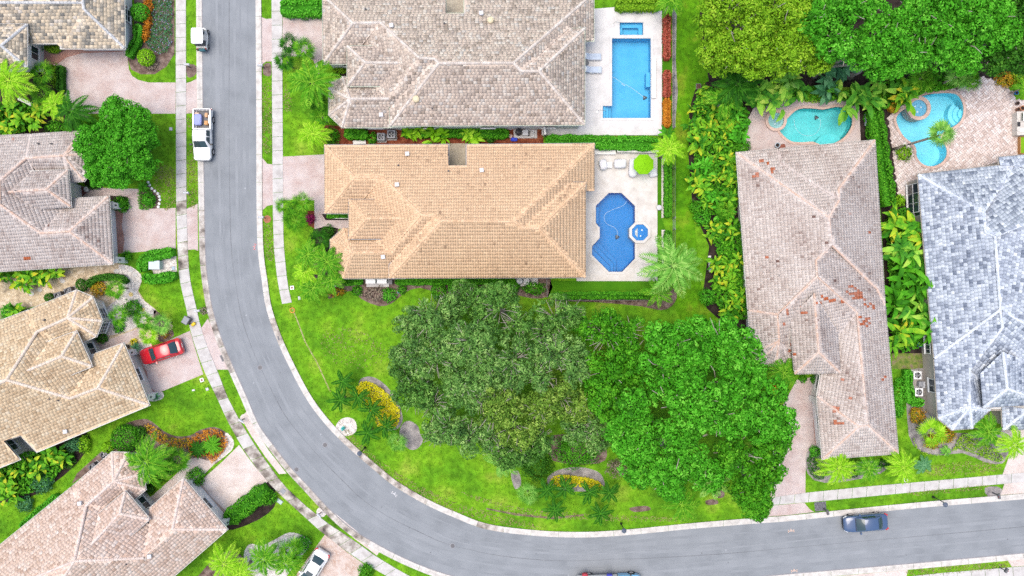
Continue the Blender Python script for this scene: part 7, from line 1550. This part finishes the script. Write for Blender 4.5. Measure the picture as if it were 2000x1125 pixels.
for k, (u, v, lb) in enumerate(((256, 528, 'near the hedge corner'), (240, 524, 'below the weathered pink garage'), (264, 536, 'at the bend towards the lawn'), (228, 530, 'second along from the garage corner'), (122, 548, 'below the orange tipped clump'), (78, 566, 'between the leafy clumps'), (62, 574, 'nearest the left edge'))):
    p = P(u, v); b = MB(); b.prism([(.34 * math.cos(i * 1.05 + k) * rr.uniform(.8, 1.1), .28 * math.sin(i * 1.05 + k) * rr.uniform(.8, 1.1)) for i in range(6)], 0, .05); o = link('stepping_stone', b.mesh('stepping_stone', M_conc)); o.location = p
    tag(o, 'pale flat stepping stone in the gravel ' + lb, 'stepping stone')

# ------------------------------------------------------------------ machines by the walls
def aircon(label, u, v, s=.82, m=None, rz=0.0):
    p = P(u, v, .8); root = empty('air_conditioner', (p.x, p.y, 0), label, 'air conditioner', 'air conditioners beside the houses', rz=rz); ORG[root.name] = Vector((0, 0, 0)); m = m or M_grey
    b = MB(); b.box((0, 0, .04), (s + .16, s + .16, .08)); b.build('pad', M_conc, root, world=False)
    b = MB()
    for a in (-1, 1):
        for c in (-1, 1): b.box((a * (s / 2 - .03), c * (s / 2 - .03), .44), (.06, .06, .72))
        b.box((a * (s / 2 - .03), 0, .42), (.03, s - .12, .68)); b.box((0, a * (s / 2 - .03), .42), (s - .12, .03, .68))
    n = 24; r = s * .40; q = [(s / 2 * max(-1, min(1, 1.42 * math.cos(2 * math.pi * i / n))), s / 2 * max(-1, min(1, 1.42 * math.sin(2 * math.pi * i / n)))) for i in range(n)]
    b.add([(x, y, .82) for x, y in q] + [(r * math.cos(2 * math.pi * i / n), r * math.sin(2 * math.pi * i / n), .83) for i in range(n)] + [(x, y, .76) for x, y in q], [[i, (i + 1) % n, n + (i + 1) % n, n + i] for i in range(n)] + [[2 * n + i, 2 * n + (i + 1) % n, (i + 1) % n, i] for i in range(n)]); b.build('casing', m, root, world=False)
    b = MB(); b.lathe((0, 0, .45), [(r, 0), (r * .2, .02)], 16); b.build('fan_well', M_black, root, world=False)
    b = MB()
    for k in range(4):
        g = k * math.pi / 2; c_, s_ = math.cos(g), math.sin(g); pts = [(.04, -.04), (r * .85, -.12), (r * .9, .1), (.05, .06)]
        b.add([(x * c_ - y * s_, x * s_ + y * c_, .66 + .05 * (y > 0)) for x, y in pts], [[0, 1, 2, 3]])
    b.lathe((0, 0, .64), [(.09, 0), (.09, .1), (.04, .11)], 10); b.build('fan', M_lightgrey, root, world=False)
    b = MB()
    for k in range(3): rr_ = r * (.4 + .28 * k); b.tube([(rr_ * math.cos(2 * math.pi * i / 16), rr_ * math.sin(2 * math.pi * i / 16), .835) for i in range(17)], .009, 4, False)
    for k in range(4): g = k * math.pi / 4; b.tube([(-r * math.cos(g), -r * math.sin(g), .84), (r * math.cos(g), r * math.sin(g), .84)], .009, 4)
    b.build('fan_guard', M_darkgrey, root, world=False)
aircon('grey air conditioner left of the pair below the taupe roof', 744, 267); aircon('grey air conditioner right of the pair below the taupe roof', 764, 262, .88)
aircon('dark air conditioner left of the pair above the beige roof', 113, 578, .8, M_darkgrey, R(21)); aircon('dark air conditioner right of the pair above the beige roof', 133, 569, .8, M_darkgrey, R(21))
aircon('dark air conditioner nearest the bay of the pale rose roof', 203, 889, .8, M_darkgrey, R(38)); aircon('dark air conditioner lower along the pale rose eave', 181, 913, .8, M_darkgrey, R(38))
aircon('white air conditioner upper of the pair beside the blue grey roof', 1792, 733, .86, M_white); aircon('white air conditioner lower of the pair beside the blue grey roof', 1795, 766, .86, M_white)
# long white box units on a pad below the tan roof
p = P(738, 552); b = MB(); b.box((p.x, p.y, .05), (2.5, .95, .1)); o = b.build('concrete_pad', M_conc); o['kind'] = 'structure'
for lb, u in (('white boxed air conditioner left of two below the tan bay roof', 724), ('white boxed air conditioner right of two below the tan bay roof', 746)):
    q = P(u, 549.5, .8); root = empty('air_conditioner', (q.x, q.y, .1), lb, 'air conditioner', 'air conditioners beside the houses'); ORG[root.name] = Vector((0, 0, 0))
    b = MB(); b.box((0, 0, .4), (1.0, .42, .8)); b.build('casing', M_white, root, world=False)
    b = MB(); b.box((0, -.215, .42), (.7, .012, .6)); b.build('grille', M_darkgrey, root, world=False)
    b = MB(); b.box((0, 0, .81), (1.04, .46, .03)); b.build('top', M_white, root, world=False)
q = P(764, 551, .5); b = MB(); b.box((0, 0, .45), (.35, .5, .9)); o = link('meter_box', b.mesh('meter_box', M_darkgrey)); o.location = (q.x, q.y, 0); tag(o, 'dark upright box right of the white air conditioners below the tan roof', 'meter box')
def poolplant(label, u, v, m1, flip=1):
    p = P(u, v); root = empty('pool_equipment', (p.x, p.y, 0), label, 'pool pump set'); ORG[root.name] = Vector((0, 0, 0))
    b = MB(); b.box((0, 0, .04), (2.6, .95, .08)); b.build('pad', M_conc, root, world=False)
    b = MB(); b.lathe((-.75 * flip, .12, .08), [(.34, 0), (.36, .1), (.36, .75), (.30, .95), (.12, 1.02), (.03, 1.08)], 16); b.build('filter_tank', m1, root, world=False)
    b = MB(); b.box((0, .05, .3), (.55, .55, .5)); b.box((0, .05, .57), (.6, .6, .04)); b.build('heater', M_lightgrey, root, world=False)
    b = MB(); b.tube([(.35, -.25, .2), (.35, .1, .2)], .13, 10); b.lathe((.35, .2, .1), [(.14, 0), (.14, .3), (.1, .34)], 10); b.build('pump', M_darkgrey, root, world=False)
    b = MB()
    for y in (-.35, -.15, .1, .3): b.tube([(.6, y, .3), (.9, y, .3), (.9, y, .12), (1.2, y, .12)], .035, 6)
    b.tube([(-.75, -.35, .25), (.6, -.42, .25)], .035, 6); b.tube([(.9, -.4, .32), (.9, .4, .32)], .035, 6); b.tube([(-.4, .1, .7), (.1, .36, .7), (.6, .36, .4)], .035, 6); b.build('pipes', M_white, root, world=False)
poolplant('pool pump set with a black tank and white pipes below the taupe roof', 1026, 262, M_black)
poolplant('pool pump set with a pale tank below the tan roof', 1028, 551, M_lightgrey)
lump('blue_bag', 'crumpled blue bag on the red mulch beside the pool pump', 'bag', 1004, 273, .03, (.75, .4, .3), (.03, .06, .5), 13)
for lb, u, v, c in (('white bucket left of the black pool tank', 997, 251, M_white), ('pinkish round pot in front of the pool pump', 997, 267, plain('pink_pot', (.6, .45, .42), .6))):
    p = P(u, v); b = MB(); b.lathe((0, 0, 0), [(.18, 0), (.22, .4), (.19, .4), (.17, .1)], 12); o = link('bucket', b.mesh('bucket', c)); o.location = p; tag(o, lb, 'bucket')
hp_ = P(1797, 749); root = empty('heat_pump', (hp_.x, hp_.y, 0), 'grey low meter boxes between the white air conditioners', 'meter box'); ORG[root.name] = Vector((0, 0, 0))
b = MB(); b.box((-.15, 0, .25), (.5, .55, .5)); b.build('casing', M_grey, root, world=False)
b = MB(); b.box((.2, -.1, .2), (.3, .7, .4)); b.build('side_box', M_lightgrey, root, world=False)
lump('recycling_tub', 'blue tub at the wall of the blue grey house below the bananas', 'tub', 1795, 672, 0, (.5, .6, .5), (.10, .35, .6), 15)

# ------------------------------------------------------------------ pool furniture
up = P(1258, 320, 2.5); root = empty('parasol', (up.x, up.y, .09), 'bright lime green octagonal parasol over white covered furniture', 'parasol'); ORG[root.name] = Vector((0, 0, 0)); LM = mk('lime_canvas', [(.24, .60, .004), (.28, .66, .006)], 3, rough=.8, famp=.04, trans=.35)
b = MB(); b.box((0, 0, .05), (.5, .5, .1)); b.build('base', M_darkgrey, root, world=False)
b = MB(); b.tube([(0, 0, .1), (0, 0, 2.62)], .025, 8); b.build('pole', M_lightgrey, root, world=False)
Rr = 21 / S * (H - 2.3) / H
for k in range(8):
    a0, a1 = R(22.5 + 45 * k), R(67.5 + 45 * k); am = (a0 + a1) / 2; vs = [(0, 0, 2.62)]
    for t in (.5, 1):
        for a in (a0, am, a1): q = Rr * t * (1 if a != am else .925 - (.012 if t == 1 else 0)); vs.append((q * math.cos(a), q * math.sin(a), 2.62 - .42 * t - .06 * t * t - (.015 if a == am else 0)))
    b = MB(); b.add(vs, [[0, 1, 2], [0, 2, 3], [1, 4, 5, 2], [2, 5, 6, 3]]); b.add([tuple(np.array(v_) - (0, 0, .006)) for v_ in vs[4:7]] + [(v_[0] * .99, v_[1] * .99, v_[2] - .16) for v_ in vs[4:7]], [[0, 3, 4, 1], [1, 4, 5, 2]])
    b.build('canopy_panel', LM, root, world=False)
    b = MB(); b.tube([(0, 0, 2.58), (Rr * .97 * math.cos(a0), Rr * .97 * math.sin(a0), 2.13)], .012, 5); b.build('rib', M_lightgrey, root, world=False)
b = MB(); b.lathe((0, 0, 2.6), [(.06, 0), (.05, .07), (.02, .12)], 8); b.build('finial', LM, root, world=False)
CV = (.60, .60, .62)
lump('covered_chair', 'rounded chair under a pale grey cover nearest the tan eave', 'covered chair', 1177, 323, .09, (.85, 1.15, .8), CV, 21, .2, 'white covered furniture on the tan house deck')
lump('covered_chair', 'wide armchair under a pale grey cover right of the small square table', 'covered chair', 1210, 321, .09, (1.35, 1.0, .75), CV, 22, .0, 'white covered furniture on the tan house deck')
lump('covered_sofa', 'long sofa under a creased pale cover half under the lime parasol', 'covered sofa', 1235, 329, .09, (.9, 2.05, .75), CV, 23, -.05, 'white covered furniture on the tan house deck')
lump('covered_chair', 'low chair under a pale cover right of the lime parasol', 'covered chair', 1274, 338, .09, (.9, 1.0, .6), CV, 24, .2, 'white covered furniture on the tan house deck')
def table(name, label, u, v, w_, d, h, m, z=.09, cat='table'):
    p = P(u, v, h); root = empty(name, (p.x, p.y, z), label, cat); ORG[root.name] = Vector((0, 0, 0))
    b = MB(); b.box((0, 0, h - .02), (w_, d, .04)); b.build('table_top', m, root, world=False)
    for a in (-1, 1):
        for c in (-1, 1): b = MB(); b.box((a * (w_ / 2 - .04), c * (d / 2 - .04), (h - .04) / 2), (.05, .05, h - .04)); b.build('leg', m, root, world=False)
table('side_table', 'small white square table between two covered chairs', 1190.5, 322, .55, .62, .45, M_white)
def lounger(label, u, v):
    p = P(u, v, .35); root = empty('sun_lounger', (p.x, p.y, .09), label, 'sun lounger', 'two pale blue loungers under the taupe eave'); ORG[root.name] = Vector((0, 0, 0)); LC = plain('pale_blue_fabric', (.45, .52, .62), .9)
    b = MB()
    for y in (-.36, .36): b.box((.1, y, .28), (1.9, .05, .06))
    for x in (-.8, .1, 1.0): b.box((x, 0, .28), (.05, .72, .05))
    b.build('frame', M_lightgrey, root, world=False)
    b = MB(); b.box((.42, 0, .35), (1.3, .68, .09), 0, .96); b.build('cushion', LC, root, world=False)
    b = MB(); M_ = Matrix.Translation((-.22, 0, .36)) @ Matrix.Rotation(R(-32), 4, 'Y').inverted(); M_ = Matrix.Translation((-.22, 0, .36)) @ Matrix.Rotation(R(32), 4, 'Y'); b.box((-.36, 0, .0), (.72, .68, .09), 0, .96, M4=M_); b.build('backrest', LC, root, world=False)
    b = MB(); b.box((-.62, 0, .10), (.22, .5, .09), 0, .8, M4=M_); b.build('pillow', M_white, root, world=False)
    for x in (-.7, .95):
        for y in (-.33, .33): b = MB(); b.box((x, y, .13), (.05, .05, .26)); b.build('leg', M_lightgrey, root, world=False)
lounger('pale blue sun lounger nearer the top of the white deck', 1155, 111); lounger('pale blue sun lounger nearer the bottom of the white deck', 1156, 136.5)
p = P(1145, 123, .45); root = empty('side_table', (p.x, p.y, .09), 'small round table between the two pale blue loungers', 'table'); ORG[root.name] = Vector((0, 0, 0))
b = MB(); b.lathe((0, 0, .42), [(.26, 0), (.26, .03)], 18); b.build('table_top', M_glass, root, world=False)
b = MB(); b.tube([(.27 * math.cos(i * .35), .27 * math.sin(i * .35), .45) for i in range(19)], .015, 5, False)
for i in range(3): b.tube([(.2 * math.cos(i * 2.1), .2 * math.sin(i * 2.1), 0), (.24 * math.cos(i * 2.1), .24 * math.sin(i * 2.1), .44)], .014, 5)
b.build('frame', M_black, root, world=False)
def ring_table(label, u, v, z):
    p = P(u, v, .6); root = empty('round_stool', (p.x, p.y, z), label, 'stool'); ORG[root.name] = Vector((0, 0, 0))
    b = MB(); b.lathe((0, 0, .42), [(.28, 0), (.29, .03), (.24, .05)], 16); b.build('seat', M_lightgrey, root, world=False)
    for i in range(4): b = MB(); b.tube([(.26 * math.cos(i * 1.571), .26 * math.sin(i * 1.571), 0), (.18 * math.cos(i * 1.571), .18 * math.sin(i * 1.571), .43)], .016, 5); b.build('leg', M_white, root, world=False)
ring_table('small round white stool on the turf at the gate of the tan house', 1288, 405, .01)
ring_table('small round white stool under the round clipped tree', 167, 369, .02)
def robot(label, u, v, z, path, hl):
    p = P(u, v, z); root = empty('pool_cleaner', p, label, 'pool cleaner'); ORG[root.name] = Vector((0, 0, 0)); 
    b = MB(); b.lathe((0, 0, 0), [(.16, 0), (.2, .06), (.16, .16), (.06, .2)], 10); b.build('body', M_darkgrey, root, world=False)
    for g in (0, 2.1, 4.2): b = MB(); b.lathe((.19 * math.cos(g), .19 * math.sin(g), 0), [(.08, 0), (.08, .1), (.05, .12)], 8); b.build('wheel', M_black, root, world=False)
    hose('pool_hose', hl, path, .016, plain('hose_grey', (.5, .6, .66), .5), 'hose', z=-.10)
robot('dark pool cleaner on the floor of the deep blue octagon pool', 1205, 463, -1.3, [(1205, 463), (1206, 452), (1199, 444), (1184, 436), (1180, 425), (1184, 416), (1200, 408), (1216, 402), (1224, 393)], 'white floating hose curving through the deep blue octagon pool')
robot('dark pool cleaner in the light blue rectangular pool', 1259, 191, -1.3, [(1197, 150), (1212, 160), (1221, 168), (1214, 164), (1222, 165), (1238, 175), (1250, 184), (1259, 191)], 'white floating hose crossing the light blue rectangular pool')
robot('dark pool cleaner in the kidney shaped teal pool', 1594, 230, -1.25, [(1594, 231), (1602, 234), (1602, 246), (1596, 258), (1584, 265), (1570, 264), (1558, 256), (1552, 244), (1551, 232)], 'white floating hose looping through the kidney shaped teal pool')
def rail(label, u, v, rz):
    p = P(u, v); root = empty('hand_rail', (p.x, p.y, .09), label, 'hand rail', rz=rz)
    b = MB(); b.tube([(-.5, 0, 0), (-.5, 0, .75), (-.3, 0, .9), (.3, 0, .6), (.55, 0, .0)], .022, 6); b.build('rail', M_chrome, root, world=False)
    b = MB(); b.lathe((-.5, 0, 0), [(.05, 0), (.05, .02)], 8); b.build('flange', M_chrome, root, world=False)
rail('curved steel hand rail at the steps of the rectangular pool', 1175, 219, 0); rail('curved steel hand rail at the small square spa pool', 1206, 49, 0)
# bench beside the teal pool
p = P(1690, 236); root = empty('bench', (p.x, p.y, .01), 'blue grey slatted bench at the dark hedge beside the teal pool', 'bench'); ORG[root.name] = Vector((0, 0, 0)); BM = plain('blue_grey_wood', (.28, .33, .40), .7)
for i in range(5): b = MB(); b.box((-.22 + .11 * i, 0, .42), (.085, 1.3, .03)); b.build('slat', BM, root, world=False)
for i in range(4): b = MB(); b.box((.32 + .01 * i, 0, .52 + .11 * i), (.025, 1.3, .085)); b.build('slat', BM, root, world=False)
for y in (-.55, .55): b = MB(); b.box((-.2, y, .2), (.05, .05, .4)); b.box((.28, y, .45), (.05, .05, .9)); b.box((.03, y, .38), (.5, .05, .05)); b.build('leg', M_darkgrey, root, world=False)
# grill counter, pots and crate at the right edge of the patio
p = P(1993, 241, .9); root = empty('grill_counter', (p.x, p.y, .01), 'outdoor kitchen counter with a steel grill lid at the right edge', 'grill'); ORG[root.name] = Vector((0, 0, 0))
b = MB(); b.box((.3, 0, .43), (1.3, 2.5, .86)); b.build('cabinet', M_wall, root, world=False)
b = MB(); b.box((.3, 0, .89), (1.4, 2.6, .06)); b.build('counter_top', mk('counter_stone', [(.45, .42, .38), (.6, .57, .52)], 4), root, world=False)
b = MB(); b.tube([(.3, .25, .95), (.3, 1.1, .95)], .36, 14); b.build('grill_lid', M_chrome, root, world=False)
b = MB(); b.box((-.2, -.1, .93), (.34, .5, .02)); b.build('side_burner', M_black, root, world=False)
b = MB(); b.box((.2, -.75, .93), (.5, .4, .03)); b.build('sink', M_white, root, world=False)
def pot(label, u, v, r, m):
    p = P(u, v); root = empty('plant_pot', (p.x, p.y, .02), label, 'plant pot'); ORG[root.name] = Vector((0, 0, 0))
    b = MB(); b.lathe((0, 0, 0), [(r * .7, 0), (r, r * 1.5), (r * 1.05, r * 1.5), (r * 1.05, r * 1.65), (r * .85, r * 1.65), (r * .8, r * 1.4)], 14); b.build('pot', m, root, world=False)
    b = MB(); b.lathe((0, 0, r * 1.38), [(r * .84, 0), (r * .3, .03)], 12); b.build('soil', M_soil, root, world=False)
TC = plain('terracotta', (.45, .20, .10), .8)
pot('brown round pot on the patio above the other two at the grill', 1984, 203, .2, plain('brown_pot', (.10, .055, .045), .7)); pot('orange terracotta pot beside the grill counter', 1992, 213, .28, TC); pot('brown pot between the orange pot and the patio', 1985, 215, .22, plain('rust_pot', (.22, .10, .06), .7)); pot('glossy blue pot at the upper right corner of the patio', 1982, 183, .2, plain('blue_glaze', (.02, .18, .42), .2)); pot('round grey pot beside the pool at the eave of the long pink roof', 1516, 285, .28, plain('grey_pot', (.38, .44, .48), .3)); pot('dark round pot at the corner of the beige garage beside the path', 250, 676, .25, M_black)
lump('terracotta_cushion', 'red brown cushion beside the grey pot at the pink roof eave', 'cushion', 1526, 287, .03, (.8, .5, .2), (.25, .08, .05), 31, .3)
p = P(1995, 285); root = empty('wooden_crate', (p.x, p.y, .01), 'orange wooden planter box at the right edge beside the hose', 'planter'); ORG[root.name] = Vector((0, 0, 0)); WD = mk('orange_wood', [(.35, .17, .06), (.48, .26, .11)], 2, stretch=(1, 8, 8))
for x in (-.45, .45): b = MB(); b.box((x, 0, .25), (.06, 1.9, .5)); b.build('plank', WD, root, world=False)
for y in (-.92, .92): b = MB(); b.box((0, y, .25), (.84, .06, .5)); b.build('plank', WD, root, world=False)
b = MB(); b.box((0, 0, .22), (.8, 1.76, .4)); b.build('soil', fol('yellowgreen'), root, world=False)

# ------------------------------------------------------------------ fences and walls
def fence(label, pts, h=1.2, m=None, low=0.0):
    m = m or M_black; q = [P(u, v) for u, v in pts]; root = empty('garden_fence', q[0], label, 'fence'); o = q[0]
    for a, b_ in zip(q, q[1:]):
        Ln = (b_ - a).length; d = (b_ - a).normalized(); n = max(1, round(Ln / 1.9)); ang = math.atan2(d.y, d.x)
        for i in range(n + 1): p = a + d * (Ln * i / n); t = MB(); t.box((p.x, p.y, h / 2 + .03), (.06, .06, h + .06), ang); t.box((p.x, p.y, h + .08), (.08, .08, .03), ang); t.build('post', m, root)
        for z in (.15, h - .06): t = MB(); c = (a + b_) / 2; t.box((c.x, c.y, z), (Ln, .035, .04), ang); t.build('rail', m, root)
        t = MB(); k = int(Ln / .13)
        for i in range(k): p = a + d * (Ln * (i + .5) / k); t.box((p.x, p.y, h / 2), (.018, .018, h), ang)
        f = t.build('pickets', m, root); f['kind'] = 'stuff'
    return root
fence('thin grey fence on the grass side of the red hedge', [(1314.5, 18), (1314.5, 252)], 1.1, M_grey)
fence('thin dark fence right of the clipped hedge and lime parasol', [(1314, 300), (1314, 426)], 1.2, M_bronze)
fence('thin dark fence from the gate down to the long frond palm', [(1314, 450), (1314, 560)], 1.2, M_bronze)
fence('thin dark fence below the long clipped hedge of the tan house', [(1076, 586), (1272, 586)], 1.2, M_bronze)
fence('short dark fence between the tan roof and the pool lawn', [(1067, 546), (1068, 580)], 1.2, M_bronze)
p0 = P(1314, 426); root = empty('garden_gate', p0, 'small grey gate between the two clipped hedges near the spa', 'gate'); ORG[root.name] = Vector((0, 0, 0))
for y in (-.04, -1.3): b = MB(); b.box((0, y, .65), (.08, .08, 1.3)); b.build('post', M_grey, root, world=False)
b = MB()
for z in (.2, 1.1): b.box((0, -.67, z), (.04, 1.18, .05))
for i in range(8): b.box((0, -.16 - .145 * i, .65), (.025, .025, .95))
b.build('gate_leaf', M_grey, root, world=False)
b = MB(); b.box((-.04, -1.15, .8), (.05, .12, .05)); b.build('latch', M_darkgrey, root, world=False)
def lowwall(label, pts, h, w_, m, name='low_wall', cat='wall'):
    q = [P(u, v, h) for u, v in pts]; root = empty(name, (q[0].x, q[0].y, 0), label, cat)
    for a, b_ in zip(q, q[1:]):
        Ln = (b_ - a).length; d = b_ - a; ang = math.atan2(d.y, d.x); c = (a + b_) / 2
        t = MB(); t.box((c.x, c.y, h / 2 - .03), (Ln, w_, h - .06), ang); t.build('wall', m, root); t = MB(); t.box((c.x, c.y, h - .03), (Ln + .06, w_ + .06, .06), ang); t.build('coping', M_trim, root)
lowwall('low white wall at the top of the tan house deck below the long hedge', [(1160, 296), (1202, 296)], .5, .55, M_wallw)
lowwall('low grey wall behind the lime parasol', [(1206, 295), (1286, 296)], .7, .2, M_grey)
lowwall('white gate wall with dark top at the corner of the taupe house', [(1063, 248), (1065, 262)], 1.6, .15, M_grey)
lowwall('low pink paved bench along the right side of the rectangular pool', [(1277, 113), (1277, 191)], .35, .4, M_travw)
lowwall('short stone wall in the bed above the pink patio planting', [(1386, 500), (1388, 530)], .3, .25, M_conc)
lowwall('pale stone slab at the foot of the palms beside the tan bay', [(642, 560), (656, 559)], .25, .35, M_conc)
lowwall('pale stepped slab in the red mulch left of the air conditioners', [(690, 278), (714, 277)], .2, .35, M_conc)
lowwall('white stone strip under the eave of the tan house entrance', [(650, 424), (682, 424)], .2, .3, M_white)
lowwall('pale garden wall below the little window of the top left house', [(36, 192), (70, 208)], .9, .3, M_wallt)
p = P(50, 176, 1.0); root = empty('garden_gate', (p.x, p.y, 0), 'dark barred garden gate with a white frame near the fan palms', 'gate'); ORG[root.name] = Vector((0, 0, 0))
for x in (-.55, .55): b = MB(); b.box((x, 0, .7), (.12, .12, 1.4)); b.build('post', M_white, root, world=False)
b = MB(); b.box((0, .02, .7), (.98, .04, 1.2)); b.build('gate_leaf', M_black, root, world=False)
for i in range(4): b = MB(); b.box((-.36 + .24 * i, -.02, .7), (.03, .03, 1.25)); b.build('bar', M_grey, root, world=False)
for lb, u, v in (('white gatepost at the upper corner of the weathered pink garage', 225, 402), ('white gatepost at the lower corner of the weathered pink garage', 233, 508), ('white gatepost at the upper corner of the beige garage', 256, 688), ('white gatepost at the lower corner of the beige garage', 293, 774), ('white gatepost at the upper corner of the pale rose garage', 369, 944), ('white gatepost at the lower corner of the pale rose garage', 442, 1018), ('white gatepost at the drive corner of the long pink roof', 1594, 780)):
    p = P(u, v, 1.2); root = empty('gate_post', (p.x, p.y, 0), lb, 'gatepost', 'white gateposts at the garages'); ORG[root.name] = Vector((0, 0, 0))
    b = MB(); b.box((0, 0, 1.1), (.62, .62, 2.2)); b.build('pillar', M_wallw, root, world=False)
    b = MB(); b.box((0, 0, 2.24), (.72, .72, .08)); b.build('cap', M_trim, root, world=False)
    b = MB(); b.box((.34, 0, 1.7), (.1, .14, .26)); b.build('wall_lamp', M_black, root, world=False)

# ------------------------------------------------------------------ grass blades over the lawns
def blades(n=90000):
    rng = np.random.default_rng(9); q = np.stack([rng.uniform(-40, 2040, n * 3), rng.uniform(-40, 1165, n * 3)], 1)
    ok = np.ones(len(q), bool)
    for h in HARD: ok &= ~inside(q, h)
    q = q[ok][:n]; C = np.stack([(q[:, 0] - 1000) / S, (562.5 - q[:, 1]) / S, rng.uniform(.01, .04, len(q))], 1)
    N = rng.normal(0, .8, C.shape) + (0, 0, .8); V, F = leaf_quads(C, N, .20, .05, rng)
    o = link('grass', np_mesh('grass', V, F, fol('lawn_blades'), rnd=np.clip(rng.normal(.5, .22, len(C)), 0, 1))); o['kind'] = 'stuff'
blades()
